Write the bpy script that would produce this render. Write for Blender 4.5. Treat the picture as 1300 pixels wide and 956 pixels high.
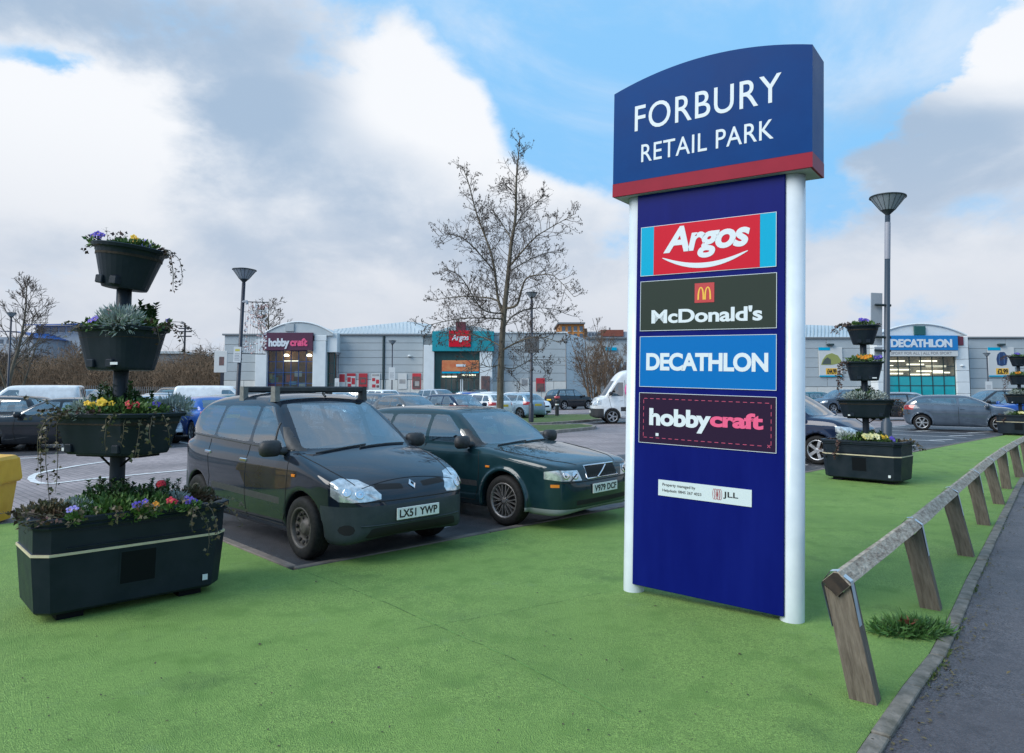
import bpy, bmesh, math, random
import numpy as np
from mathutils import Vector, Matrix
R = math.radians
for o in list(bpy.data.objects):
    bpy.data.objects.remove(o)
scene = bpy.context.scene
COL = scene.collection

# ---------------------------------------------------------------- camera
CAM_F, CAM_PITCH, CAM_H = 885.0, 0.068, 1.6475      # focal length in photo pixels, tilt up, eye height
PCX, PCY = 650.0, 433.5                            # optical centre in the photo
cam_data = bpy.data.cameras.new('camera')
cam = bpy.data.objects.new('camera', cam_data)
COL.objects.link(cam)
cam.location = (0, 0, CAM_H)
cam.rotation_euler = (R(90) + CAM_PITCH, 0, 0)
cam_data.sensor_width = 36.0
cam_data.lens = CAM_F / 1300 * 36
cam_data.shift_y = -(478 - PCY) / 1300
cam_data.clip_end = 4000
scene.camera = cam

def ray(px, py):
    a = (px - PCX) / CAM_F; b = -(py - PCY) / CAM_F
    c, s = math.cos(CAM_PITCH), math.sin(CAM_PITCH)
    return Vector((a, c - s * b, s + c * b))
def gp(px, py, z=0.0):
    r = ray(px, py); t = (z - CAM_H) / r.z
    return Vector((r.x * t, r.y * t, z))
def at(px, py, Y):
    r = ray(px, py); t = Y / r.y
    return Vector((r.x * t, Y, CAM_H + r.z * t))

# ---------------------------------------------------------------- sun and sky
SUN_EL, SUN_AZ = R(38), R(243)        # azimuth clockwise from +Y: low winter sun behind and left of the camera, veiled
sun_data = bpy.data.lights.new('sun', 'SUN')
sun_data.energy = 1.5
sun_data.angle = R(40)
sun_data.color = (1.0, 0.96, 0.90)
sun = bpy.data.objects.new('sun', sun_data)
COL.objects.link(sun)
sdir = Vector((math.sin(SUN_AZ) * math.cos(SUN_EL), math.cos(SUN_AZ) * math.cos(SUN_EL), math.sin(SUN_EL)))
sun.rotation_euler = sdir.to_track_quat('Z', 'Y').to_euler()

world = bpy.data.worlds.new('World')
scene.world = world
world.use_nodes = True
wn, wl = world.node_tree.nodes, world.node_tree.links
wn.clear()
def WN(t, **kw):
    n = wn.new(t)
    for k, v in kw.items(): setattr(n, k, v)
    return n
def wmath(op, a, b=None, c=None, clamp=False):
    n = WN('ShaderNodeMath', operation=op); n.use_clamp = clamp
    for i, v in enumerate((a, b, c)):
        if v is None: continue
        if isinstance(v, (int, float)): n.inputs[i].default_value = v
        else: wl.new(v, n.inputs[i])
    return n.outputs[0]
def wmix(f, a, b):
    n = WN('ShaderNodeMix', data_type='RGBA')
    wl.new(f, n.inputs[0])
    for i, v in ((6, a), (7, b)):
        if isinstance(v, tuple): n.inputs[i].default_value = (*v, 1)
        else: wl.new(v, n.inputs[i])
    return n.outputs[2]
def wstep(v, lo, hi):
    n = WN('ShaderNodeMapRange', interpolation_type='SMOOTHSTEP')
    wl.new(v, n.inputs[0]); n.inputs[1].default_value = lo; n.inputs[2].default_value = hi
    return n.outputs[0]
sky = WN('ShaderNodeTexSky', sky_type='NISHITA')
sky.sun_disc = False
sky.sun_elevation = SUN_EL
sky.sun_rotation = SUN_AZ
sky.air_density = 1.0; sky.dust_density = 0.6; sky.ozone_density = 1.6
SKY_S = 0.10
EXPO = 1.05
SKY_K = 0.50 / SKY_S       # colours below are as they look in the picture
tc = WN('ShaderNodeTexCoord')
sep = WN('ShaderNodeSeparateXYZ'); wl.new(tc.outputs['Generated'], sep.inputs[0])
az0 = wmath('ARCTAN2', sep.outputs[0], sep.outputs[1])
el0 = wmath('ARCSINE', sep.outputs[2])
mp = WN('ShaderNodeMapping'); mp.inputs['Scale'].default_value = (1, 1, 1.7)
wl.new(tc.outputs['Generated'], mp.inputs[0])
def wnoise(scale, detail, rough, off=0.0, dist=0.0):
    n = WN('ShaderNodeTexNoise'); n.inputs['Scale'].default_value = scale
    n.inputs['Detail'].default_value = detail; n.inputs['Roughness'].default_value = rough
    n.inputs['Distortion'].default_value = dist
    a = WN('ShaderNodeVectorMath', operation='ADD'); a.inputs[1].default_value = (off, off * .7, off * .3)
    wl.new(mp.outputs[0], a.inputs[0]); wl.new(a.outputs[0], n.inputs['Vector'])
    return n.outputs[0]
n1 = wnoise(3.2, 9, .56, 3.1)
n2 = wnoise(7.0, 9, .6, 7.7)
n3 = wnoise(5.0, 7, .55, 12.3, .4)
# edges of the cloud masses wander with the noise
az = wmath('ADD', az0, wmath('MULTIPLY_ADD', n2, .16, -.08))
el = wmath('ADD', el0, wmath('MULTIPLY_ADD', n3, .12, -.06))
def blob(px, py, rx, ry):
    r = ray(px, py).normalized()
    a = math.atan2(r.x, r.y); e = math.asin(r.z)
    u = wmath('MULTIPLY', wmath('SUBTRACT', az, a), CAM_F / rx)
    v = wmath('MULTIPLY', wmath('SUBTRACT', el, e), CAM_F / ry)
    q = wmath('ADD', wmath('MULTIPLY', u, u), wmath('MULTIPLY', v, v))
    return wmath('EXPONENT', wmath('MULTIPLY', q, -1.0))
def total(items):
    acc = None
    for w, b in items:
        t = blob(*b)
        acc = wmath('MULTIPLY', t, w) if acc is None else wmath('MULTIPLY_ADD', t, w, acc)
    return acc
CLOUDS = [(.42, (200, 40, 330, 130)), (.55, (60, 165, 150, 75)), (.42, (430, 190, 190, 110)), (.75, (575, 130, 110, 66)),
          (.45, (640, 255, 170, 70)), (.5, (250, 290, 380, 90)), (-.30, (430, 95, 90, 30)), (-.85, (740, 65, 150, 95)), (-.75, (980, 40, 290, 110)),
          (.60, (1200, 180, 130, 75)), (.6, (1290, 70, 80, 62)), (.2, (1200, 330, 260, 70)), (-.22, (1330, 245, 110, 45)), (-.5, (1085, 130, 75, 95)),
          (-.5, (20, 72, 50, 20)), (-.45, (700, 185, 70, 40)), (-.3, (300, 130, 60, 30)), (.25, (830, 20, 90, 30))]
cov = wmath('ADD', total(CLOUDS), wmath('MULTIPLY_ADD', n1, 1.5, -.46))
cov = wmath('ADD', cov, wmath('MULTIPLY_ADD', n2, 1.1, -.55))
low = wstep(el0, .28, .03)                       # towards the horizon the layers close up
cov = wmath('MULTIPLY_ADD', low, .55, cov)
cov = wmath('MULTIPLY_ADD', wstep(el0, .43, .66), -.60, cov)     # overhead it opens up as at the top of the picture
veil = wmath('MULTIPLY', wstep(wnoise(2.1, 8, .62, 21.0, .6), .40, .72), .55)       # thin high wisps over the blue
mask = wmath('MAXIMUM', wstep(cov, .30, .70), veil)
DARKS = [(.95, (190, 40, 260, 75)), (.55, (340, 170, 120, 60)), (.45, (520, 235, 120, 45)), (1.15, (1200, 175, 120, 60)), (.35, (80, 330, 130, 35)),
         (.55, (560, 310, 230, 45)), (.5, (300, 300, 150, 30)), (.3, (1000, 300, 190, 60)), (-1.1, (65, 150, 120, 70)), (-1.2, (565, 118, 120, 60)), (-.7, (1285, 75, 80, 50)),
         (-.35, (640, 225, 110, 32)), (-.3, (1230, 330, 200, 40)), (-.3, (150, 270, 170, 25)), (-.3, (1085, 215, 50, 40))]
dk = wmath('ADD', total(DARKS), wmath('MULTIPLY_ADD', n3, 1.3, -.60))
dk = wmath('ADD', dk, wmath('MULTIPLY_ADD', n2, 1.3, -.65))
dark = wstep(dk, -.25, 1.0)
S = SKY_K
def sc_(c): return tuple(v * S for v in c)
ccol = wmix(dark, sc_((.90, .925, .965)), sc_((.385, .51, .675)))
ccol = wmix(wmath('MULTIPLY', wstep(el0, .36, .02), .8), ccol, sc_((.60, .645, .73)))
blue = wmix(wstep(el0, 4.5, .35), sky.outputs[0], sc_((.26, .58, .95)))
mixed = wmix(mask, blue, ccol)
bg = WN('ShaderNodeBackground'); bg.inputs[1].default_value = SKY_S
wl.new(mixed, bg.inputs[0])
wo = WN('ShaderNodeOutputWorld'); wl.new(bg.outputs[0], wo.inputs[0])

scene.view_settings.view_transform = 'Standard'
scene.view_settings.look = 'None'
scene.view_settings.gamma = 1.0
scene.view_settings.exposure = EXPO
scene.cycles.max_bounces = 10
scene.cycles.transparent_max_bounces = 24
scene.cycles.sample_clamp_indirect = 6

# ---------------------------------------------------------------- materials
MATS = {}
def mat(name, col, rough=.5, metal=0.0, col2=None, scale=8.0, detail=4, bump=0.0, bscale=None, coat=0.0, spec=None, lo=.35, hi=.65, emit=None, stretch=None, coords='Object', rvar=0.0):
    if name in MATS: return MATS[name]
    m = bpy.data.materials.new(name); m.use_nodes = True
    nt = m.node_tree; b = nt.nodes['Principled BSDF']
    b.inputs['Base Color'].default_value = (*col, 1)
    b.inputs['Roughness'].default_value = rough
    b.inputs['Metallic'].default_value = metal
    b.inputs['Coat Weight'].default_value = coat
    b.inputs['Coat Roughness'].default_value = .02
    if coat > .9: b.inputs['Coat IOR'].default_value = 1.5
    if spec is not None: b.inputs['Specular IOR Level'].default_value = spec
    if emit: b.inputs['Emission Color'].default_value = (*emit[0], 1); b.inputs['Emission Strength'].default_value = emit[1]
    if col2 or bump or rvar:
        t = nt.nodes.new('ShaderNodeTexCoord'); src = t.outputs[coords]
        if stretch:
            mp_ = nt.nodes.new('ShaderNodeMapping'); mp_.inputs['Scale'].default_value = stretch
            nt.links.new(src, mp_.inputs[0]); src = mp_.outputs[0]
        n = nt.nodes.new('ShaderNodeTexNoise'); n.inputs['Scale'].default_value = scale; n.inputs['Detail'].default_value = detail
        n.inputs['Roughness'].default_value = .62
        nt.links.new(src, n.inputs['Vector'])
        if col2:
            r = nt.nodes.new('ShaderNodeMapRange'); r.inputs[1].default_value = lo; r.inputs[2].default_value = hi
            nt.links.new(n.outputs[0], r.inputs[0])
            x = nt.nodes.new('ShaderNodeMix'); x.data_type = 'RGBA'
            x.inputs[6].default_value = (*col, 1); x.inputs[7].default_value = (*col2, 1)
            nt.links.new(r.outputs[0], x.inputs[0]); nt.links.new(x.outputs[2], b.inputs['Base Color'])
        if rvar:
            r2 = nt.nodes.new('ShaderNodeMapRange'); r2.inputs[1].default_value = .3; r2.inputs[2].default_value = .7
            r2.inputs[3].default_value = rough - rvar; r2.inputs[4].default_value = rough + rvar
            nt.links.new(n.outputs[0], r2.inputs[0]); nt.links.new(r2.outputs[0], b.inputs['Roughness'])
        if bump:
            n2_ = n
            if bscale:
                n2_ = nt.nodes.new('ShaderNodeTexNoise'); n2_.inputs['Scale'].default_value = bscale; n2_.inputs['Detail'].default_value = 3
                nt.links.new(src, n2_.inputs['Vector'])
            bp = nt.nodes.new('ShaderNodeBump'); bp.inputs['Strength'].default_value = bump; bp.inputs['Distance'].default_value = .02
            nt.links.new(n2_.outputs[0], bp.inputs['Height']); nt.links.new(bp.outputs[0], b.inputs['Normal'])
    MATS[name] = m
    return m
def glass_mat(name, tint, ior=1.55, rough=0.0):
    if name in MATS: return MATS[name]
    m = bpy.data.materials.new(name); m.use_nodes = True
    nt = m.node_tree; nt.nodes.clear()
    o = nt.nodes.new('ShaderNodeOutputMaterial'); mx = nt.nodes.new('ShaderNodeMixShader')
    lw = nt.nodes.new('ShaderNodeLayerWeight'); lw.inputs[0].default_value = .5
    pw = nt.nodes.new('ShaderNodeMath'); pw.operation = 'POWER'; pw.inputs[1].default_value = 4.5; nt.links.new(lw.outputs['Facing'], pw.inputs[0])
    f0 = ((ior - 1) / (ior + 1)) ** 2
    fr = nt.nodes.new('ShaderNodeMath'); fr.operation = 'MULTIPLY_ADD'; fr.inputs[1].default_value = 1 - f0; fr.inputs[2].default_value = f0; nt.links.new(pw.outputs[0], fr.inputs[0])
    tr = nt.nodes.new('ShaderNodeBsdfTransparent'); tr.inputs[0].default_value = (*tint, 1)
    gl = nt.nodes.new('ShaderNodeBsdfGlossy'); gl.inputs['Roughness'].default_value = rough
    nt.links.new(fr.outputs[0], mx.inputs[0]); nt.links.new(tr.outputs[0], mx.inputs[1]); nt.links.new(gl.outputs[0], mx.inputs[2])
    nt.links.new(mx.outputs[0], o.inputs[0])
    MATS[name] = m
    return m

# ---------------------------------------------------------------- object helpers
def tag(o, label=None, cat=None, group=None, kind=None):
    if label: o['label'] = label
    if cat: o['category'] = cat
    if group: o['group'] = group
    if kind: o['kind'] = kind
    return o
def thing(name, label, cat, loc=(0, 0, 0), rot=(0, 0, 0), group=None):
    o = bpy.data.objects.new(name, None); COL.objects.link(o)
    o.empty_display_size = .1
    o.location = loc; o.rotation_euler = rot if isinstance(rot, (tuple, list)) else (0, 0, rot)
    return tag(o, label, cat, group)
def link(name, mesh, m=None, parent=None, loc=None, rot=None):
    o = bpy.data.objects.new(name, mesh); COL.objects.link(o)
    if parent: o.parent = parent
    if loc is not None: o.location = loc
    if rot is not None: o.rotation_euler = rot
    if m is not None:
        if len(mesh.materials) == 0: mesh.materials.append(m)
        elif mesh.materials[0] is not m:
            o.material_slots[0].link = 'OBJECT'; o.material_slots[0].material = m
    return o
class MB:
    """collects shapes into one mesh"""
    def __init__(s): s.v = []; s.f = []; s.smooth = []
    def add(s, vs, fs, smooth=False):
        n = len(s.v); s.v += [tuple(p) for p in vs]; s.f += [tuple(i + n for i in f) for f in fs]; s.smooth += [smooth] * len(fs)
        return s
    def box(s, x0, x1, y0, y1, z0, z1, M=None):
        vs = [Vector((x, y, z)) for z in (z0, z1) for y in (y0, y1) for x in (x0, x1)]
        if M: vs = [M @ p for p in vs]
        return s.add(vs, [(0, 2, 3, 1), (4, 5, 7, 6), (0, 1, 5, 4), (2, 6, 7, 3), (0, 4, 6, 2), (1, 3, 7, 5)])
    def bbox(s, x0, x1, y0, y1, z0, z1, b=.01, M=None):
        """box with chamfered edges"""
        vs = []; 
        for z, i in ((z0, b), (z0 + b, 0), (z1 - b, 0), (z1, b)):
            x_0, x_1, y_0, y_1 = x0 + i, x1 - i, y0 + i, y1 - i
            vs += [(x_0 + b, y_0, z), (x_1 - b, y_0, z), (x_1, y_0 + b, z), (x_1, y_1 - b, z), (x_1 - b, y_1, z), (x_0 + b, y_1, z), (x_0, y_1 - b, z), (x_0, y_0 + b, z)]
        vs = [Vector(p) for p in vs]
        if M: vs = [M @ p for p in vs]
        fs = [tuple(range(7, -1, -1)), tuple(range(24, 32))]
        for k in range(3):
            for i in range(8):
                j = (i + 1) % 8
                fs.append((k * 8 + i, k * 8 + j, k * 8 + 8 + j, k * 8 + 8 + i))
        return s.add(vs, fs)
    def prism(s, poly, h0, h1, M=None, smooth=False):
        """polygon in local xy, extruded along z"""
        n = len(poly)
        vs = [Vector((x, y, h0)) for x, y in poly] + [Vector((x, y, h1)) for x, y in poly]
        if M: vs = [M @ p for p in vs]
        s.add(vs, [tuple(range(n - 1, -1, -1)), tuple(range(n, 2 * n))])
        return s.add(vs, [(i, (i + 1) % n, n + (i + 1) % n, n + i) for i in range(n)], smooth)
    def tube(s, pts, r, n=8, caps=True, smooth=True):
        pts = [Vector(p) for p in pts]
        rs = r if isinstance(r, (list, tuple)) else [r] * len(pts)
        vs = []; ref = None
        for i, p in enumerate(pts):
            d = (pts[min(i + 1, len(pts) - 1)] - pts[max(i - 1, 0)])
            d = d.normalized() if d.length > 1e-9 else Vector((0, 0, 1))
            if ref is None:
                ref = Vector((0, 0, 1)) if abs(d.z) < .9 else Vector((1, 0, 0))
            a = d.cross(ref)
            if a.length < 1e-6: a = d.cross(Vector((0, 1, 0)))
            a.normalize(); b = a.cross(d).normalized(); ref = b
            for k in range(n):
                t = 2 * math.pi * k / n
                vs.append(p + (a * math.cos(t) + b * math.sin(t)) * rs[i])
        fs = []
        for i in range(len(pts) - 1):
            for k in range(n):
                fs.append((i * n + k, i * n + (k + 1) % n, (i + 1) * n + (k + 1) % n, (i + 1) * n + k))
        s.add(vs, fs, smooth)
        if caps:
            m = len(pts) - 1
            s.add(vs, [tuple(range(n - 1, -1, -1)), tuple(m * n + k for k in range(n))])
        return s
    def lathe(s, prof, n=24, M=None, smooth=True, sx=1.0, sy=1.0):
        """profile of (radius, height) turned round z"""
        vs = [Vector((r * sx * math.cos(2 * math.pi * k / n), r * sy * math.sin(2 * math.pi * k / n), z)) for r, z in prof for k in range(n)]
        if M: vs = [M @ p for p in vs]
        fs = [(i * n + k, i * n + (k + 1) % n, (i + 1) * n + (k + 1) % n, (i + 1) * n + k) for i in range(len(prof) - 1) for k in range(n)]
        return s.add(vs, fs, smooth)
    def mesh(s, name):
        me = bpy.data.meshes.new(name); me.from_pydata(s.v, [], s.f)
        me.polygons.foreach_set('use_smooth', s.smooth); me.update()
        return me
    def build(s, name, m, parent=None, loc=None, rot=None):
        return link(name, s.mesh(name), m, parent, loc, rot)
def text_mesh(name, txt, u0, u1, v0, v1, depth=.004, bold=0.0, shear=0.0, fit=True, spacing=1.0, thick=.002):
    """lettering in the local xz-plane facing -y, its ink fitted into u0..u1, v0..v1"""
    c = bpy.data.curves.new(name, 'FONT'); c.body = txt; c.size = 1; c.offset = bold; c.shear = shear
    c.space_character = spacing; c.resolution_u = 5
    o = bpy.data.objects.new(name, c); COL.objects.link(o)
    dg = bpy.context.evaluated_depsgraph_get()
    me = bpy.data.meshes.new_from_object(o.evaluated_get(dg))
    COL.objects.unlink(o); bpy.data.objects.remove(o); bpy.data.curves.remove(c)
    n = len(me.vertices); co = np.zeros(n * 3); me.vertices.foreach_get('co', co); co = co.reshape(-1, 3)
    a, b = co.min(0), co.max(0)
    sx = (u1 - u0) / (b[0] - a[0]); sy = (v1 - v0) / (b[1] - a[1])
    if not fit: sx = sy
    out = np.zeros_like(co)
    out[:, 0] = u0 + (co[:, 0] - a[0]) * sx; out[:, 2] = v0 + (co[:, 1] - a[1]) * sy; out[:, 1] = -depth
    # a thin raised sheet: front face plus rim
    bm = bmesh.new(); bm.from_mesh(me)
    for v, p in zip(bm.verts, out): v.co = p
    r = bmesh.ops.extrude_face_region(bm, geom=list(bm.faces))
    for g in r['geom']:
        if isinstance(g, bmesh.types.BMVert): g.co.y -= thick
    for f_ in bm.faces: f_.smooth = False
    bm.to_mesh(me); bm.free()
    me.materials.clear(); me.name = name
    return me
# ---------------------------------------------------------------- cars: bodies carved from side, plan and cross-section outlines
def chaikin(P, n=2, keep=()):
    P = [tuple(p) for p in P]
    for _ in range(n):
        Q = []
        for i, p in enumerate(P):
            q = P[(i + 1) % len(P)]
            Q += [(p[0] * .75 + q[0] * .25, p[1] * .75 + q[1] * .25), (p[0] * .25 + q[0] * .75, p[1] * .25 + q[1] * .75)]
        P = Q
    return P
def poly_sdf(P, X, Y):
    P = np.array(P, float); d = np.full(X.shape, 1e9); ins = np.zeros(X.shape, bool)
    for i in range(len(P)):
        ax, ay = P[i]; bx, by = P[(i + 1) % len(P)]
        ex, ey = bx - ax, by - ay; L = ex * ex + ey * ey
        if L < 1e-12: continue
        t = np.clip(((X - ax) * ex + (Y - ay) * ey) / L, 0, 1)
        d = np.minimum(d, (X - ax - t * ex) ** 2 + (Y - ay - t * ey) ** 2)
        if ay != by:
            c = ((ay > Y) != (by > Y)) & (X < ex * (Y - ay) / (by - ay) + ax)
            ins ^= c
    d = np.sqrt(d)
    return np.where(ins, -d, d)
def smax(a, b, k):
    h = np.maximum(k - np.abs(a - b), 0) / k
    return np.maximum(a, b) + h * h * k * .25
def smin(a, b, k): return -smax(-a, -b, k)
class Field:
    def __init__(s, F, o, h):
        s.F, s.o, s.h = F, np.array(o, float), h
        g = np.gradient(F, h); s.G = np.stack(g, -1)
    def _tri(s, A, p):
        q = (p - s.o) / s.h; n = np.array(s.F.shape)
        q = np.clip(q, 0, n - 1.001); i = q.astype(int); f = q - i
        r = 0
        for dx in (0, 1):
            for dy in (0, 1):
                for dz in (0, 1):
                    w = (f[:, 0] if dx else 1 - f[:, 0]) * (f[:, 1] if dy else 1 - f[:, 1]) * (f[:, 2] if dz else 1 - f[:, 2])
                    a = A[i[:, 0] + dx, i[:, 1] + dy, i[:, 2] + dz]
                    r = r + (w[:, None] * a if a.ndim == 2 else w * a)
        return r
    def val(s, p): return s._tri(s.F, np.atleast_2d(np.asarray(p, float)))
    def grad(s, p):
        g = s._tri(s.G, np.atleast_2d(np.asarray(p, float)))
        return g / np.maximum(np.linalg.norm(g, axis=1, keepdims=True), 1e-6)
    def hit(s, p, d, maxd=2.5):
        """walk from p along d to the surface"""
        p = np.array(p, float); d = np.array(d, float); d /= np.linalg.norm(d); t = 0
        for _ in range(90):
            v = s.val(p + d * t)[0]
            if abs(v) < 4e-4 or t > maxd: break
            t += v * .8
        return Vector(p + d * t)
    def nets(s):
        F, h = s.F, s.h
        S = F < 0
        c = [S[dx:F.shape[0] - 1 + dx, dy:F.shape[1] - 1 + dy, dz:F.shape[2] - 1 + dz] for dx in (0, 1) for dy in (0, 1) for dz in (0, 1)]
        cnt = sum(a.astype(int) for a in c); m = (cnt > 0) & (cnt < 8)
        ix = np.argwhere(m); idx = -np.ones(m.shape, int); idx[m] = np.arange(len(ix))
        pos = np.zeros((len(ix), 3)); num = np.zeros(len(ix))
        cor = [(dx, dy, dz) for dx in (0, 1) for dy in (0, 1) for dz in (0, 1)]
        for a in range(8):
            for b in range(a + 1, 8):
                A, B = np.array(cor[a]), np.array(cor[b])
                if np.abs(A - B).sum() != 1: continue
                fa = F[tuple((ix + A).T)]; fb = F[tuple((ix + B).T)]
                k = (fa < 0) != (fb < 0)
                t = np.where(k, fa / np.where(k, fa - fb, 1), 0)
                pos += k[:, None] * (A + t[:, None] * (B - A)); num += k
        P = s.o + (ix + pos / num[:, None]) * h
        for _ in range(3):
            v = s.val(P); g = s._tri(s.G, P); n2_ = (g * g).sum(1)
            P = P - np.clip(v / np.maximum(n2_, .2), -h, h)[:, None] * g
        Q = []
        for ax in range(3):
            sl0 = [slice(None)] * 3; sl1 = [slice(None)] * 3
            sl0[ax] = slice(0, -1); sl1[ax] = slice(1, None)
            ch = S[tuple(sl0)] != S[tuple(sl1)]
            e = np.argwhere(ch)
            b, c_ = [(1, 2), (2, 0), (0, 1)][ax]
            e = e[(e[:, b] > 0) & (e[:, c_] > 0) & (e[:, b] < F.shape[b] - 1) & (e[:, c_] < F.shape[c_] - 1)]
            def cell(ob, oc):
                w = e.copy(); w[:, b] += ob; w[:, c_] += oc
                return idx[tuple(w.T)]
            q = np.stack([cell(-1, -1), cell(0, -1), cell(0, 0), cell(-1, 0)], 1)
            inside = S[tuple(e.T)]
            q[~inside] = q[~inside][:, ::-1]
            Q.append(q)
        return P, np.concatenate(Q)

def car_field(sp, h):
    L, W, H = sp['L'], sp['W'], sp['H']
    xs = np.arange(-L / 2 - 3 * h, L / 2 + 3.5 * h, h); ny = int(W / 2 / h) + 4
    ys = np.arange(-ny, ny + 1) * h; zs = np.arange(sp.get('clear', .2) - .1, H + 3.5 * h, h)
    X, Y, Z = np.meshgrid(xs, ys, zs, indexing='ij', sparse=True)
    ay = np.abs(Y)
    def f3(poly, A, B): return poly_sdf(poly, *np.broadcast_arrays(A, B))
    cr = sp.get('crown', .07)
    def side(poly, bow):
        sg = np.tanh(X / .5)
        Xb = X + bow * ay * ay * sg; Zb = Z + cr * ay * ay
        # sample a precomputed 2-D field
        h2 = .01; gx = np.arange(-L / 2 - .3, L / 2 + .6, h2); gz = np.arange(-.2, H + .4, h2)
        G = poly_sdf(chaikin(poly, sp.get('ch', 2)), *np.meshgrid(gx, gz, indexing='ij'))
        u = np.broadcast_to((Xb - gx[0]) / h2, (len(xs), len(ys), len(zs))); v = np.broadcast_to((Zb - gz[0]) / h2, u.shape)
        u = np.clip(u, 0, len(gx) - 1.01); v = np.clip(v, 0, len(gz) - 1.01)
        i = u.astype(int); j = v.astype(int); fu = u - i; fv = v - j
        return (G[i, j] * (1 - fu) + G[i + 1, j] * fu) * (1 - fv) + (G[i, j + 1] * (1 - fu) + G[i + 1, j + 1] * fu) * fv
    def plan(half):
        P = half + [(x, -y) for x, y in half[::-1] if y > 1e-6]
        return poly_sdf(chaikin(P, 2), *np.meshgrid(xs, ys, indexing='ij'))[:, :, None]
    def sect(half):
        P = [(y, z) for y, z in half] + [(-y, z) for y, z in half[::-1] if y > 1e-6]
        return poly_sdf(chaikin(P, 2), *np.meshgrid(ys, zs, indexing='ij'))[None]
    low = smax(smax(side(sp['low'], sp.get('bow_l', .05)), plan(sp['plan_l']), sp.get('k1', .12)), sect(sp['sec_l']), sp.get('k2', .10))
    F = low
    if 'gh' in sp:
        gh = smax(smax(side(sp['gh'], sp.get('bow_g', .16)), plan(sp['plan_g']), .10), sect(sp['sec_g']), sp.get('k3', .09))
        F = smin(low, gh, sp.get('kj', .03))
    for extra in sp.get('extra', []):
        F = extra(F, X, Y, Z)
    for wx in sp['wheels']:
        r = sp['wr'] + .052
        cyl = np.maximum(np.sqrt((X - wx) ** 2 + (Z - sp['wr']) ** 2) - r, (sp['W'] / 2 - .36) - ay)
        lip = np.maximum(np.sqrt((X - wx) ** 2 + (Z - sp['wr']) ** 2) - (r + .035), np.maximum(ay - sp['W'] / 2 - .004, sp['W'] / 2 - .25 - ay))
        lip = np.maximum(lip, sp.get('clear', .2) + .02 - Z)
        if sp.get('lip', True): F = smin(F, lip, .03)
        F = smax(F, -cyl, .012)
    return Field(np.ascontiguousarray(np.broadcast_to(F, (len(xs), len(ys), len(zs)))), (xs[0], ys[0], zs[0]), h)

def convex(P):
    a = sum(P[i][0] * P[(i + 1) % len(P)][1] - P[(i + 1) % len(P)][0] * P[i][1] for i in range(len(P)))
    return P if a > 0 else P[::-1]
def rounded(P, r=.18):
    P = convex(P); Q = []
    for i, p in enumerate(P):
        a, b = P[i - 1], P[(i + 1) % len(P)]
        Q += [(p[0] + (a[0] - p[0]) * r, p[1] + (a[1] - p[1]) * r), (p[0] * (1 - .5 * r) + .25 * r * (a[0] + b[0]), p[1] * (1 - .5 * r) + .25 * r * (a[1] + b[1])), (p[0] + (b[0] - p[0]) * r, p[1] + (b[1] - p[1]) * r)]
    return Q
def carve(bm, lay, rid, U, V, poly, filt):
    """cut the skin along a convex outline seen along UxV and tag the faces inside it"""
    U, V = Vector(U), Vector(V); poly = convex(poly); n = len(poly)
    us = [p[0] for p in poly]; vs = [p[1] for p in poly]; m = .06
    D = U.cross(V)
    def near():
        out = []
        for f in bm.faces:
            if f[lay] != 0: continue
            c = f.calc_center_median(); u, v = U.dot(c), V.dot(c)
            if min(us) - m < u < max(us) + m and min(vs) - m < v < max(vs) + m and filt(c, f.normal): out.append(f)
        return out
    faces = near()
    for i in range(n):
        a, b = poly[i], poly[(i + 1) % n]
        e = (b[0] - a[0], b[1] - a[1])
        if e[0] ** 2 + e[1] ** 2 < 1e-10: continue
        no = U * e[1] - V * e[0]          # outward in the UV plane
        co = U * a[0] + V * a[1]
        # U,V are orthonormal
        geom = set(faces)
        for f in faces: geom.update(f.edges); geom.update(f.verts)
        r = bmesh.ops.bisect_plane(bm, geom=list(geom), dist=1e-5, plane_co=co, plane_no=no)
        faces = [f for f in r['geom'] if isinstance(f, bmesh.types.BMFace) and (f.calc_center_median() - co).dot(no) < 1e-7]
    for f in faces: f[lay] = rid
    return len(faces)

CAR_GLASS = glass_mat('car_glass', (.46, .54, .57), 3.7)
SCREEN_GLASS = glass_mat('screen_glass', (.40, .54, .66), 4.2)
M_TYRE = mat('tyre_rubber', (.008, .008, .009), .7, col2=(.02, .019, .018), scale=30, bump=.1, spec=.25)
M_TRIM = mat('black_plastic', (.022, .023, .025), .55, col2=(.04, .042, .045), scale=25)
M_DARK = mat('dark_recess', (.008, .008, .009), .8)
M_LINER = mat('cabin_lining', (.035, .036, .040), .85, col2=(.05, .05, .055), scale=12)
M_SEAT = mat('seat_cloth', (.05, .055, .065), .9, col2=(.08, .085, .095), scale=40)
M_LENS = mat('lamp_lens', (.46, .49, .51), .14, metal=.5, col2=(.78, .81, .83), scale=18, coat=1.0, lo=.40, hi=.62)
M_TAIL = mat('tail_lens', (.30, .012, .014), .15, col2=(.45, .02, .02), scale=20, coat=1.0)
M_AMBER = mat('amber_lens', (.75, .22, .02), .2, coat=1.0)
M_ALLOY = mat('alloy_rim', (.52, .53, .55), .32, metal=.85, col2=(.34, .35, .37), scale=18)
M_STEEL = mat('steel_rim', (.055, .050, .048), .55, metal=.3, col2=(.11, .10, .092), scale=14)
M_PLATE = mat('plate_white', (.80, .80, .77), .35)
M_PLATEY = mat('plate_yellow', (.80, .55, .05), .35)
M_INK = mat('black_ink', (.012, .012, .013), .5)
M_CHROME = mat('chrome', (.75, .76, .78), .12, metal=1.0)

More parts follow.
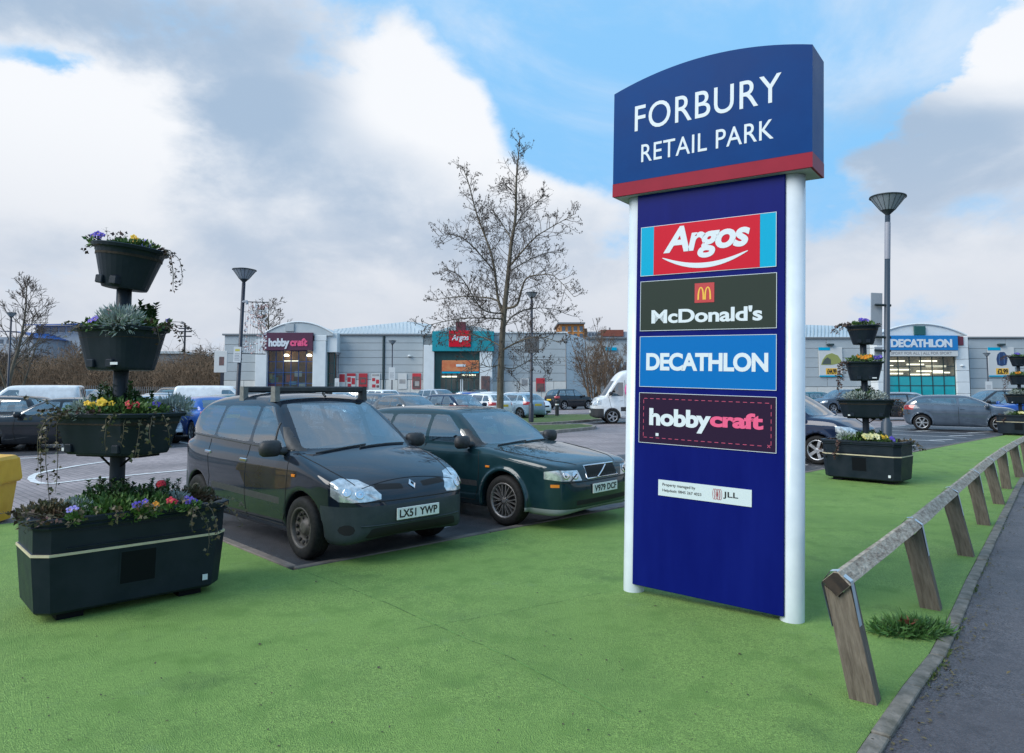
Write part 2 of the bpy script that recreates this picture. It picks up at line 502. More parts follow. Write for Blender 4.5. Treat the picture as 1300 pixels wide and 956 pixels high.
def wheel_meshes(r, w, style):
    """tyre and rim turned about the local y axis, outer face towards -y"""
    M = Matrix.Rotation(R(90), 4, 'X')      # lathe z -> -y
    rr = r * (.64 if style == 'steel' else .68)
    t = MB().lathe([(rr, -w * .45), (rr + .02, -w * .5), (r * .90, -w * .5), (r * .97, -w * .42), (r, -w * .3), (r, w * .3), (r * .97, w * .42), (r * .90, w * .5), (rr + .02, w * .5), (rr, w * .45)], 36, M)
    for z in (-.22, 0, .22): t.lathe([(r + .002, w * (z - .03)), (r - .012, w * z), (r + .002, w * (z + .03))], 36, M)
    m = MB(); o = w * .5
    m.lathe([(rr + .004, -o * .9), (rr - .01, -o * .8), (rr - .02, o * .2), (rr - .018, o * .82), (rr - .002, o * 1.0), (rr + .008, o * .95)], 36, M)
    if style == 'steel':
        m.lathe([(rr - .018, o * .5), (rr * .80, o * .60), (rr * .62, o * .35), (rr * .40, o * .38), (rr * .34, o * .62), (rr * .22, o * .66), (0, o * .66)], 36, M)
    else:
        m.lathe([(rr * .26, o * .55), (rr * .22, o * .80), (rr * .1, o * .86), (0, o * .86)], 24, M)
        n = {'spoke5': 5, 'spoke6': 6, 'multi': 10, 'spoke7': 7}[style]
        for k in range(n):
            a = 2 * math.pi * k / n
            Rm = M @ Matrix.Rotation(a, 4, 'Z')
            wd = rr * {'spoke5': .15, 'spoke6': .12, 'multi': .065, 'spoke7': .10}[style]
            if style == 'multi':
                for sg in (-1, 1):
                    m.prism([(rr * .15, -wd * .5), (rr * .6, sg * wd - wd * .45), (rr * .985, sg * wd * 2.6 - wd * .5), (rr * .985, sg * wd * 2.6 + wd * .5), (rr * .6, sg * wd + wd * .45), (rr * .15, wd * .5)], o * .55, o * .85, Rm)
            else:
                m.prism([(rr * .15, -wd * .9), (rr * .985, -wd * 1.1), (rr * .985, wd * 1.1), (rr * .15, wd * .9)], o * .55, o * .85, Rm)
    b = MB().lathe([(rr - .015, -o * .1), (rr * .5, -o * .1), (0, -o * .1)], 24, M)   # brake disc / dark behind
    if style == 'steel':
        for k in range(12):
            a = 2 * math.pi * k / 12
            b.lathe([(.021, o * .50), (.021, o * .615), (0, o * .615)], 8, M @ Matrix.Translation((rr * .73 * math.cos(a), rr * .73 * math.sin(a), 0)))
        for k in range(4):
            a = 2 * math.pi * k / 4 + .4
            b.lathe([(.016, o * .38), (.016, o * .46), (0, o * .46)], 8, M @ Matrix.Translation((rr * .5 * math.cos(a), rr * .5 * math.sin(a), 0)))
    return t.mesh('tyre'), m.mesh('rim'), b.mesh('hub')

def auto_windows(sp):
    """side panes between the pillars"""
    (fx0, fx1), (rx0, rx1), zb0, zb1, zt0, zt1, pill = sp['glz']
    # front line bottom/top x, rear line bottom/top x, sill z at front/rear, head z at front/rear, pillar list (x_bottom, x_top)
    def zb(x): return zb0 + (zb1 - zb0) * (fx0 - x) / (fx0 - rx0)
    def zt(x): return zt0 + (zt1 - zt0) * (fx1 - x) / max(fx1 - rx1, .01)
    edges = [(fx0, fx1)] + list(pill) + [(rx0, rx1)]
    out = []; g = sp.get('pw', .035)
    for i in range(len(edges) - 1):
        a, b = edges[i], edges[i + 1]
        ga = 0 if i == 0 else g; gb = 0 if i == len(edges) - 2 else g
        xa0, xa1, xb0, xb1 = a[0] - ga, a[1] - ga, b[0] + gb, b[1] + gb
        out.append([(xa0, zb(xa0)), (xa1, zt(xa1)), (xb1, zt(xb1)), (xb0, zb(xb0))])
    return out

class CarModel:
    """meshes of one kind of car, shared by all its copies"""
    def __init__(s, sp, h, hero=False):
        s.sp = sp; fld = car_field(sp, h); s.fld = fld
        P, Q = fld.nets()
        bm = bmesh.new(); vs = [bm.verts.new(p) for p in P]
        for q in Q:
            try: bm.faces.new([vs[i] for i in q])
            except ValueError: pass
        bm.normal_update()
        lay = bm.faces.layers.int.new('part')
        s.parts = []      # (id, part name, material key)
        rid = 1
        X, Y, Z = (1, 0, 0), (0, 1, 0), (0, 0, 1)
        def reg(name, key, U, V, poly, filt, r=0.0):
            nonlocal rid
            k = carve(bm, lay, rid, U, V, rounded(poly, r) if r else poly, filt)
            if k: s.parts.append((rid, name, key))
            rid += 1
        zsplit = sp.get('zsplit', .8)
        for w in (auto_windows(sp) if 'glz' in sp else []) + sp.get('panes', []):
            for sg in (-1, 1):
                reg('side_window', 'glass', X, Z, w, lambda c, n, sg=sg: c.y * sg > .25 and n.y * sg > .35 and c.z > zsplit, .10)
        if 'screen' in sp:
            b, t, zb, zt = sp['screen']
            reg('windscreen', 'screen', Y, Z, [(-b, zb), (b, zb), (t, zt), (-t, zt)], lambda c, n: n.x > .2 and c.x > sp.get('xs', 0), .06)
        if 'rear' in sp:
            b, t, zb, zt = sp['rear']
            reg('rear_window', 'glass', Y, Z, [(-b, zb), (b, zb), (t, zt), (-t, zt)], lambda c, n: n.x < -.2 and c.x < 0, .08)
        for name, key, phi, pts in sp.get('lamps', []):
            # outline points (x, |y|, z), seen along a direction turned phi from straight ahead
            for sg in (-1, 1):
                cp, sn = math.cos(R(phi)), math.sin(R(phi))
                U = (-sn, sg * cp, 0); d = Vector((cp, sg * sn, 0))
                poly = [(-sn * x + cp * y, z) for x, y, z in pts]
                reg(name, key, U, Z, poly, lambda c, n, sg=sg, d=d: c.y * sg > -.02 and n.dot(d) > .1)
        for name, key, ax, poly, r in sp.get('zones', []):
            if ax == 'front': reg(name, key, Y, Z, poly, lambda c, n: c.x > 0 and n.x > .1, r)
            elif ax == 'back': reg(name, key, Y, Z, poly, lambda c, n: c.x < 0 and n.x < -.1, r)
            elif ax == 'side':
                for sg in (-1, 1): reg(name, key, X, Z, poly, lambda c, n, sg=sg: c.y * sg > .2 and n.y * sg > .2, r)
            elif ax == 'all': reg(name, key, X, Z, poly, lambda c, n: True, r)
        s.parts.append((0, 'body', 'paint'))
        # split
        s.meshes = []
        shell = None
        for pid, name, key in s.parts:
            fs = [f for f in bm.faces if f[lay] == pid]
            if not fs: continue
            ids = {}; co = []; faces = []
            for f in fs:
                for v in f.verts:
                    if v not in ids: ids[v] = len(co); co.append(v.co[:])
                faces.append([ids[v] for v in f.verts])
            me = bpy.data.meshes.new(name); me.from_pydata(co, [], faces)
            me.polygons.foreach_set('use_smooth', [True] * len(faces)); me.update()
            nr = fld.grad(np.array(co))
            me.normals_split_custom_set_from_vertices([tuple(q) for q in nr])
            s.meshes.append((name, key, me))
            if name == 'body':
                c2 = np.array(co) - nr * .022
                keep = [f[::-1] for f in faces if np.mean([co[i][2] for i in f]) > sp.get('line_z', .45)]
                lm = bpy.data.meshes.new('cabin_lining'); lm.from_pydata([tuple(p) for p in c2], [], keep); lm.update()
                s.meshes.append(('cabin_lining', 'liner', lm))
        bm.free()
        s.extra = []      # further parts: (name, key, mesh, parent part or None)
        s.wheel = wheel_meshes(sp['wr'], sp.get('ww', .195), sp.get('rim', 'spoke5'))
        s.common(hero)
    def add(s, name, key, mb): 
        s.extra.append((name, key, mb.mesh(name) if isinstance(mb, MB) else mb))
    def surf(s, p, d): return s.fld.hit(p, d)
    def line(s, pts, d, r=.004, step=.05, out=.0):
        """a thin seam following the skin"""
        P = []
        for a, b in zip(pts[:-1], pts[1:]):
            a, b = Vector(a), Vector(b); n = max(1, int((b - a).length / step))
            for i in range(n): P.append(a.lerp(b, i / n))
        P.append(Vector(pts[-1]))
        Q = [s.fld.hit(p, d) for p in P]
        if out: Q = [q - Vector(d).normalized() * out for q in Q]
        return Q
    def common(s, hero):
        sp = s.sp; W2 = sp['W'] / 2; L2 = sp['L'] / 2
        # floor, seats and dashboard seen through the glass
        zb = sp.get('seat_z', .55)
        if sp.get('seats', True):
            for sx in sp.get('seat_x', (0.0, -.85)):
                for sy in (-.36, .36):
                    m = MB()
                    Mt = Matrix.Translation((sx, sy, zb)) @ Matrix.Rotation(R(-14), 4, 'Y')
                    m.bbox(-.07, .07, -.24, .24, 0, .52, .05, Mt)
                    m.bbox(-.05, .05, -.14, .14, .56, .74, .045, Mt)
                    m.tube([Mt @ Vector((0, -.05, .5)), Mt @ Vector((0, -.05, .6))], .008, 5); m.tube([Mt @ Vector((0, .05, .5)), Mt @ Vector((0, .05, .6))], .008, 5)
                    m.bbox(0, .5, -.24, .24, -.16, .02, .05, Matrix.Translation((sx, sy, zb)))
                    s.add('seat', 'seat', m)
        xb = sp.get('dash_x', .75)
        d = MB().bbox(xb - .25, xb + .35, -W2 + .12, W2 - .12, sp.get('dash_z', .95) - .2, sp.get('dash_z', .95), .05)
        s.add('dashboard', 'liner', d)
        if hero:
            m = MB(); c = Vector((xb - .36, -.36, sp['dash_z'] - .02)); ax = Matrix.Translation(c) @ Matrix.Rotation(R(-62), 4, 'Y')
            pts = [ax @ Vector((.185 * math.cos(2 * math.pi * k / 20), .185 * math.sin(2 * math.pi * k / 20), 0)) for k in range(21)]
            m.tube(pts, .014, 6); 
            for a in (0, 2.4, -2.4): m.tube([ax @ Vector((0, 0, -.03)), ax @ Vector((.18 * math.cos(a), .18 * math.sin(a), 0))], .016, 5)
            s.add('steering_wheel', 'trim', m)
        # mirrors
        mx, my, mz = sp['mirror']
        for sg in (-1, 1):
            m = MB(); Mt = Matrix.Translation((mx, sg * my, mz)) @ Matrix.Rotation(sg * R(-8), 4, 'Z')
            m.lathe([(.0, -.082), (.085, -.08), (.120, -.055), (.132, 0), (.120, .055), (.085, .08), (0, .082)], 14, Mt @ Matrix.Scale(.62, 4, Vector((1, 0, 0))))
            m.tube([(mx + .02, sg * (my - .17), mz - .04), (mx + .01, sg * (my - .06), mz - .03)], [.04, .035], 8)
            s.add('door_mirror', sp.get('mirror_key', 'trim'), m)
        # plates
        for end, key in ((1, 'plate'), (-1, 'platey')):
            z = sp.get('plate_z', .45) if end > 0 else sp.get('rplate_z', .75)
            p = s.surf((end * 3, 0, z), (-end, 0, 0)); x = p.x + end * .012
            s.plates = getattr(s, 'plates', {}); s.plates[end] = (x, z)
            s.add('number_plate', key, MB().bbox(x - .006, x + .006, -.26, .26, z - .056, z + .056, .003))
        # shut lines of the doors, and handles
        for sg in (-1, 1):
            for pl in sp.get('shuts', []):
                Q = s.line([(x, sg * 1.4, z) for x, z in pl], (0, -sg, 0))
                s.add('door_seam', 'dark', MB().tube(Q, .0045 if hero else .007, 4))
            for hx, hz in sp.get('handles', []):
                p = s.surf((hx, sg * 1.4, hz), (0, -sg, 0))
                s.add('door_handle', sp.get('handle_key', 'trim'), MB().bbox(hx - .08, hx + .08, p.y - .018, p.y + .018, hz - .018, hz + .018, .008))
        if 'wipers' in sp:
            for a, b in sp['wipers']:
                Q = s.line([a, b], (-1, 0, -.9), step=.08, out=.012)
                m = MB().tube(Q, .009, 5)
                s.add('wiper', 'trim', m)
    def place(s, label, loc, yaw, paint, group=None, cat='car', name='parked_car', plate=None, keys=None, skip=()):
        t = thing(name, label, cat, loc, (0, 0, yaw), group)
        K = dict(paint=paint, glass=CAR_GLASS, screen=SCREEN_GLASS, liner=M_LINER, seat=M_SEAT, trim=M_TRIM, dark=M_DARK, lens=M_LENS, tail=M_TAIL, amber=M_AMBER,
                 plate=M_PLATE, platey=M_PLATEY, chrome=M_CHROME, bumper=paint, tyre=M_TYRE, rim=M_ALLOY, alloy=M_ALLOY)
        if keys: K.update(keys)
        for nm, key, me in s.meshes + s.extra:
            if nm in skip: continue
            o = link(nm, me, K[key], t)
            if nm == 'number_plate' and plate and key == 'plate': po = o
        if plate:
            x, z = s.plates[1]
            me = text_mesh('lettering', plate, -.232, .232, z - .038, z + .038, bold=.026, spacing=1.04)
            # local xz facing -y  ->  facing +x
            for v in me.vertices: v.co = Vector((x + .0065 - (v.co.y + .004), v.co.x, v.co.z))
            link('lettering', me, M_INK, po)
        W2 = s.sp['W'] / 2; ty, rm, hb = s.wheel; r = s.sp['wr']
        for wx in s.sp['wheels']:
            for sg in (-1, 1):
                y = sg * (W2 - s.sp.get('ww', .195) / 2 - .022)
                w = link('wheel', rm, K['rim'], t, (wx, y, r), (0, 0, 0 if sg < 0 else math.pi))
                link('tyre', ty, K['tyre'], w); link('hub', hb, M_DARK, w)
        return t
# ---------------------------------------------------------------- the kinds of car
def paint(name, col, flake=.15, dirt=.0):
    c2 = tuple(v * 1.25 + .004 for v in col)
    return mat(name, col, .42, metal=flake * .5, col2=c2, scale=3.5, coat=1.0, rvar=.05, spec=.05)
SCENIC = dict(L=4.14, W=1.72, H=1.63, clear=.2, wr=.302, ww=.185, wheels=(1.27, -1.31), rim='steel', lip=False, crown=.075, bow_l=.03, bow_g=.17, k1=.075, k2=.07, k3=.07,
    low=[(-1.93, .36), (-1.82, .24), (-1.2, .20), (1.5, .20), (1.86, .21), (2.04, .30), (2.075, .44), (2.07, .56), (2.01, .66), (1.94, .735), (1.80, .815), (1.5, .925), (1.2, 1.01), (1.0, 1.06),
         (.7, 1.04), (0, 1.04), (-1.2, 1.07), (-1.9, 1.08), (-2.02, .95), (-2.06, .66), (-2.05, .45)],
    gh=[(1.28, .95), (1.10, 1.04), (.72, 1.30), (.38, 1.52), (.12, 1.60), (-.35, 1.63), (-.95, 1.62), (-1.45, 1.565), (-1.72, 1.46), (-1.88, 1.24), (-1.98, 1.0), (-1.98, .85), (1.2, .85)],
    plan_l=[(2.085, 0), (2.07, .34), (2.0, .58), (1.86, .745), (1.62, .825), (1.2, .86), (0, .865), (-1.2, .86), (-1.75, .81), (-1.98, .68), (-2.07, .4), (-2.075, 0)],
    plan_g=[(1.34, 0), (1.25, .5), (1.02, .76), (.5, .815), (-1.2, .815), (-1.7, .76), (-1.95, .55), (-2.02, 0)],
    sec_l=[(0, .14), (.70, .14), (.79, .24), (.845, .42), (.862, .6), (.862, .74), (.845, .88), (.80, 1.0), (.74, 1.10), (.0, 1.2)],
    sec_g=[(0, .8), (.82, .8), (.815, 1.0), (.79, 1.08), (.735, 1.24), (.66, 1.43), (.585, 1.56), (.5, 1.615), (.25, 1.66), (0, 1.67)],
    zsplit=.98,
    glz=((.84, .28), (-1.80, -1.46), 1.055, 1.12, 1.475, 1.455, [(.04, .02), (-.92, -.90)]),
    screen=(.665, .525, 1.045, 1.50), xs=.2, rear=(.60, .50, 1.12, 1.5),
    lamps=[('headlight', 'lens', 38, [(1.745, .80, .785), (1.81, .755, .810), (1.92, .63, .790), (2.0, .50, .725), (2.035, .42, .655), (2.035, .42, .615), (1.97, .60, .595), (1.83, .76, .605), (1.75, .80, .655)]),
           ('tail_lamp', 'tail', 150, [(-1.95, .66, 1.05), (-1.80, .79, 1.05), (-1.85, .80, .72), (-2.0, .66, .70)])],
    zones=[('grille', 'dark', 'front', [(-.43, .70), (-.12, .685), (-.12, .735), (-.41, .748)], .15), ('grille', 'dark', 'front', [(.12, .685), (.43, .70), (.41, .748), (.12, .735)], .15),
           ('air_intake', 'dark', 'front', [(-.56, .255), (.56, .255), (.50, .355), (-.50, .355)], .12),
           ('fog_lamp_recess', 'dark', 'front', [(-.70 + .055 * math.cos(a), .345 + .05 * math.sin(a)) for a in [k * math.pi / 5 for k in range(10)]], 0),
           ('fog_lamp_recess', 'dark', 'front', [(.70 + .055 * math.cos(a), .345 + .05 * math.sin(a)) for a in [k * math.pi / 5 for k in range(10)]], 0),
           ('mirror_sail', 'trim', 'side', [(.85, 1.03), (1.12, 1.02), (.72, 1.26), (.62, 1.26)], 0),
           ('front_bumper', 'bumper', 'all', [(1.60, .05), (2.3, .05), (2.3, .558), (1.60, .558)], 0), ('rear_bumper', 'bumper', 'all', [(-2.3, .05), (-1.66, .05), (-1.66, .62), (-2.3, .62)], 0),
           ('rub_strip', 'trim', 'side', [(-.86, .505), (.83, .485), (.83, .555), (-.86, .575)], .05)],
    mirror=(.80, .93, 1.055), plate_z=.462, rplate_z=.78, dash_z=1.0, dash_x=.85, seat_x=(.05, -.85), seat_z=.58,
    shuts=[[(.86, .30), (.95, .45), (.985, .75), (.98, 1.02)], [(.03, .25), (.045, 1.04)], [(-.98, .42), (-.92, .62), (-1.0, .85), (-1.02, 1.06)], [(.86, .27), (-.93, .28)]],
    handles=[(-.02, .88), (-1.0, .91)], handle_key='chrome', wipers=[((1.30, -.60, 1.16), (1.25, .02, 1.20)), ((1.30, -.08, 1.18), (1.20, .58, 1.20))])
VOLVO = dict(L=4.48, W=1.72, H=1.43, clear=.19, wr=.305, ww=.20, wheels=(1.31, -1.24), rim='multi', crown=.05, bow_l=.03, bow_g=.17, k1=.065, k2=.065, k3=.07,
    low=[(-2.12, .34), (-2.0, .22), (-1.2, .19), (1.5, .18), (2.05, .19), (2.2, .25), (2.245, .38), (2.245, .52), (2.20, .60), (2.17, .72), (2.08, .785), (1.75, .845), (1.3, .905), (1.0, .945), (.85, .96),
         (.5, .93), (-.6, .94), (-1.8, .96), (-2.12, .95), (-2.17, .85), (-2.22, .6), (-2.22, .42)],
    gh=[(1.06, .86), (.90, .945), (.55, 1.18), (.22, 1.36), (-.05, 1.415), (-.6, 1.43), (-1.2, 1.42), (-1.7, 1.37), (-1.88, 1.28), (-2.06, 1.02), (-2.13, .8), (1.0, .8)],
    plan_l=[(2.25, 0), (2.235, .40), (2.17, .62), (2.02, .765), (1.75, .83), (1.3, .855), (0, .86), (-1.3, .855), (-1.85, .81), (-2.12, .68), (-2.21, .4), (-2.23, 0)],
    plan_g=[(1.16, 0), (1.08, .45), (.86, .72), (.4, .79), (-1.3, .78), (-1.8, .72), (-2.06, .55), (-2.14, 0)],
    sec_l=[(0, .13), (.70, .13), (.79, .22), (.84, .38), (.86, .55), (.86, .68), (.845, .80), (.81, .90), (.76, .99), (0, 1.1)],
    sec_g=[(0, .7), (.80, .7), (.795, .9), (.765, 1.0), (.70, 1.15), (.62, 1.30), (.55, 1.39), (.45, 1.43), (.2, 1.47), (0, 1.475)],
    zsplit=.86,
    glz=((.68, .11), (-1.94, -1.70), .955, .985, 1.315, 1.295, [(-.18, -.20), (-1.05, -1.03)]),
    screen=(.64, .50, .955, 1.335), xs=.1, rear=(.58, .48, 1.0, 1.32),
    lamps=[('headlight', 'lens', 30, [(2.17, .40, .585), (2.11, .70, .590), (1.93, .80, .61), (1.93, .80, .695), (2.06, .73, .715), (2.12, .44, .705)]),
           ('tail_lamp', 'tail', 150, [(-2.1, .62, 1.2), (-1.9, .74, 1.2), (-2.05, .8, .68), (-2.2, .66, .68)])],
    zones=[('grille', 'dark', 'front', [(-.315, .60), (.315, .60), (.30, .735), (-.30, .735)], .08),
           ('air_intake', 'dark', 'front', [(-.52, .30), (.52, .30), (.52, .36), (-.52, .36)], .08),
           ('indicator', 'amber', 'side', [(1.99, .515), (2.08, .515), (2.08, .55), (1.99, .55)], 0),
           ('valance', 'valance', 'all', [(1.66, .05), (2.4, .05), (2.4, .262), (1.66, .262)], 0),
           ('mirror_sail', 'trim', 'side', [(.69, .93), (.98, .92), (.56, 1.14), (.46, 1.14)], 0),
           ('front_bumper', 'bumper', 'all', [(1.68, .05), (2.4, .05), (2.4, .568), (1.68, .568)], 0), ('rear_bumper', 'bumper', 'all', [(-2.4, .05), (-1.62, .05), (-1.62, .58), (-2.4, .58)], 0),
           ('rub_strip', 'trim', 'side', [(-.83, .45), (.86, .44), (.86, .51), (-.83, .52)], .05)],
    mirror=(.66, .90, .985), plate_z=.475, rplate_z=.78, dash_z=.90, dash_x=.72, seat_x=(-.10, -.95), seat_z=.48,
    shuts=[[(.80, .28), (.88, .42), (.90, .70), (.86, .93)], [(-.19, .24), (-.18, .94)], [(-.92, .42), (-.86, .60), (-1.02, .85), (-1.06, .96)], [(.80, .26), (-.87, .27)]],
    handles=[(-.08, .80), (-.98, .82)], wipers=[((1.08, -.55, 1.05), (1.04, .06, 1.08)), ((1.08, -.02, 1.06), (1.0, .56, 1.09))])
def kind(L, W, H, xb, xt, xr, xrb, hood=.96, nose=.72, belt=(.94, 1.0), deck=None, clear=.19, wr=.31, wf=None, wb=2.6, rim='spoke5', npill=2, roof_drop=.08, lampz=(.62, .76), fast=0):
    """outlines of an everyday car from its main measures"""
    l = L / 2; wf = wf if wf is not None else l - .86
    w = W / 2; bf, br = belt
    tail = [(-l + .10, deck), (-l + .02, deck - .12)] if deck else [(-l + .10, br + .02), (-l + .03, br - .15)]
    low = [(-l + .08, .38), (-l + .18, clear + .06), (-l + .6, clear), (l - .6, clear), (l - .16, clear + .03), (l - .01, .34), (l, .46), (l - .02, nose - .12), (l - .09, nose), (l - .22, nose + .06),
           ((xb + l) / 2, (nose + hood) / 2 + .09), (xb + .1, hood), (xb - .15, hood + .01), (xb - .5, bf), (xrb + .3, br)] + tail + [(-l, .7), (-l, .5)]
    gh = [(xb + .2, hood - .10), (xb, hood + .005), (xb * .5 + xt * .5, hood + (H - .06 - hood) * .57), (xt, H - .07), (xt - .25, H - .012), ((xt + xr) / 2, H), (xr + .2, H - roof_drop * .4), (xr, H - roof_drop),
          ((xr + xrb) / 2 + .02, (H - roof_drop + (deck or br)) / 2 + .05), (xrb, deck or br), (xrb - .05, br - .2), (xb, .75)]
    return dict(L=L, W=W, H=H, clear=clear, wr=wr, wheels=(wf, wf - wb), rim=rim, low=low, gh=gh, crown=.055, bow_l=.03, bow_g=.15, ww=.205,
        plan_l=[(l, 0), (l - .02, w * .45), (l - .12, w * .75), (l - .32, w * .92), (l - .7, w * .985), (l - 1, w), (-l + 1, w), (-l + .5, w * .96), (-l + .18, w * .82), (-l + .03, w * .5), (-l, 0)],
        plan_g=[(xb + .26, 0), (xb + .16, w * .55), (xb - .06, w * .85), (xb - .5, w * .925), (xrb + .6, w * .915), (xrb + .2, w * .84), (xrb - .02, w * .6), (xrb - .08, 0)],
        sec_l=[(0, clear - .06), (w - .16, clear - .06), (w - .07, clear + .04), (w - .02, .42), (w, .6), (w, .75), (w - .015, .86), (w - .06, .97), (w - .11, br + .09), (0, br + .25)],
        sec_g=[(0, .7), (w - .055, .7), (w - .06, bf - .02), (w - .095, bf + .08), (w - .16, bf + (H - bf) * .45), (w - .235, H - .13), (w - .31, H - .04), (w - .42, H), (.2, H + .04), (0, H + .045)],
        zsplit=bf - .06, glz=((xb - .16, xt - .10), (xrb + .26, xr + (.12 if deck else .06)), bf + .02, br + .035, H - .115, H - .115 - roof_drop * .5, [(xt - .42 - k * (.92 if k else 0) * 1.0, xt - .44 - k * .90) for k in range(npill)]),
        screen=(w - .20, w - .34, hood + .02, H - .095), xs=xt - .2, rear=(w - .28, w - .38, (deck or br) + .05, H - roof_drop - .05),
        lamps=[('headlight', 'lens', 35, [(l - .42, w - .03, lampz[1] + .02), (l - .14, w - .2, lampz[1] - .01), (l - .06, w - .38, lampz[0] + .05), (l - .08, w - .36, lampz[0] - .01), (l - .24, w - .12, lampz[0]), (l - .42, w - .03, lampz[0] + .05)]),
               ('tail_lamp', 'tail', 148, [(-l + .02, w - .3, br - .03), (-l + .34, w - .02, br - .01), (-l + .34, w - .02, br - .2), (-l + .03, w - .3, br - .19)])],
        zones=[('grille', 'dark', 'front', [(-.36, nose - .14), (.36, nose - .14), (.38, nose - .05), (-.38, nose - .05)], .1), ('air_intake', 'dark', 'front', [(-.48, .27), (.48, .27), (.46, .36), (-.46, .36)], .1)],
        mirror=(xb - .28, w + .06, bf + .05), mirror_key='paint', handle_key='paint', plate_z=.47, rplate_z=.80 if not deck else .82, dash_x=xb - .25, dash_z=bf - .02, seat_x=(xt - .42, xt - 1.3), seat_z=bf - .45,
        shuts=[[(xb - .22, .30), (xb - .16, .6), (xb - .2, bf - .02)], [(xt - .42, .26), (xt - .42, bf)]] + ([[(xt - 1.30, .42), (xt - 1.22, .6), (xt - 1.36, br)]] if npill > 1 else []),
        handles=[(xt - .30, .86)] + ([(xt - 1.22, .88)] if npill > 1 else []))
# ---------------------------------------------------------------- ground
PK0 = Vector((-1.994, 6.616)); PKA = R(43.5)
E1 = Vector((math.cos(PKA), math.sin(PKA))); E2 = Vector((-math.sin(PKA), math.cos(PKA)))
def PK(a, b, z=0.0):
    """car-park grid: a along the front kerb, b into the car park"""
    p = PK0 + E1 * a + E2 * b
    return Vector((p.x, p.y, z))
def sheet(name, pts, z, m, label=None, kind='structure', thick=.0, parent=None):
    me = bpy.data.meshes.new(name)
    if thick:
        mb = MB().prism([(p[0], p[1]) for p in pts], z - thick, z); me = mb.mesh(name)
    else:
        me.from_pydata([(p[0], p[1], z) for p in pts], [], [tuple(range(len(pts)))]); me.update()
    o = link(name, me, m, parent)
    if parent is None: tag(o, label, None, None, kind)
    return o

def ground_mat(name, cols, fine, coarse, rough, bump, bdist=.01, speck=None, stain=None):
    """fine grain over broad mottling"""
    m = bpy.data.materials.new(name); m.use_nodes = True; nt = m.node_tree; N, Lk = nt.nodes, nt.links
    b = N['Principled BSDF']; b.inputs['Roughness'].default_value = rough
    t = N.new('ShaderNodeTexCoord')
    def noise(s, d=4, r=.6):
        n = N.new('ShaderNodeTexNoise'); n.inputs['Scale'].default_value = s; n.inputs['Detail'].default_value = d; n.inputs['Roughness'].default_value = r
        Lk.new(t.outputs['Object'], n.inputs['Vector']); return n.outputs[0]
    def ramp(v, lo, hi):
        r = N.new('ShaderNodeMapRange'); r.inputs[1].default_value = lo; r.inputs[2].default_value = hi; Lk.new(v, r.inputs[0]); return r.outputs[0]
    def mix(f, a, c):
        x = N.new('ShaderNodeMix'); x.data_type = 'RGBA'; Lk.new(f, x.inputs[0])
        for i, v in ((6, a), (7, c)):
            if isinstance(v, tuple): x.inputs[i].default_value = (*v, 1)
            else: Lk.new(v, x.inputs[i])
        return x.outputs[2]
    f1, f2 = noise(fine, 3, .7), noise(coarse, 5, .6)
    f3 = noise(coarse * 6, 4)
    gv = N.new('ShaderNodeTexVoronoi'); gv.inputs['Scale'].default_value = fine; Lk.new(t.outputs['Object'], gv.inputs['Vector'])
    gs = N.new('ShaderNodeSeparateColor'); Lk.new(gv.outputs['Color'], gs.inputs[0])
    am = N.new('ShaderNodeMath'); am.operation = 'MULTIPLY_ADD'; am.inputs[1].default_value = .62; Lk.new(gs.outputs[0], am.inputs[0]); Lk.new(ramp(f1, .2, 1.6), am.inputs[2])
    c = mix(am.outputs[0], cols[0], cols[1])
    c = mix(ramp(f2, .42, .70), c, cols[2]) if len(cols) > 2 else c
    c2 = mix(ramp(f3, .50, .72), c, cols[3]) if len(cols) > 3 else c
    if stain:
        for sc_2, lo_, hi_, col_ in stain: c2 = mix(ramp(noise(sc_2, 7, .68), lo_, hi_), c2, col_)
    if speck:
        v = N.new('ShaderNodeTexVoronoi'); v.inputs['Scale'].default_value = speck[0]; Lk.new(t.outputs['Object'], v.inputs['Vector'])
        g = N.new('ShaderNodeMath'); g.operation = 'LESS_THAN'; g.inputs[1].default_value = speck[1]; Lk.new(v.outputs['Distance'], g.inputs[0])
        g2 = N.new('ShaderNodeMath'); g2.operation = 'MULTIPLY'; Lk.new(g.outputs[0], g2.inputs[0]); Lk.new(ramp(noise(speck[3], 2), .5, .62), g2.inputs[1])
        c2 = mix(g2.outputs[0], c2, speck[2])
    Lk.new(c2, b.inputs['Base Color'])
    bp = N.new('ShaderNodeBump'); bp.inputs['Strength'].default_value = bump; bp.inputs['Distance'].default_value = bdist
    Lk.new(gv.outputs['Distance'], bp.inputs['Height']); Lk.new(bp.outputs[0], b.inputs['Normal'])
    r = N.new('ShaderNodeMapRange'); r.inputs[1].default_value = .35; r.inputs[2].default_value = .7; r.inputs[3].default_value = max(.05, rough - .18); r.inputs[4].default_value = min(1, rough + .1)
    Lk.new(f2, r.inputs[0]); Lk.new(r.outputs[0], b.inputs['Roughness'])
    MATS[name] = m
    return m
M_ASPH = ground_mat('asphalt', [(.075, .078, .088), (.12, .122, .132), (.095, .098, .108), (.065, .067, .076)], 90, .35, .72, .5)
M_BAY = ground_mat('bay_tarmac', [(.015, .016, .020), (.095, .097, .107), (.050, .051, .058), (.03, .031, .036)], 100, .6, .55, .55, speck=(160, .22, (.14, .14, .15), 3))
M_PATH = ground_mat('path_tarmac', [(.018, .016, .020), (.125, .112, .122), (.078, .070, .076), (.046, .041, .046)], 80, 1.3, .50, .6, speck=(60, .16, (.17, .16, .15), 6))
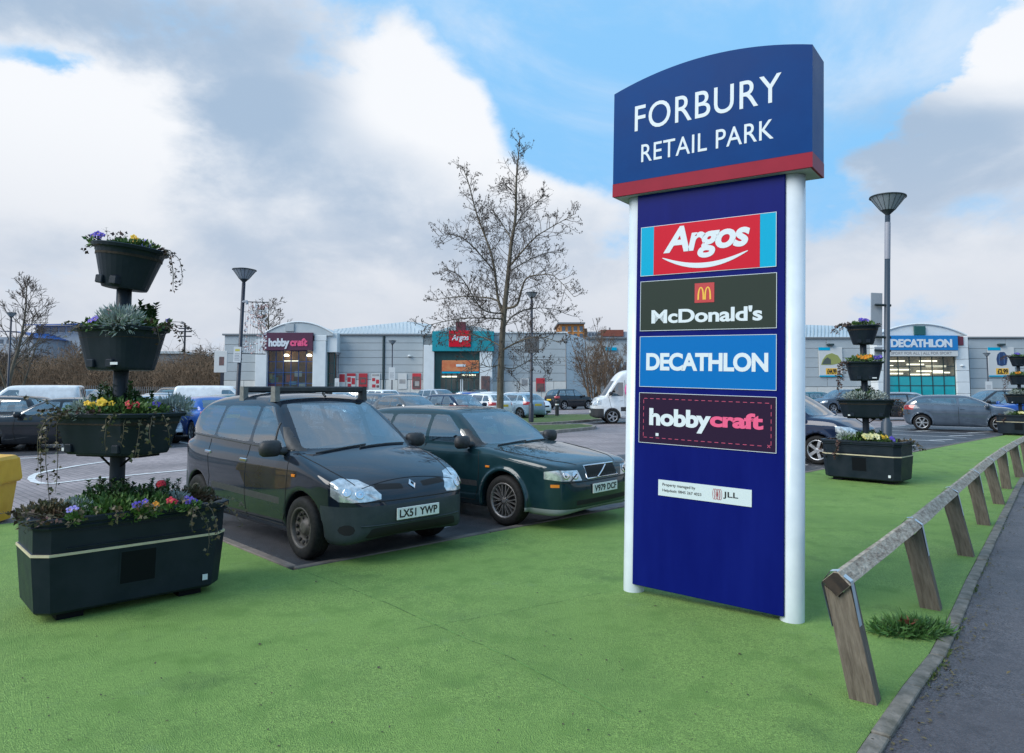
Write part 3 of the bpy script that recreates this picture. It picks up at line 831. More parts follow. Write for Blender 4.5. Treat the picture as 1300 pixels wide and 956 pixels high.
M_CARPET = ground_mat('green_rubber_surface', [(.042, .110, .013), (.350, .545, .130), (.200, .345, .080), (.140, .270, .050)], 150, .55, .9, .9, .010, speck=(7, .035, (.02, .045, .015), 2), stain=[(.9, .56, .80, (.050, .120, .026)), (2.6, .60, .80, (.20, .33, .11)), (.35, .50, .72, (.135, .255, .055))])
M_VERGE = ground_mat('verge_grass', [(.06, .12, .025), (.15, .23, .06), (.13, .16, .06)], 40, .9, .95, .9, .05)
M_FARGR = ground_mat('far_ground', [(.055, .057, .06), (.075, .076, .08), (.06, .062, .066)], 3, .05, .85, .2)
def paver_mat():
    m = bpy.data.materials.new('block_paving'); m.use_nodes = True; nt = m.node_tree; N, Lk = nt.nodes, nt.links
    b = N['Principled BSDF']; b.inputs['Roughness'].default_value = .7
    t = N.new('ShaderNodeTexCoord'); mp_ = N.new('ShaderNodeMapping'); mp_.inputs['Rotation'].default_value = (0, 0, PKA)
    Lk.new(t.outputs['Object'], mp_.inputs[0])
    k = N.new('ShaderNodeTexBrick'); k.inputs['Scale'].default_value = 1.0; k.inputs['Brick Width'].default_value = .21; k.inputs['Row Height'].default_value = .105; k.inputs['Mortar Size'].default_value = .006
    k.inputs['Color1'].default_value = (.345, .285, .28, 1); k.inputs['Color2'].default_value = (.255, .215, .215, 1); k.inputs['Mortar'].default_value = (.12, .105, .105, 1)
    Lk.new(mp_.outputs[0], k.inputs['Vector'])
    n = N.new('ShaderNodeTexNoise'); n.inputs['Scale'].default_value = .5; n.inputs['Detail'].default_value = 6; Lk.new(t.outputs['Object'], n.inputs['Vector'])
    x = N.new('ShaderNodeMix'); x.data_type = 'RGBA'; x.blend_type = 'MULTIPLY'; x.inputs[0].default_value = 1
    r = N.new('ShaderNodeMapRange'); r.inputs[1].default_value = .3; r.inputs[2].default_value = .7; r.inputs[3].default_value = .72; r.inputs[4].default_value = 1.25; Lk.new(n.outputs[0], r.inputs[0])
    Lk.new(k.outputs[0], x.inputs[6]); Lk.new(r.outputs[0], x.inputs[7]); Lk.new(x.outputs[2], b.inputs['Base Color'])
    bp = N.new('ShaderNodeBump'); bp.inputs['Strength'].default_value = .4; bp.inputs['Distance'].default_value = .006; bp.invert = True
    Lk.new(k.outputs['Fac'], bp.inputs['Height']); Lk.new(bp.outputs[0], b.inputs['Normal'])
    return m
M_PAVE = paver_mat()
M_LINE = mat('white_road_paint', (.72, .72, .71), .6, col2=(.45, .45, .44), scale=9, detail=6, lo=.5, hi=.75)
M_CONC = mat('concrete_edging', (.24, .215, .185), .85, col2=(.10, .095, .075), scale=10, detail=6, bump=.4, bscale=60)
M_KERBST = mat('kerb_stone', (.38, .32, .27), .85, col2=(.25, .21, .18), scale=6, detail=6, bump=.3, bscale=50)

Z0 = -.022
sheet('ground', [(-1500, -1500), (1500, -1500), (1500, 1500), (-1500, 1500)], Z0 - .01, M_FARGR)
sheet('car_park', [(-75, -8), (75, -8), (75, 72.5), (-75, 72.5)], Z0 - .004, M_ASPH)
# block-paved lane behind the first row of bays, tarmac bays in front of it
pav = [PK(-40, 4.9), PK(45, 4.9), PK(45, 14.9), PK(-40, 14.9)]
sheet('road', pav, Z0, M_PAVE)
sheet('paved_lane', [PK(-40, 25.4), PK(60, 25.4), PK(60, 32), PK(-40, 32)], Z0, M_PAVE)
sheet('parking_bays', [PK(.0, -.04), PK(60, -.04), PK(60, 4.9), PK(0, 4.9)], Z0 + .004, M_BAY)
sheet('parking_bay_row', [PK(-14, 15.2), PK(30, 15.2), PK(30, 24.9), PK(-14, 24.9)], Z0 + .004, M_BAY)
# white lines
def stripe(p, q, w, z=Z0 + .009):
    p, q = Vector((p[0], p[1])), Vector((q[0], q[1])); d = (q - p).normalized(); n = Vector((-d.y, d.x)) * w / 2
    return [(p + n), (q + n), (q - n), (p - n)]
nline = 0
for k in range(0, 13):
    a = 2.2 + 2.5 * (k) if k < 9 else 2.2 + 2.5 * k
    sheet('bay_line', stripe(PK(a, .55), PK(a, 4.7), .10), Z0 + .009, M_LINE)
for k in range(-5, 12):
    for b0, b1 in ((15.4, 19.9), (20.3, 24.7)):
        sheet('bay_line', stripe(PK(-.5 + 2.5 * k, b0), PK(-.5 + 2.5 * k, b1), .10), Z0 + .009, M_LINE)
sheet('bay_line', stripe(PK(-11, 20.1), PK(28, 20.1), .10), Z0 + .0095, M_LINE)
# hatched outline painted on the block paving, rounded at its near end
tip = [gp(237, 590, 0), gp(140, 590.5, 0), gp(75, 594.5, 0), gp(52, 598, 0), gp(42, 602, 0), gp(39, 606, 0), gp(43, 609.5, 0), gp(51, 612, 0), gp(62, 613.2, 0), gp(115, 611, 0), gp(240, 599, 0)]
tip = [gp(150, 583, 0), gp(100, 590, 0), gp(66, 596, 0), gp(48, 600, 0), gp(41, 603.5, 0), gp(39.5, 607, 0), gp(44, 610.5, 0), gp(54, 612.5, 0), gp(66, 612.8, 0), gp(120, 606.5, 0), gp(245, 595, 0)]
def ribbon(name, pts, w, z, m, parent=None, kind='structure', thick=0):
    L_, R_ = [], []
    for i, p in enumerate(pts):
        a, b = Vector(pts[max(i - 1, 0)]).xy, Vector(pts[min(i + 1, len(pts) - 1)]).xy
        d = (b - a).normalized(); n = Vector((-d.y, d.x)) * w / 2
        L_.append(Vector(p).xy + n); R_.append(Vector(p).xy - n)
    me = bpy.data.meshes.new(name); n = len(pts)
    vs = [(q.x, q.y, z) for q in L_ + R_]; fs = [(i, n + i, n + i + 1, i + 1) for i in range(n - 1)]
    if thick:
        vs += [(q.x, q.y, z - thick) for q in L_ + R_]
        fs += [(i + 1, i + 1 + 2 * n, i + 2 * n, i) for i in range(n - 1)] + [(n + i, n + i + 2 * n, n + i + 1 + 2 * n, n + i + 1) for i in range(n - 1)]
        fs += [(0, 2 * n, 3 * n, n), (n - 1, 2 * n - 1, 4 * n - 1, 3 * n - 1)]
    me.from_pydata(vs, [], fs); me.update()
    o = link(name, me, m, parent)
    if parent is None: tag(o, kind=kind)
    return o
ribbon('painted_island_line', tip, .12, Z0 + .009, M_LINE)
ribbon('lane_line', [gp(-5, 583, 0), gp(50, 580, 0)], .12, Z0 + .009, M_LINE)
ribbon('lane_line', [gp(96, 574, 0), gp(116, 571.5, 0)], .12, Z0 + .009, M_LINE)
for q in (((1125, 541.5), (1150, 540)), ((1112, 566), (1160, 565)), ((1163, 547), (1190, 545.5)), ((1205, 553), (1235, 552)), ((1228, 549), (1262, 547.6)), ((1180, 558.5), (1210, 557.5))):
    ribbon('bay_line', [gp(*q[0], 0), gp(*q[1], 0)], .12, Z0 + .010, M_LINE)

# green rubber surface on this side of the kerb, and the footpath at the right
EDGE = [(-3.2, -4.0), (-1.6, -1.0), (.35, 1.85), (1.25, 2.92), (2.19, 4.02), (2.60, 4.47), (3.07, 5.06), (3.94, 6.18), (5.05, 7.58), (8.72, 12.2), (10.1, 13.9), (15.3, 20.0), (23.5, 29.0), (32, 38)]
carp = [(p[0], p[1]) for p in EDGE if p[1] < 30] + [tuple(PK(31.5, -.10)[:2]), tuple(PK(-.10, -.10)[:2]), tuple(PK(-.10, 4.4)[:2]), tuple(PK(-11, 4.4)[:2]), (-22, -4)]
sheet('green_surface', carp, 0.0, M_CARPET, thick=.03)
path = [(p[0], p[1]) for p in EDGE] + [(60, 38), (60, -4)]
sheet('footpath', path, -.012, M_PATH)
for pts in ([(378, 722), (470, 757), (560, 797), (640, 832), (720, 872), (800, 915)], [(520, 800), (640, 778), (770, 752)]):
    Q = [gp(*p, 0) for p in pts]; random.seed(4)
    W_ = []
    for a, b in zip(Q[:-1], Q[1:]):
        for k in range(6): W_.append(a.lerp(b, k / 6) + Vector((random.uniform(-.008, .008), random.uniform(-.008, .008), 0)))
    ribbon('surface_seam', W_ + [Q[-1]], .006 if pts[0][0] == 378 else .004, .0035, mat('seam_dark', (.04, .085, .03), .95, col2=(.17, .36, .09), scale=9, lo=.42, hi=.56))
# edging between green surface and bays: boards end to end
edg = tag(bpy.data.objects.new('bay_edging', None), kind='structure'); COL.objects.link(edg)
M_BOARD = mat('edging_board', (.21, .175, .15), .85, col2=(.12, .10, .085), scale=5, detail=6, bump=.3, bscale=40)
def edging(pts, piece, w, z0, z1, m, parent, gap=.006, name='edging_stone'):
    i = 0
    for a, b in zip(pts[:-1], pts[1:]):
        a, b = Vector((a[0], a[1])), Vector((b[0], b[1])); L = (b - a).length; n = max(1, round(L / piece)); d = (b - a).normalized()
        for k in range(n):
            p = a + d * (L * k / n + gap / 2); l = L / n - gap
            random.seed(i * 7 + 3); dz = random.uniform(-.004, .004); ang = math.atan2(d.y, d.x) + random.uniform(-.004, .004)
            MB().bbox(0, l, -w / 2, w / 2, z0, z1 + dz, .006).build(name, m, parent, (p.x, p.y, 0), (0, 0, ang)); i += 1
edging([PK(-.05, -.05)[:2], PK(26, -.05)[:2]], 2.4, .09, -.1, .012, M_BOARD, edg, name='edging_board')
edging([PK(-.05, 4.4)[:2], PK(-.05, .0)[:2]], 2.2, .09, -.1, .012, M_BOARD, edg, name='edging_board')
pe = tag(bpy.data.objects.new('footpath_edging', None), kind='structure'); COL.objects.link(pe)
def offset(P, d):
    out = []
    for i, p in enumerate(P):
        a, b = Vector(P[max(i - 1, 0)]), Vector(P[min(i + 1, len(P) - 1)]); t = (b - a).normalized(); n = Vector((t.y, -t.x))
        out.append(tuple(Vector(p) + n * d))
    return out
EO = offset(EDGE, .045)
edging([p for p in EO if -2 < p[1] < 20.5], .915, .085, -.12, .008, M_CONC, pe, gap=.014)
# grass islands with kerb stones in the middle of the car park
def island(name, pts):
    r = tag(bpy.data.objects.new(name, None), kind='structure'); COL.objects.link(r)
    P = [gp(*p, 0) for p in pts]
    c = sum((Vector((p.x, p.y)) for p in P), Vector((0, 0))) / len(P)
    inner = [Vector((p.x, p.y)).lerp(c, .04) for p in P]
    o = MB().prism([(q.x, q.y) for q in inner], -.05, .085).build('turf', M_VERGE, r)
    ring = [(p.x, p.y) for p in P] + [(P[0].x, P[0].y)]
    edging(ring, .9, .14, -.1, .10, M_KERBST, r, name='kerb_stone')
island('grass_island', [(600, 566), (690, 551), (753, 544.5), (755, 542.5), (740, 540.5), (640, 543), (560, 552)])
island('grass_island', [(640, 541), (700, 538.6), (762, 534), (768, 531), (756, 527.6), (700, 528), (640, 531)])

# ---------------------------------------------------------------- the totem sign
M_NAVY = mat('navy_panel', (.002, .006, .125), .38, col2=(.003, .009, .150), scale=1.6, spec=.10, rvar=.05, stretch=(3, 3, .5))
M_BLUE = mat('header_blue', (.001, .040, .175), .34, col2=(.002, .050, .205), scale=1.8, spec=.06, rvar=.05)
M_SRED = mat('stripe_red', (.31, .016, .038), .4, col2=(.27, .014, .034), scale=4, spec=.12)
M_POST = mat('white_post', (.70, .76, .79), .30, col2=(.60, .66, .70), scale=3, coat=.4)
M_SWHT = mat('sign_white', (.68, .74, .78), .5)
M_SOFF = mat('soffit_grey', (.36, .38, .38), .5)
sg = thing('totem_sign', 'tall navy blue shopping park totem sign with white posts on the green surface', 'sign', (1.4437, 5.4017, 0), (0, .0289, -.642))
panel = MB().bbox(-.592, .592, 0, .16, .056, 3.235, .004).build('panel', M_NAVY, sg)
for x in (-.625, .625):
    MB().lathe([(.084, -.06), (.084, 3.23), (0, 3.23)], 24).build('post', M_POST, sg, (x, .095, 0))
arc = [(-.794 + 1.588 * k / 24, 4.12 + .122 * (1 - (k / 12 - 1) ** 2)) for k in range(25)]
MY = Matrix(((1, 0, 0, 0), (0, 0, 1, 0), (0, 1, 0, 0), (0, 0, 0, 1)))     # prism in xz, extruded along y
hd = MB().prism([(-.794, 3.346), (.794, 3.346)] + arc[::-1], -.058, .275, MY).build('header', M_BLUE, sg)
MB().prism([(-.796, 3.236), (.796, 3.236), (.796, 3.344), (-.796, 3.344)], -.060, .277, MY).build('stripe', M_SRED, sg)
MB().box(-.78, .78, -.045, .262, 3.2315, 3.2355).build('soffit', M_SOFF, sg)
def lettering(txt, u0, u1, v0, v1, m, parent, front, **k):
    me = text_mesh('lettering', txt, u0, u1, v0, v1, depth=0, **k)
    return link('lettering', me, m, parent, (0, front, 0))
lettering('FORBURY', -.597, .581, 3.757, 3.973, M_SWHT, hd, -.0585, bold=.004, spacing=1.08)
lettering('RETAIL PARK', -.534, .527, 3.491, 3.637, M_SWHT, hd, -.0585, bold=.004, spacing=1.05)
def plate(name, u0, u1, v0, v1, m, parent=sg, y=0.0, t=.006, frame=True, label=None):
    o = MB().box(u0, u1, y - t, y, v0, v1).build(name, m, parent)
    if label: o['label'] = label
    if frame:
        w = .0035; f = MB(); a, b = y - t - .0012, y - t + .002
        f.box(u0 - w, u1 + w, a, b, v1, v1 + w).box(u0 - w, u1 + w, a, b, v0 - w, v0).box(u0 - w, u0, a, b, v0, v1).box(u1, u1 + w, a, b, v0, v1)
        f.build('frame', M_SWHT, o)
    return o
M_RED = mat('sign_red', (.60, .012, .032), .4, spec=.12); M_CYAN = mat('sign_cyan', (.0, .38, .60), .4, spec=.12)
M_OLIVE = mat('sign_olive', (.034, .046, .038), .45, spec=.1); M_GOLD = mat('sign_gold', (.85, .48, .05), .4); M_MRED = mat('sign_square_red', (.50, .03, .035), .4)
M_DBLUE = mat('sign_azure', (.001, .15, .46), .4, spec=.12); M_PLUM = mat('sign_plum', (.026, .012, .036), .42, spec=.1); M_PINK = mat('sign_pink', (.82, .10, .235), .45)
a_ = plate('tenant_panel', -.549, .531, 2.558, 2.956, M_CYAN, label='red and cyan tenant panel with white smile')
MB().box(-.436, .415, -.0085, -.006, 2.5585, 2.9555).build('red_field', M_RED, a_)
lettering('Argos', -.352, .343, 2.665, 2.935, M_SWHT, a_, -.0085, bold=.035, shear=.22, spacing=.93)
sm = []
for k in range(25):
    t = k / 24; u = -.358 + .685 * t; mid = 1 - (2 * t - 1) ** 2
    sm.append((u, 2.686 - .105 * mid, .034 * (mid ** .8) + .006))
MB().prism([(u, v + w * .15) for u, v, w in sm] + [(u, v + w * .15 + w) for u, v, w in sm[::-1]], -.0105, -.0085, MY).build('smile', M_SWHT, a_)
b_ = plate('tenant_panel', -.547, .535, 2.108, 2.508, M_OLIVE, label='olive tenant panel with small red square')
MB().box(-.085, .072, -.0085, -.006, 2.315, 2.468).build('red_square', M_MRED, b_)
arch = MB()
for c in (-.034, .021):
    Q = []
    for k in range(13):
        t = k / 12 * math.pi; Q.append((c + .0275 * -math.cos(t), 2.338 + .10 * math.sin(t) ** .75))
    I = [(c + (u - c) * .52, 2.338 + (v - 2.338) * .90) for u, v in Q]
    for i in range(12): arch.prism([Q[i], Q[i + 1], I[i + 1], I[i]], -.0105, -.0085, MY)
arch.build('arches', M_GOLD, b_)
lettering("McDonald's", -.449, .436, 2.163, 2.277, M_SWHT, b_, -.006, bold=.028, spacing=.96)
c_ = plate('tenant_panel', -.546, .535, 1.655, 2.057, M_DBLUE, label='azure tenant panel with bold white capitals')
lettering('DECATHLON', -.49, .48, 1.784, 1.926, M_SWHT, c_, -.006, bold=.038, spacing=.94)
d_ = plate('tenant_panel', -.545, .536, 1.204, 1.601, M_PLUM, label='dark plum tenant panel with dashed pink border')
lettering('hobby', -.457, .054, 1.305, 1.482, M_SWHT, d_, -.006, bold=.04, spacing=.96)
lettering('craft', .046, .447, 1.362, 1.478, M_PINK, d_, -.006, bold=.04, spacing=.96)
ds = MB()
for k in range(19):
    u = -.505 + k * .0535; ds.box(u, u + .030, -.008, -.006, 1.556, 1.5605)
    if k < 18: ds.box(u, u + .030, -.008, -.006, 1.244, 1.2485)
for k in range(6):
    v = 1.255 + k * .0525
    for u in (-.5075, .5025): ds.box(u - .0022, u + .0022, -.008, -.006, v, v + .03)
for s_ in (1, -1): ds.box(-.014, .014, -.008, -.006, -.0025, .0025, Matrix.Translation((.487, 0, 1.247)) @ Matrix.Rotation(s_ * R(45), 4, 'Y'))
tag(ds.build('dashed_border', mat('sign_rose', (.52, .07, .15), .5), d_), kind='stuff')
MB().box(-.40, -.375, -.008, -.006, 1.262, 1.285, ).build('sticker', M_SWHT, d_)
e_ = plate('notice_plaque', -.372, .365, .796, .920, mat('plaque_white', (.62, .70, .72), .5), frame=False, label='small white notice plaque')
lettering('Property managed by', -.336, -.066, .868, .897, M_INK, e_, -.006, bold=-.002)
lettering('Helpdesk: 0845 267 4023', -.336, -.017, .825, .852, M_INK, e_, -.006, bold=-.002)
lettering('JLL', .153, .266, .833, .886, M_INK, e_, -.006, bold=.012)
lg = MB()
for k in range(-2, 3):
    c = .107 + k * .0125; w = .012 * (1 if k else .6)
    for i in range(16):
        t0, t1 = 2 * math.pi * i / 16, 2 * math.pi * (i + 1) / 16
        P = [(c + w * math.cos(t0), .859 + .041 * math.sin(t0)), (c + w * math.cos(t1), .859 + .041 * math.sin(t1)), (c + (w - .0028) * math.cos(t1), .859 + .0375 * math.sin(t1)), (c + (w - .0028) * math.cos(t0), .859 + .0375 * math.sin(t0))]
        lg.prism(P, -.0075 - .0002 * k, -.006, MY)
tag(lg.build('logo', mat('logo_red', (.35, .03, .045), .5), e_), kind='stuff')
# ---------------------------------------------------------------- plants
def leaf_pts(c, d, up, L, w, fold=.3):
    d = d.normalized(); s_ = d.cross(up)
    s_ = s_.normalized() if s_.length > 1e-4 else Vector((1, 0, 0))
    n = s_.cross(d)
    return [c, c + d * L * .45 + s_ * w + n * fold * w, c + d * L, c + d * L * .45 - s_ * w + n * fold * w]
def rv(rng): 
    while True:
        v = Vector((rng.uniform(-1, 1), rng.uniform(-1, 1), rng.uniform(-1, 1)))
        if .01 < v.length < 1: return v.normalized()
def leaf_mass(mb, rng, n, c, rad, L, w, upbias=.6):
    """leaves filling an ellipsoid, pointing outwards and up"""
    for _ in range(n):
        v = rv(rng); k = rng.random() ** .45
        p = Vector((c[0] + v.x * rad[0] * k, c[1] + v.y * rad[1] * k, c[2] + v.z * rad[2] * k))
        d = (v * .8 + Vector((0, 0, upbias)) + rv(rng) * .6)
        l = L * rng.uniform(.6, 1.25)
        q = leaf_pts(p, d, rv(rng), l, w * l / L)
        mb.add(q, [(0, 1, 2), (0, 2, 3)])
def bloom(mb, c, d, r, n=5, cup=.25):
    d = d.normalized(); a = d.cross(Vector((.3, .2, 1))).normalized(); b = d.cross(a)
    for k in range(n):
        t = 2 * math.pi * k / n; e = a * math.cos(t) + b * math.sin(t); s_ = b * math.cos(t) - a * math.sin(t)
        P = [c, c + e * r * .55 + s_ * r * .42 + d * cup * r, c + e * r + s_ * r * .22 + d * cup * r * .8, c + e * r - s_ * r * .22 + d * cup * r * .8, c + e * r * .55 - s_ * r * .42 + d * cup * r]
        mb.add(P, [(0, 1, 2, 3, 4)])
def leafmat(name, a, b, rough=.55): return mat(name, a, rough, col2=b, scale=9, detail=2, lo=.3, hi=.7)
M_IVY = leafmat('ivy_leaf', (.055, .075, .025), (.13, .075, .045)); M_IVYD = leafmat('ivy_leaf_dark', (.045, .035, .022), (.11, .045, .04))
M_BOXL = leafmat('evergreen_leaf', (.020, .055, .014), (.055, .12, .03)); M_SILV = leafmat('silver_leaf', (.22, .27, .24), (.40, .45, .42), .8)
M_BEDL = leafmat('bedding_leaf', (.045, .11, .02), (.11, .20, .045)); M_STEM = leafmat('plant_stem', (.06, .05, .03), (.10, .09, .05))
M_FLW = {'violet': leafmat('violet_petal', (.07, .04, .36), (.16, .10, .55)), 'lilac': leafmat('lilac_petal', (.25, .20, .55), (.35, .30, .68)), 'yellow': leafmat('yellow_petal', (.80, .42, .01), (.85, .60, .04)),
         'red': leafmat('red_petal', (.50, .008, .02), (.65, .02, .06)), 'pink': leafmat('pink_petal', (.55, .04, .12), (.65, .12, .20)), 'orange': leafmat('orange_petal', (.75, .22, .01), (.8, .35, .02)), 'cream': leafmat('cream_petal', (.75, .68, .25), (.8, .75, .45))}
M_EYE = mat('flower_eye', (.6, .35, .02), .6)
def strand(mb_s, mb_l, rng, p0, out, L, drop=1.0, leaf=.035, n=26, up=.12, wave=.05):
    """one trailing stem with leaves"""
    pts = []; p = Vector(p0); d = (Vector(out).normalized() + Vector((0, 0, up * 4))).normalized(); st = L / n
    for i in range(n):
        pts.append(p.copy()); d = (d + Vector((rng.uniform(-wave, wave) * 3, rng.uniform(-wave, wave) * 3, -.16 * drop))).normalized(); p = p + d * st
    mb_s.tube(pts, [.003] * (n - 4) + [.0025, .002, .0015, .001], 3, caps=False)
    for q in pts[1:]:
        for _ in range(rng.choice((1, 1, 2))):
            v = rv(rng); v.z *= .4; v = v + Vector((0, 0, -.2))
            l = leaf * rng.uniform(.6, 1.2); c = q + v * .012
            e = v.normalized(); s_ = e.cross(rv(rng)).normalized()
            P = [c, c + e * l * .35 + s_ * l * .5, c + e * l * .6 + s_ * l * .2, c + e * l, c + e * l * .6 - s_ * l * .2, c + e * l * .35 - s_ * l * .5]
            mb_l.add(P, [(0, 1, 2, 3), (0, 3, 4, 5)])
def plant(name, label, loc, build, cat='plant', group=None):
    """build(rng, parts) fills parts[name] = (MB, material)"""
    t = thing(name, label, cat, loc, (0, 0, 0), group)
    parts = {}
    random.seed(hash(label) % 1000 if False else sum(map(ord, label))); build(random, parts)
    for k, (mb, m) in parts.items():
        if isinstance(mb, list):
            for fl, ey in mb:
                h_ = fl.build(k, m, t); ey.build('flower_eye', M_EYE, h_)
        elif mb.f:
            o = mb.build(k, m, t)
            if k in ('leaves', 'stem', 'dead_leaf'): tag(o, kind='stuff')
    return t
def p_flower(color, heads, spread=.05, leaves=60, r=.024, h=.05, leafm=None, n=5, ll=.04):
    def f(rng, P):
        lf, st = MB(), MB(); heads_ = []
        leaf_mass(lf, rng, leaves, (0, 0, .0), (spread * 1.3, spread * 1.3, .035), ll, ll * .28)
        for _ in range(heads):
            c = Vector((rng.uniform(-1, 1) * spread, rng.uniform(-1, 1) * spread - .01, h + rng.uniform(-.015, .02)))
            d = Vector((rng.uniform(-.4, .4) + .25, -1, rng.uniform(.2, .9)))
            fl, ey = MB(), MB(); bloom(fl, c, d, r * rng.uniform(.85, 1.15), n); bloom(ey, c + d.normalized() * .004, d, r * .22, 4, 0); heads_.append((fl, ey))
            st.tube([(c.x * .5, c.y * .5, -.03), c - d.normalized() * .003], .0022, 4)
        P['leaves'] = (lf, leafm or M_BEDL); P['stem'] = (st, M_STEM); P['flower_head'] = (heads_, M_FLW[color])
    return f
def p_ball(color, r, leaves=40, h=.09):
    """a full, many-petalled head on a stem"""
    def f(rng, P):
        lf, st, fl = MB(), MB(), MB()
        leaf_mass(lf, rng, leaves, (0, 0, .02), (.05, .05, .05), .05, .013)
        c = Vector((0, 0, h)); st.tube([(0, 0, -.04), c], .0035, 5)
        for _ in range(46):
            v = rv(rng); v.z = abs(v.z) * .7; bloom(fl, c + v * r * .6, v, r * .5, 4, .3)
        P['leaves'] = (lf, M_BEDL); P['stem'] = (st, M_STEM); P['petals'] = (fl, M_FLW[color])
    return f
def p_shrub(n, rad, m, L=.035, w=.011, stems=7, up=.6, spikes=False):
    def f(rng, P):
        lf, st = MB(), MB()
        if spikes:
            for _ in range(stems):
                b = Vector((rng.uniform(-1, 1) * rad[0], rng.uniform(-1, 1) * rad[1], -.03)); h = rad[2] * rng.uniform(1.1, 2.1)
                tp = b + Vector((rng.uniform(-.04, .04), rng.uniform(-.04, .04), h)); st.tube([b, tp], .003, 4)
                for k in range(int(h / .011)):
                    p = b.lerp(tp, (k + 1) / int(h / .011 + 1)); v = rv(rng); v.z = abs(v.z) * .5
                    for sg_ in (1, -1): lf.add(leaf_pts(p, Vector((v.x * sg_, v.y * sg_, .45)), Vector((0, 0, 1)), L * rng.uniform(.7, 1.1), w), [(0, 1, 2), (0, 2, 3)])
        else:
            for _ in range(stems):
                v = rv(rng); st.tube([(0, 0, -.04), (v.x * rad[0] * .8, v.y * rad[1] * .8, abs(v.z) * rad[2])], .003, 4)
        leaf_mass(lf, rng, n, (0, 0, rad[2] * .35), rad, L, w, up)
        P['leaves'] = (lf, m); P['stem'] = (st, M_STEM)
    return f
def p_ivy(strands, m=None, leaf=.034):
    """strands: (start offset, outward direction, length, droop)"""
    def f(rng, P):
        st, lf = MB(), MB()
        for s0, out, L, drop in strands: strand(st, lf, rng, s0, out, L, drop, leaf, n=max(8, int(L / .022)))
        P['stem'] = (st, M_STEM); P['leaves'] = (lf, m or M_IVY)
    return f

# ---------------------------------------------------------------- tiered planters
M_TUB = mat('planter_plastic', (.009, .016, .025), .42, col2=(.016, .023, .033), scale=5, detail=6, bump=.08, bscale=240, rvar=.09, spec=.22)
M_TUBIN = mat('planter_inset', (.0035, .005, .008), .5, spec=.15)
M_BAND = mat('cream_band', (.62, .54, .36), .55, col2=(.52, .45, .30), scale=12)
M_SOIL = mat('potting_soil', (.020, .014, .010), .95, col2=(.04, .03, .02), scale=40, bump=.5)
M_LABEL = mat('white_label', (.65, .68, .70), .5)
def octo(lx, ly, c): return [(-lx + c, -ly), (lx - c, -ly), (lx, -ly + c), (lx, ly - c), (lx - c, ly), (-lx + c, ly), (-lx, ly - c), (-lx, -ly + c)]
def stack(mb, rings):
    """rings of equal point count, joined"""
    n = len(rings[0][0]); vs = [(x, y, z) for P, z in rings for x, y in P]
    fs = [(i * n + k, i * n + (k + 1) % n, (i + 1) * n + (k + 1) % n, (i + 1) * n + k) for i in range(len(rings) - 1) for k in range(n)]
    mb.add(vs, fs); mb.add(vs, [tuple(range(n - 1, -1, -1))])
    return mb
def ellip(a, b, n=28, p=2.6):
    return [(a * math.copysign(abs(math.cos(t)) ** (2 / p), math.cos(t)), b * math.copysign(abs(math.sin(t)) ** (2 / p), math.sin(t))) for t in [2 * math.pi * k / n for k in range(n)]]
PL_MESH = {}
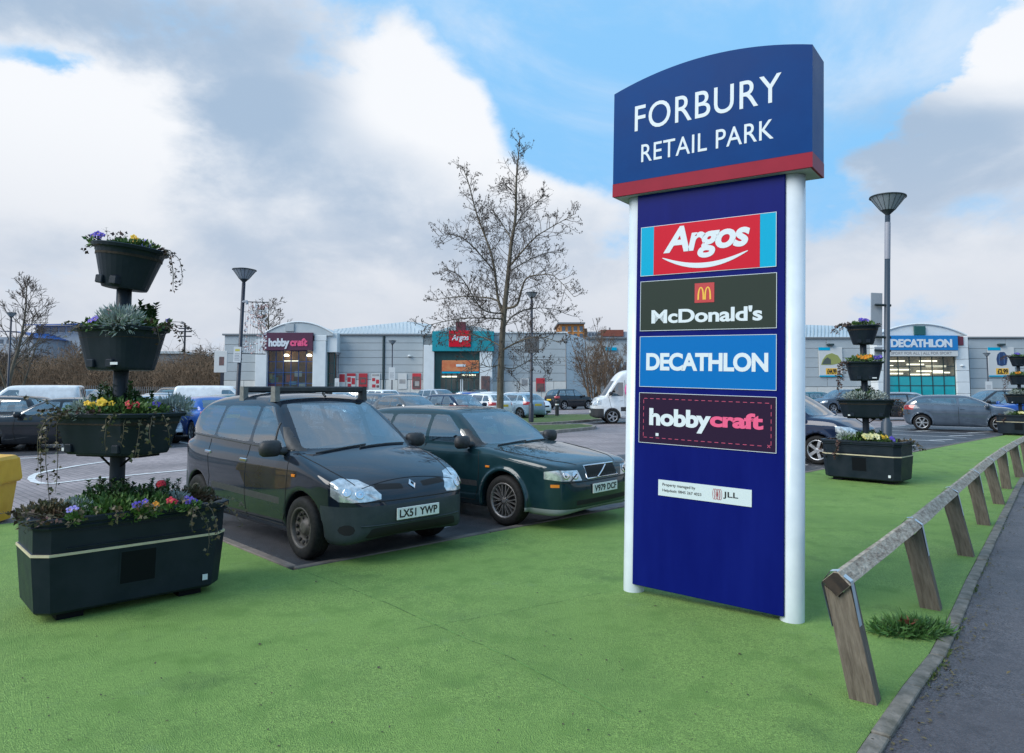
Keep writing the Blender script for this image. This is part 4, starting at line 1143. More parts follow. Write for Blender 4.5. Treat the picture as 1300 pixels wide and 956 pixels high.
def planter(label, loc, yaw, lean=(0, 0), tilt=(0, 0), trot=R(24), off=(0, 0), group='tiered planters on the green surface'):
    t = thing('tiered_planter', label, 'planter', loc, (lean[0], lean[1], yaw), group)
    def part(nm, key, fn, m, parent=None, loc=None, rot=None):
        if key not in PL_MESH: PL_MESH[key] = fn().mesh(nm)
        return link(nm, PL_MESH[key], m, parent or t, loc, rot)
    bx = part('base_box', 'base', lambda: stack(MB(), [(octo(0.6170, 0.3350, 0.080), .055), (octo(0.6370, 0.3550, 0.085), .075), (octo(0.6720, 0.3850, 0.095), .480), (octo(0.6720, 0.3850, 0.095), .484), (octo(0.6600, 0.3730, 0.095), .490), (octo(0.6660, 0.3790, 0.095), .655),
        (octo(0.6840, 0.3970, 0.095), .660), (octo(0.6880, 0.4010, 0.095), .672), (octo(0.6800, 0.3930, 0.095), .680), (octo(0.6820, 0.3950, 0.095), .690), (octo(0.6940, 0.4070, 0.095), .695), (octo(0.6940, 0.4070, 0.095), .725), (octo(0.6840, 0.3970, 0.095), .732), (octo(0.6470, 0.3600, 0.090), .732), (octo(0.6420, 0.3550, 0.090), .66)]), M_TUB)
    part('soil', 'soil0', lambda: stack(MB(), [(octo(0.6320, 0.3500, 0.090), .66), (octo(0.6440, 0.3570, 0.090), .695)]).prism(octo(0.6440, 0.3570, 0.090), .68, .697), M_SOIL, bx)
    part('band', 'band', lambda: stack(MB(), [(octo(0.6705, 0.3835, 0.095), .468), (octo(0.6755, 0.3885, 0.096), .4681), (octo(0.6755, 0.3885, 0.096), .486), (octo(0.6610, 0.3740, 0.095), .4862)]), M_BAND, bx)
    def inset():
        return MB().add([(-.12, -.3675, .20), (.12, -.3675, .20), (.12, -.3835, .435), (-.12, -.3835, .435)], [(0, 1, 2, 3)])
    def inframe():
        m = MB()
        def yy(z): return -.355 - .030 * (z - .075) / .405 - .004
        za, zb, zc, zd = .186, .20, .435, .447
        m.add([(-.132, yy(za), za), (.132, yy(za), za), (.132, yy(zd), zd), (-.132, yy(zd), zd), (-.12, yy(zb), zb), (.12, yy(zb), zb), (.12, yy(zc), zc), (-.12, yy(zc), zc)], [(0, 1, 5, 4), (1, 2, 6, 5), (2, 3, 7, 6), (3, 0, 4, 7)])
        return m
    for a180 in (0, math.pi):
        part('inset_panel', 'inset', inset, M_TUBIN, bx, None, (0, 0, a180)); part('inset_frame', 'inframe', inframe, M_TUB, bx, None, (0, 0, a180))
        for zz in (.512, .630): part('moulding', 'mould%g' % zz, lambda zz=zz: MB().box(-.47, .47, -.3855, -.378, zz, zz + .006), M_TUB, bx, None, (0, 0, a180))
    part('skid', 'skid', lambda: MB().box(-.5, -.33, -.28, .28, -.002, .058).box(.33, .5, -.28, .28, -.002, .058).box(-.45, .45, -.22, .22, .03, .0565), M_TUBIN, bx)
    part('maker_label', 'mlab', lambda: MB().box(.475, .515, -.3755, -.372, .12, .165), M_LABEL, bx)
    part('pole', 'pole', lambda: MB().lathe([(.056, .5), (.056, 2.78), (.05, 2.79), (0, 2.79)], 20), M_TUB, None, (off[0], off[1], 0))
    tubs = [(1.135, .325, (.37, .235), (.45, .305), 'trough', octo), (1.795, .345, (.235, .19), (.305, .25), 'tub', None), (2.455, .345, (.175, .17), (.27, .255), 'pot', None)]
    for i, (z, h, b, a, nm, kind_) in enumerate(tubs):
        def fn():
            m = MB()
            def rg(k, grow=0.0):
                lx, ly = b[0] + (a[0] - b[0]) * k + grow, b[1] + (a[1] - b[1]) * k + grow
                return octo(lx, ly, .10 + .03 * k) if kind_ else ellip(lx, ly, 32, 2.0 if i == 2 else 3.4)
            stack(m, [(rg(0, -.03), .0), (rg(0, -.008), .004), (rg(0), .02), (rg(.9), h - .045), (rg(.92, .004), h - .035), (rg(.95, .022), h - .030), (rg(1, .026), h - .006), (rg(1, .020), h), (rg(1, -.012), h), (rg(.9, -.02), h - .05)])
            return m
        rot = (0, 0, trot) if i < 2 else (tilt[0], tilt[1], trot)
        tb = part(nm, 'tub%d' % i, fn, M_TUB, None, (off[0], off[1], z), rot)
        def soil():
            k = .93; lx, ly = b[0] + (a[0] - b[0]) * k - .01, b[1] + (a[1] - b[1]) * k - .01
            return MB().prism(octo(lx, ly, .12) if kind_ else ellip(lx, ly, 32, 2.0 if i == 2 else 3.4), h - .09, h - .035)
        part('soil', 'tsoil%d' % i, soil, M_SOIL, tb)
        for x in ((-b[0] * .62, b[0] * .62) if i == 0 else (-b[0] * .4, b[0] * .4)): part('fixing_pad', 'pad%d' % i, lambda: MB().bbox(-.035, .035, -b[1] - .028, -b[1] + .03, .02, .085, .006), M_TUB, tb, (x, 0, 0))
        if i == 0:
            def br():
                m = MB()
                for s_ in (1, -1): m.tube([(s_ * .05, -.02, -.10), (s_ * .20, -.02, .006)], .009, 6)
                return m.bbox(-.30, .30, -.12, .12, -.022, .0, .004)
            part('bracket', 'brk', br, M_TUBIN, tb)
            part('maker_label', 'mlab1', lambda: MB().box(-b[0] + .07, -b[0] + .11, -b[1] - .012, -b[1] - .008, .03, .055), M_LABEL, tb)
        if i == 1: part('maker_label', 'mlab2', lambda: MB().box(b[0] - .12, b[0] - .05, -b[1] - .03, -b[1] - .026, .04, .06), M_LABEL, tb)
    return t
LP, LY = Vector((-3.08, 5.64, 0)), R(43.5)
planter('dark tiered planter nearest the camera, three tubs over a long box, pole leaning right', LP, LY, tilt=(R(-2), R(6.5)), trot=R(-60), off=(-.058, .055))
RPP = Vector((6.42, 12.72, 0)); RPY = R(-47)
planter('dark tiered planter just right of the totem sign, before the navy car', RPP, RPY)
TPP = Vector((18.15, 25.0, 0))
planter('dark tiered planter cut off by the right picture edge beside the fence', TPP, R(-47))
def lp(px, py, z, front=.0):
    """a spot on the near planter: pixel across, height z, offset towards the camera"""
    c = LP; Y = c.y - front
    p = at(px, py, Y); p.z = z
    return p
# near planter: base box
B0 = .72
def near(name, label, p, b, cat='plant'): return plant(name, label, p, b, cat)
NP = 'in near planter'
near('evergreen_shrub', 'dark green upright shrub at the pole foot in base box ' + NP, LP + Vector((-.10, -.05, B0)), p_shrub(620, (.22, .17, .12), M_BOXL, .045, .013, 22, spikes=True))
near('evergreen_shrub', 'glossy green shrub right of the pole in base box ' + NP, LP + Vector((.16, .05, B0)), p_shrub(460, (.17, .15, .11), M_BOXL, .045, .013, 14, spikes=True))
near('silver_ragwort', 'silver leaved plant left of centre in base box ' + NP, LP + Vector((-.18, -.34, B0)), p_shrub(420, (.13, .11, .07), M_SILV, .045, .006, 8))
near('silver_ragwort', 'silver leaved plant right of the red bloom in base box ' + NP, LP + Vector((.34, .10, B0)), p_shrub(420, (.13, .11, .06), M_SILV, .045, .006, 8))
near('carnation', 'tall crimson bloom standing highest in base box ' + NP, lp(205, 600, B0 + .03, .10), p_ball('red', .042, 60, .15), 'flower')
near('primrose', 'small red flower below the crimson bloom ' + NP, lp(218, 615, B0 + .01, .16), p_flower('red', 2, .03, 70, .028), 'flower')
near('pansy', 'lilac pansy near the left end of base box ' + NP, lp(95, 631, B0 + .01, .62), p_flower('lilac', 2, .035, 90, .028), 'flower')
near('pansy', 'violet pansy at the middle front of base box ' + NP, lp(181, 623, B0 + .01, .32), p_flower('violet', 4, .045, 110, .026), 'flower')
near('pansy', 'violet pansies near the right end of base box ' + NP, lp(243, 620, B0 + .01, .12), p_flower('violet', 5, .06, 110, .025), 'flower')
near('primrose', 'orange primrose beside the middle violet pansy ' + NP, lp(198, 627, B0, .28), p_flower('orange', 2, .02, 60, .022), 'flower')
def bx_ivy(px, front, strands, label, m=None): return near('ivy', label, lp(px, 640, B0, front), p_ivy(strands, m))
e1 = (E1.x, E1.y, 0); me1 = (-E1.x, -E1.y, 0); me2 = (-E2.x, -E2.y, 0)
bx_ivy(60, .62, [((.0, 0, 0), (-1, -.3, .1), .34, .45), ((.05, -.02, 0), (-1, .1, .1), .30, .45), ((.08, -.05, 0), (-.8, -.7, 0), .26, .6), ((.12, 0, 0), (-.9, -.2, .2), .30, .5), ((.1, .1, 0), (-1, .3, .1), .36, .4), ((.18, -.08, 0), (-.3, -1, .1), .22, .5)], 'bronze ivy sprawling off the left end of base box ' + NP, M_IVYD)
bx_ivy(150, .42, [((.2 * k - .35, .2 * k * .7 - .3, 0), (.1, -1, .1), .22, .8) for k in range(5)] + [((.1 * k - .3, .1 * k * .7 - .2, .02), (.3, -.8, .1), .25, .4) for k in range(6)], 'ivy creeping along the front of base box ' + NP)
bx_ivy(262, -.05, [((0, 0, 0), (1, -.2, .1), .40, .9), ((-.04, -.06, 0), (.9, -.4, .1), .45, 1.0), ((-.08, -.1, 0), (.7, -.8, 0), .36, .8), ((-.02, .05, 0), (1, .2, .2), .36, .7), ((-.1, -.1, 0), (1, -.3, 0), .5, 1.1), ((-.12, -.14, .01), (.6, -.8, .2), .3, .6)], 'ivy spilling over the right end of base box ' + NP)
def filler(label, p, rad, n, m=None, nm='bedding_foliage'): return near(nm, label, p, p_shrub(n, rad, m or M_BEDL, .04, .011, 6))
filler('mixed green bedding leaves along the base box ' + NP, LP + Vector((-.02, -.16, B0 - .03)), (.42, .34, .10), 2600)
filler('olive green bedding leaves at the left of base box ' + NP, LP + Vector((-.34, -.40, B0 - .03)), (.24, .18, .09), 1100, M_IVY)
filler('olive leaves at the right end of base box ' + NP, LP + Vector((.36, .34, B0 - .02)), (.20, .20, .08), 1000, M_IVY)
# lowest trough
T1 = 1.135 + .325
filler('green bedding leaves filling trough ' + NP, LP + Vector((-0.080, -.02, T1 - .03)), (.40, .26, .10), 2000)
near('evergreen_shrub', 'dark shrub round the pole in trough ' + NP, LP + Vector((-0.120, .06, T1)), p_shrub(520, (.22, .14, .13), M_BOXL, .05, .015, 20, spikes=True))
near('silver_ragwort', 'silver plant at the right end of trough ' + NP, lp(222, 512, T1, -.15), p_shrub(760, (.14, .11, .09), M_SILV, .06, .006, 8))
near('silver_ragwort', 'silver plant left of the yellow flowers in trough ' + NP, lp(108, 505, T1, .22), p_shrub(420, (.10, .09, .07), M_SILV, .05, .005, 8))
near('primrose', 'large yellow flower cluster in trough ' + NP, lp(123, 512, T1 + .02, .27), p_flower('yellow', 9, .055, 80, .030, .05), 'flower')
near('primrose', 'small yellow flower near the pole in trough ' + NP, lp(141, 508, T1 + .02, .2), p_flower('yellow', 2, .025, 50, .024, .05), 'flower')
near('primrose', 'pair of red flowers right of the pole in trough ' + NP, lp(172, 507, T1 + .01, .1), p_flower('red', 4, .045, 60, .027, .05), 'flower')
near('pansy', 'violet pansy toward the right of trough ' + NP, lp(196, 509, T1 + .01, .0), p_flower('violet', 4, .035, 70, .028, .05), 'flower')
near('ivy', 'ivy hanging in long strands off the left end of trough ' + NP, lp(74, 522, T1 - .02, .36), p_ivy([((0, 0, 0), (-1, -.2, 0), .58, 2.2), ((.03, .02, 0), (-.9, -.4, 0), .75, 2.6), ((.02, -.03, 0), (-.7, -.4, .0), .48, 2.4), ((.06, 0, 0), (-1, .1, .2), .3, .7), ((.09, .02, 0), (-.8, -.2, .2), .34, .6), ((.03, .05, 0), (-1, .3, .1), .7, 2.0), ((.05, 0, .02), (-1, -.1, .3), .36, .4)]))
near('ivy', 'ivy hanging down the front of trough ' + NP, lp(165, 522, T1 - .01, .30), p_ivy([((-.15, 0, 0), (.1, -1, 0), .36, 2.6), ((.0, 0, 0), (.2, -1, 0), .30, 2.4), ((.08, .06, 0), (.3, -1, 0), .42, 2.2), ((.17, .14, 0), (.6, -1, 0), .34, 2.0), ((.13, .1, 0), (.5, -1, .1), .40, 1.6), ((-.06, -.02, 0), (.1, -1, .1), .24, 1.2)]))
near('ivy', 'bronze ivy edging the front left rim of trough ' + NP, lp(100, 520, T1, .34), p_ivy([((0, 0, 0), (-.4, -1, .2), .2, .6), ((.06, .05, 0), (.2, -1, .3), .22, .6), ((.12, .1, 0), (.1, -1, .2), .2, .7), ((-.05, -.04, .0), (-.8, -.8, .2), .26, .5)], M_IVYD))
# middle tub
T2 = 1.795 + .345
filler('green bedding leaves filling the middle tub ' + NP, LP + Vector((-0.050, -.02, T2 - .03)), (.31, .22, .08), 1300)
near('silver_ragwort', 'silver plant at the front of middle tub ' + NP, lp(152, 412, T2, .22), p_shrub(900, (.17, .12, .10), M_SILV, .06, .006, 8))
near('evergreen_shrub', 'sprigs of dark shrub behind the pole in middle tub ' + NP, LP + Vector((-0.050, .10, T2)), p_shrub(300, (.20, .08, .13), M_BOXL, .05, .016, 20, spikes=True))
near('pansy', 'violet pansies at the left of middle tub ' + NP, lp(116, 416, T2, .24), p_flower('violet', 4, .04, 60, .027, .04), 'flower')
near('primrose', 'pink flower left of the pole in middle tub ' + NP, lp(135, 403, T2 + .05, .1), p_flower('pink', 3, .03, 40, .025, .06), 'flower')
near('pansy', 'lone violet pansy at the right of middle tub ' + NP, lp(213, 416, T2 + .02, -.05), p_flower('violet', 2, .02, 40, .022, .04), 'flower')
near('ivy', 'bronze ivy spilling over the right rim of middle tub ' + NP, lp(200, 420, T2, .05), p_ivy([((0, 0, 0), (1, -.2, .1), .26, 1.2), ((-.04, .0, 0), (.9, -.6, .1), .3, 1.4), ((.03, .04, 0), (1, .2, .1), .32, 1.6), ((-.06, -.05, .02), (.6, -.8, .2), .2, .7), ((0, .05, .02), (1, 0, .3), .22, .6), ((.05, .06, .0), (1, .1, .2), .3, 1.0)], M_IVYD))
near('ivy', 'olive ivy on the left rim of middle tub ' + NP, lp(104, 418, T2, .26), p_ivy([((0, 0, 0), (-1, 0, .2), .15, .8), ((.02, .02, 0), (-.8, -.6, .2), .16, 1.0), ((.0, .04, 0), (-1, .2, .1), .2, 1.6)], M_IVY))
# top pot
T3 = 2.455 + .345
filler('green bedding leaves filling the top pot ' + NP, LP + Vector((-0.030, .0, T3 - .03)), (.22, .2, .06), 800)
near('pansy', 'violet pansies at the left of top pot ' + NP, lp(122, 303, T3 + .02, .12), p_flower('violet', 5, .05, 40, .026, .05), 'flower')
near('primrose', 'yellow flower standing in top pot ' + NP, lp(173, 302, T3 + .0, .05), p_flower('yellow', 2, .015, 30, .026, .06), 'flower')
near('pansy', 'lilac pansies at the right of top pot ' + NP, lp(191, 312, T3 - .02, .0), p_flower('lilac', 4, .04, 40, .026, .05), 'flower')
near('ivy', 'bronze ivy standing up along the left rim of top pot ' + NP, lp(135, 305, T3, .08), p_ivy([((0, 0, 0), (-1, -.1, .5), .22, .4), ((.03, 0, 0), (-.6, .1, .8), .2, .3), ((-.06, 0, 0), (-1, 0, .1), .16, 1.4), ((.06, 0, 0), (.3, -.2, .6), .16, .4), ((.1, 0, 0), (.2, .2, .6), .14, .4)], M_IVYD))
near('ivy', 'thin bronze ivy trailing far down from the right of top pot ' + NP, lp(203, 320, T3 - .02, .02), p_ivy([((0, 0, 0), (1, -.2, .1), .46, 2.0), ((-.01, .02, 0), (1, .0, .1), .36, 2.3), ((-.02, .0, 0), (.9, -.4, .2), .26, 2.0), ((0, .01, 0), (1, .3, .1), .40, 1.8)], M_IVYD, .028))
# the planter by the sign and the one at the picture edge
def tub_plants(c, yaw, who, spec_):
    Rz = Matrix.Rotation(yaw, 3, 'Z')
    for nm, label, lx, ly, z, b, cat in spec_:
        plant(nm, label + ' ' + who, c + Rz @ Vector((lx, ly, z)), b, cat)
def wx(dx, dy, z): return (dx, dy, z)
for c, yaw, who in ((RPP, RPY, 'in planter beside sign'), (TPP, R(-47), 'in planter at right edge')):
    for nm, label, off, b, cat in (
        ('bedding_foliage', 'mixed green and grey bedding leaves over the base box', (0, 0, B0 - .02), p_shrub(1300, (.46, .34, .08), M_BEDL, .06, .016, 8), 'plant'),
        ('silver_ragwort', 'grey green leaves at the left of base box', (-.30, -.10, B0), p_shrub(400, (.18, .16, .10), M_SILV, .06, .010, 8), 'plant'),
        ('evergreen_shrub', 'dark spiky shrub about the pole in base box', (.02, .0, B0), p_shrub(300, (.26, .2, .10), M_BOXL, .06, .015, 18, spikes=True), 'plant'),
        ('primrose', 'cream and yellow flowers at the front of base box', (.06, -.30, B0 + .02), p_flower('cream', 14, .12, 60, .05, .07), 'flower'),
        ('primrose', 'small yellow flowers right of centre in base box', (.28, -.25, B0 + .02), p_flower('yellow', 4, .05, 60, .035, .06), 'flower'),
        ('pansy', 'violet pansies at the right corner of base box', (.42, -.22, B0), p_flower('violet', 4, .05, 60, .04, .05), 'flower'),
        ('ivy', 'dark ivy spilling from the left end of base box', (-.45, -.05, B0), p_ivy([((0, .1 * k - .2, 0), (-1, -.3, .1), .45, 1.3) for k in range(6)], M_IVYD, .05), 'plant'),
        ('ivy', 'bronze ivy spilling from the right end of base box', (.50, .0, B0), p_ivy([((0, .1 * k - .2, 0), (1, -.2, .2), .40, .8) for k in range(6)], M_IVY, .05), 'plant'),
        ('bedding_foliage', 'grey green leaves filling trough', (0, 0, T1), p_shrub(1000, (.40, .30, .10), M_SILV, .06, .013, 8), 'plant'),
        ('evergreen_shrub', 'dark shrub round the pole in trough', (0, .05, T1), p_shrub(500, (.25, .2, .14), M_BOXL, .06, .016, 12, spikes=True), 'plant'),
        ('ivy', 'ivy hanging from the right rim of trough', (.38, -.1, T1), p_ivy([((0, .08 * k - .2, 0), (1, -.3, .1), .38, 1.6) for k in range(5)], M_IVYD, .045), 'plant'),
        ('bedding_foliage', 'green leaves filling the middle tub', (0, 0, T2), p_shrub(600, (.28, .24, .08), M_BEDL, .055, .014, 8), 'plant'),
        ('primrose', 'yellow and orange flowers in middle tub', (.0, -.22, T2 + .02), p_flower('orange', 8, .12, 40, .045, .06), 'flower'),
        ('pansy', 'violet pansies at the right of middle tub', (.24, -.12, T2 + .02), p_flower('violet', 7, .08, 40, .04, .05), 'flower'),
        ('ivy', 'dark ivy hanging from the left of middle tub', (-.26, -.1, T2), p_ivy([((0, .06 * k - .1, 0), (-1, -.2, .1), .34 + .1 * k, 1.9) for k in range(5)], M_IVYD, .045), 'plant'),
        ('bedding_foliage', 'green leaves filling the top pot', (0, 0, T3 - .01), p_shrub(420, (.23, .2, .07), M_BEDL, .05, .013, 6), 'plant'),
        ('pansy', 'violet pansies standing in top pot', (.0, -.08, T3 + .02), p_flower('violet', 9, .10, 30, .04, .08), 'flower'),
        ('ivy', 'dark ivy arching off the left of top pot', (-.2, -.05, T3), p_ivy([((0, .06 * k - .1, 0), (-1, -.1, .4), .42, .8) for k in range(5)] + [((.4, .06 * k, 0), (1, -.1, .3), .22, .8) for k in range(3)], M_IVYD, .045), 'plant')):
        # offsets are across and towards the viewer
        vd = Vector((c.x, c.y, 0)).normalized(); acr = Vector((vd.y, -vd.x, 0))
        plant(nm, label + ' ' + who, c + acr * off[0] + vd * off[1] + Vector((0, 0, off[2])), b, cat)

# ---------------------------------------------------------------- grit bin
M_YEL = mat('grit_bin_yellow', (.86, .45, .010), .42, col2=(.78, .38, .010), scale=5, detail=5, rvar=.08)
gb = thing('grit_bin', 'yellow plastic grit bin at the left picture edge behind the near planter', 'grit bin', (-6.84, 8.75, 0), (0, 0, R(8)))
stack(MB(), [(octo(.46, .28, .04), .0), (octo(.50, .32, .05), .46), (octo(.53, .35, .05), .47), (octo(.53, .35, .05), .50)]).build('bin_body', M_YEL, gb)
ld = stack(MB(), [(octo(.545, .365, .06), .490), (octo(.545, .365, .06), .52), (octo(.525, .33, .06), .76), (octo(.50, .30, .08), .80), (octo(.40, .2, .08), .815), (octo(.1, .05, .01), .82)]).build('lid', M_YEL, gb)
MB().tube([(-.50, -.345, .775), (.50, -.345, .775)], .035, 10).tube([(.505, -.345, .79), (.53, -.372, .50)], .028, 8).tube([(-.505, -.345, .79), (-.53, -.372, .50)], .028, 8).build('lid_rim', M_YEL, ld)

# ---------------------------------------------------------------- knee-rail fence
def wood_mat(name, a, b, stretch, lich=None):
    m = mat(name, a, .85, col2=b, scale=6, detail=8, bump=.5, bscale=14, stretch=stretch, lo=.3, hi=.7)
    return m
M_POSTW = wood_mat('weathered_post', (.085, .066, .048), (.21, .175, .135), (9, 9, 1.0))
M_RAILW = wood_mat('lichened_rail', (.56, .49, .39), (.15, .105, .072), (2.2, 5, 5))
M_STRAP = mat('galvanised_strap', (.50, .58, .62), .4, metal=.55, col2=(.62, .68, .70), scale=10)
ZR = .60
tops = [(1066, 737), (1158, 667), (1206, 626), (1235, 602), (1254.5, 585.5), (1270, 572), (1282, 561.5), (1292.5, 552.5), (1302, 544.5)]
RT = [gp(x, y, ZR) for x, y in tops[:5]]
# beyond the fifth post the rail follows the path edge at even spacing
while len(RT) < 12:
    d = (RT[-1] - RT[-2]); d = Vector((d.x, d.y, 0)).normalized()
    d = (d + Vector((E1.x, E1.y, 0)) * .12).normalized()
    RT.append(RT[-1] + d * 1.95)
fn = thing('knee_rail_fence', 'low weathered timber knee rail fence along the tarmac footpath', 'fence', (0, 0, 0))
HB = .062
def frame_of(a, b):
    d = (b - a).normalized(); s_ = d.cross(Vector((0, 0, 1))).normalized(); u = s_.cross(d)
    return Matrix((( d.x, s_.x, u.x, 0), (d.y, s_.y, u.y, 0), (d.z, s_.z, u.z, 0), (0, 0, 0, 1)))
for i in range(len(RT) - 1):
    a, b = RT[i], RT[i + 1]; L = (b - a).length; d = (b - a).normalized(); ext = .07 if i == 0 else -.002
    M = frame_of(a, b)
    m = MB()
    # square rail set on its corner, its top arris planed
    prof = [(-.072, 0), (-.012, .058), (.012, .058), (.072, 0), (0, -.072)]
    n = 7
    random.seed(i)
    rows = []
    for k in range(n):
        x = -ext + (L + ext - .002) * k / (n - 1); j = [random.uniform(-.003, .003) for _ in range(2)]
        rows.append([(x, y + j[0], z + j[1]) for y, z in prof])
    vs = [p for r_ in rows for p in r_]; q = len(prof)
    m.add(vs, [(r_ * q + k, r_ * q + (k + 1) % q, (r_ + 1) * q + (k + 1) % q, (r_ + 1) * q + k) for r_ in range(n - 1) for k in range(q)])
    m.add(vs, [tuple(range(q - 1, -1, -1)), tuple((n - 1) * q + k for k in range(q))])
    o = m.build('rail', M_RAILW, fn); o.matrix_local = Matrix.Translation(a) @ M
for i, p in enumerate(RT):
    a = RT[max(i - 1, 0)]; b = RT[min(i + 1, len(RT) - 1)]; M = frame_of(a, b)
    d = Vector((M[0][0], M[1][0], 0)); out = Vector((d.y, -d.x, 0))        # towards the path
    random.seed(i + 40); ln = R(11 + random.uniform(-2, 2)) if i < 5 else R(6 + random.uniform(-2, 2))
    ax = Matrix(((d.x, -out.x, 0, 0), (d.y, -out.y, 0, 0), (0, 0, 1, 0), (0, 0, 0, 1)))
    P = Matrix.Translation(p + Vector((0, 0, -.03))) @ ax @ Matrix.Rotation(-ln, 4, 'X')
    m = MB(); H_ = p.z + .25
    # post with a V cut in its head, in which the rail lies
    prof = [(-.066, -H_), (.066, -H_), (.066, .015), (.0, -.048), (-.066, .015)]
    Mq = Matrix(((0, 0, 1, 0), (1, 0, 0, 0), (0, 1, 0, 0), (0, 0, 0, 1)))
    m.prism(prof, -.048, .048, Mq)
    o = m.build('post', M_POSTW, fn); o.matrix_local = P
    s_ = MB(); w = .027
    for (y0, z0), (y1, z1) in zip([(-.071, -.20), (-.077, .032), (-.018, .091), (.018, .091), (.077, .032)], [(-.077, .032), (-.018, .091), (.018, .091), (.077, .032), (.071, -.20)]):
        s_.add([(-w, y0, z0), (w, y0, z0), (w, y1, z1), (-w, y1, z1)], [(0, 1, 2, 3)])
    o2 = s_.build('strap', M_STRAP, fn); o2.matrix_local = P @ Matrix.Translation((-.03 if i == 0 else 0, 0, .0))
    if i == 0:
        e = MB().add([Vector(q) for q in [(-.002, -.069, 0), (-.002, -.011, .055), (-.002, .011, .055), (-.002, .069, 0), (-.002, 0, -.069)]], [(4, 3, 2, 1, 0)])
        o3 = e.build('rail_end', mat('dark_end_grain', (.012, .010, .009), .9, col2=(.05, .035, .025), scale=12), fn); o3.matrix_local = Matrix.Translation(p) @ M @ Matrix.Translation((-.0705, 0, 0))
# weed tuft at the second post
def tuft(rng, P):
    lf, st, dd = MB(), MB(), MB()
    for _ in range(1500):
        t = rng.uniform(0, 2 * math.pi); k = rng.random() ** .6
        c = Vector((math.cos(t) * .27 * k, math.sin(t) * .13 * k, rng.uniform(0, .03)))
        d = Vector((math.cos(t) * k + rng.uniform(-.4, .4), math.sin(t) * k + rng.uniform(-.4, .4), rng.uniform(.35, 1.1)))
        d = d + rv(rng) * .9; lf.add(leaf_pts(c + Vector((0, 0, rng.uniform(0, .05) * (1 - k))), d, rv(rng), rng.choice((.03, .045, .06, .09, .12)) * (1.15 - .4 * k), rng.choice((.004, .006, .008))), [(0, 1, 2), (0, 2, 3)])
    for _ in range(60):
        t = rng.uniform(0, 6.28); k = rng.random(); st.tube([(0, 0, 0), (math.cos(t) * .24 * k, math.sin(t) * .12 * k, .06)], .0018, 3)
    for _ in range(14): lf_ = leaf_pts(Vector((-.03 + rng.uniform(-.03, .03), -.02 + rng.uniform(-.03, .03), .07)), rv(rng), rv(rng), .06, .018); dd.add(lf_, [(0, 1, 2), (0, 2, 3)])
    P['leaves'] = (lf, leafmat('weed_leaf', (.035, .10, .02), (.09, .20, .05))); P['stem'] = (st, M_STEM); P['dead_leaf'] = (dd, leafmat('dead_leaf', (.16, .04, .02), (.22, .07, .03)))
plant('weed_tuft', 'spreading green weed with a brown dead leaf at the second fence post', gp(1155, 803, 0), tuft)
random.seed(9)
M_DLEAF = leafmat('fallen_leaf', (.05, .045, .02), (.12, .09, .03))
for lx, ly in ((1020, 615), (1070, 625), (1253, 597), (345, 700), (400, 740), (835, 770), (640, 690), (1178, 738), (940, 830), (480, 850), (1030, 650), (330, 820)):
    m = MB(); P = leaf_pts(Vector((0, 0, .004)), Vector((random.uniform(-1, 1), random.uniform(-1, 1), .05)), Vector((0, 0, 1)), .035, .011); m.add(P, [(0, 1, 2), (0, 2, 3)])
    p = gp(lx, ly, 0)
    tag(m.build('fallen_leaf', M_DLEAF, None, (p.x, p.y, .001)), 'small dark fallen leaf lying on the green surface', 'leaf', 'fallen leaves on the green surface')

# litter gathered along the edging and blown over the green surface
rl = random.Random(31); lit = MB()
for k in range(420):
    i = rl.randrange(3, 10); a, b = Vector(EDGE[i]), Vector(EDGE[i + 1]); t = rl.random(); p = a.lerp(b, t); d_ = (b - a).normalized(); n_ = Vector((d_.y, -d_.x))
    p = p + n_ * (.10 + abs(rl.gauss(0, .07)) if rl.random() < .8 else rl.uniform(.1, 1.6)); l = rl.uniform(.012, .035)
    lit.add(leaf_pts(Vector((p.x, p.y, -.007)), Vector((rl.uniform(-1, 1), rl.uniform(-1, 1), rl.uniform(0, .25))), Vector((0, 0, 1)), l, l * .3), [(0, 1, 2), (0, 2, 3)])
tag(lit.build('leaf_litter', leafmat('litter', (.05, .04, .02), (.17, .13, .05))), 'scattered leaf litter and grit along the footpath edge', 'litter', kind='stuff')
ms = MB()
for k in range(700):
    i = rl.randrange(3, 10); a, b = Vector(EDGE[i]), Vector(EDGE[i + 1]); p = a.lerp(b, rl.random()); d_ = (b - a).normalized(); n_ = Vector((d_.y, -d_.x))
    if math.sin(p.y * 3.1) + math.sin(p.y * 7.7) < .1: continue
    p = p + n_ * (.092 + rl.gauss(0, .008)); l = rl.uniform(.01, .03)
    ms.add(leaf_pts(Vector((p.x, p.y, -.012)), Vector((rl.uniform(-1, 1), rl.uniform(-1, 1), rl.uniform(.3, 1.4))), rv(rl), l, l * .25), [(0, 1, 2), (0, 2, 3)])
tag(ms.build('moss', leafmat('moss_green', (.04, .075, .015), (.09, .13, .03))), 'moss and tiny weeds in the footpath edging joint', 'moss', kind='stuff')
sk = MB()
for k in range(260):
    p = gp(rl.uniform(0, 1150), 650 + 300 * rl.random() ** .8, 0); l = rl.uniform(.006, .02)
    sk.add(leaf_pts(Vector((p.x, p.y, .003)), Vector((rl.uniform(-1, 1), rl.uniform(-1, 1), rl.uniform(0, .3))), Vector((0, 0, 1)), l, l * .35), [(0, 1, 2), (0, 2, 3)])
tag(sk.build('debris', leafmat('debris', (.02, .03, .012), (.09, .07, .03))), 'tiny dark debris scattered over the green surface', 'debris', kind='stuff')

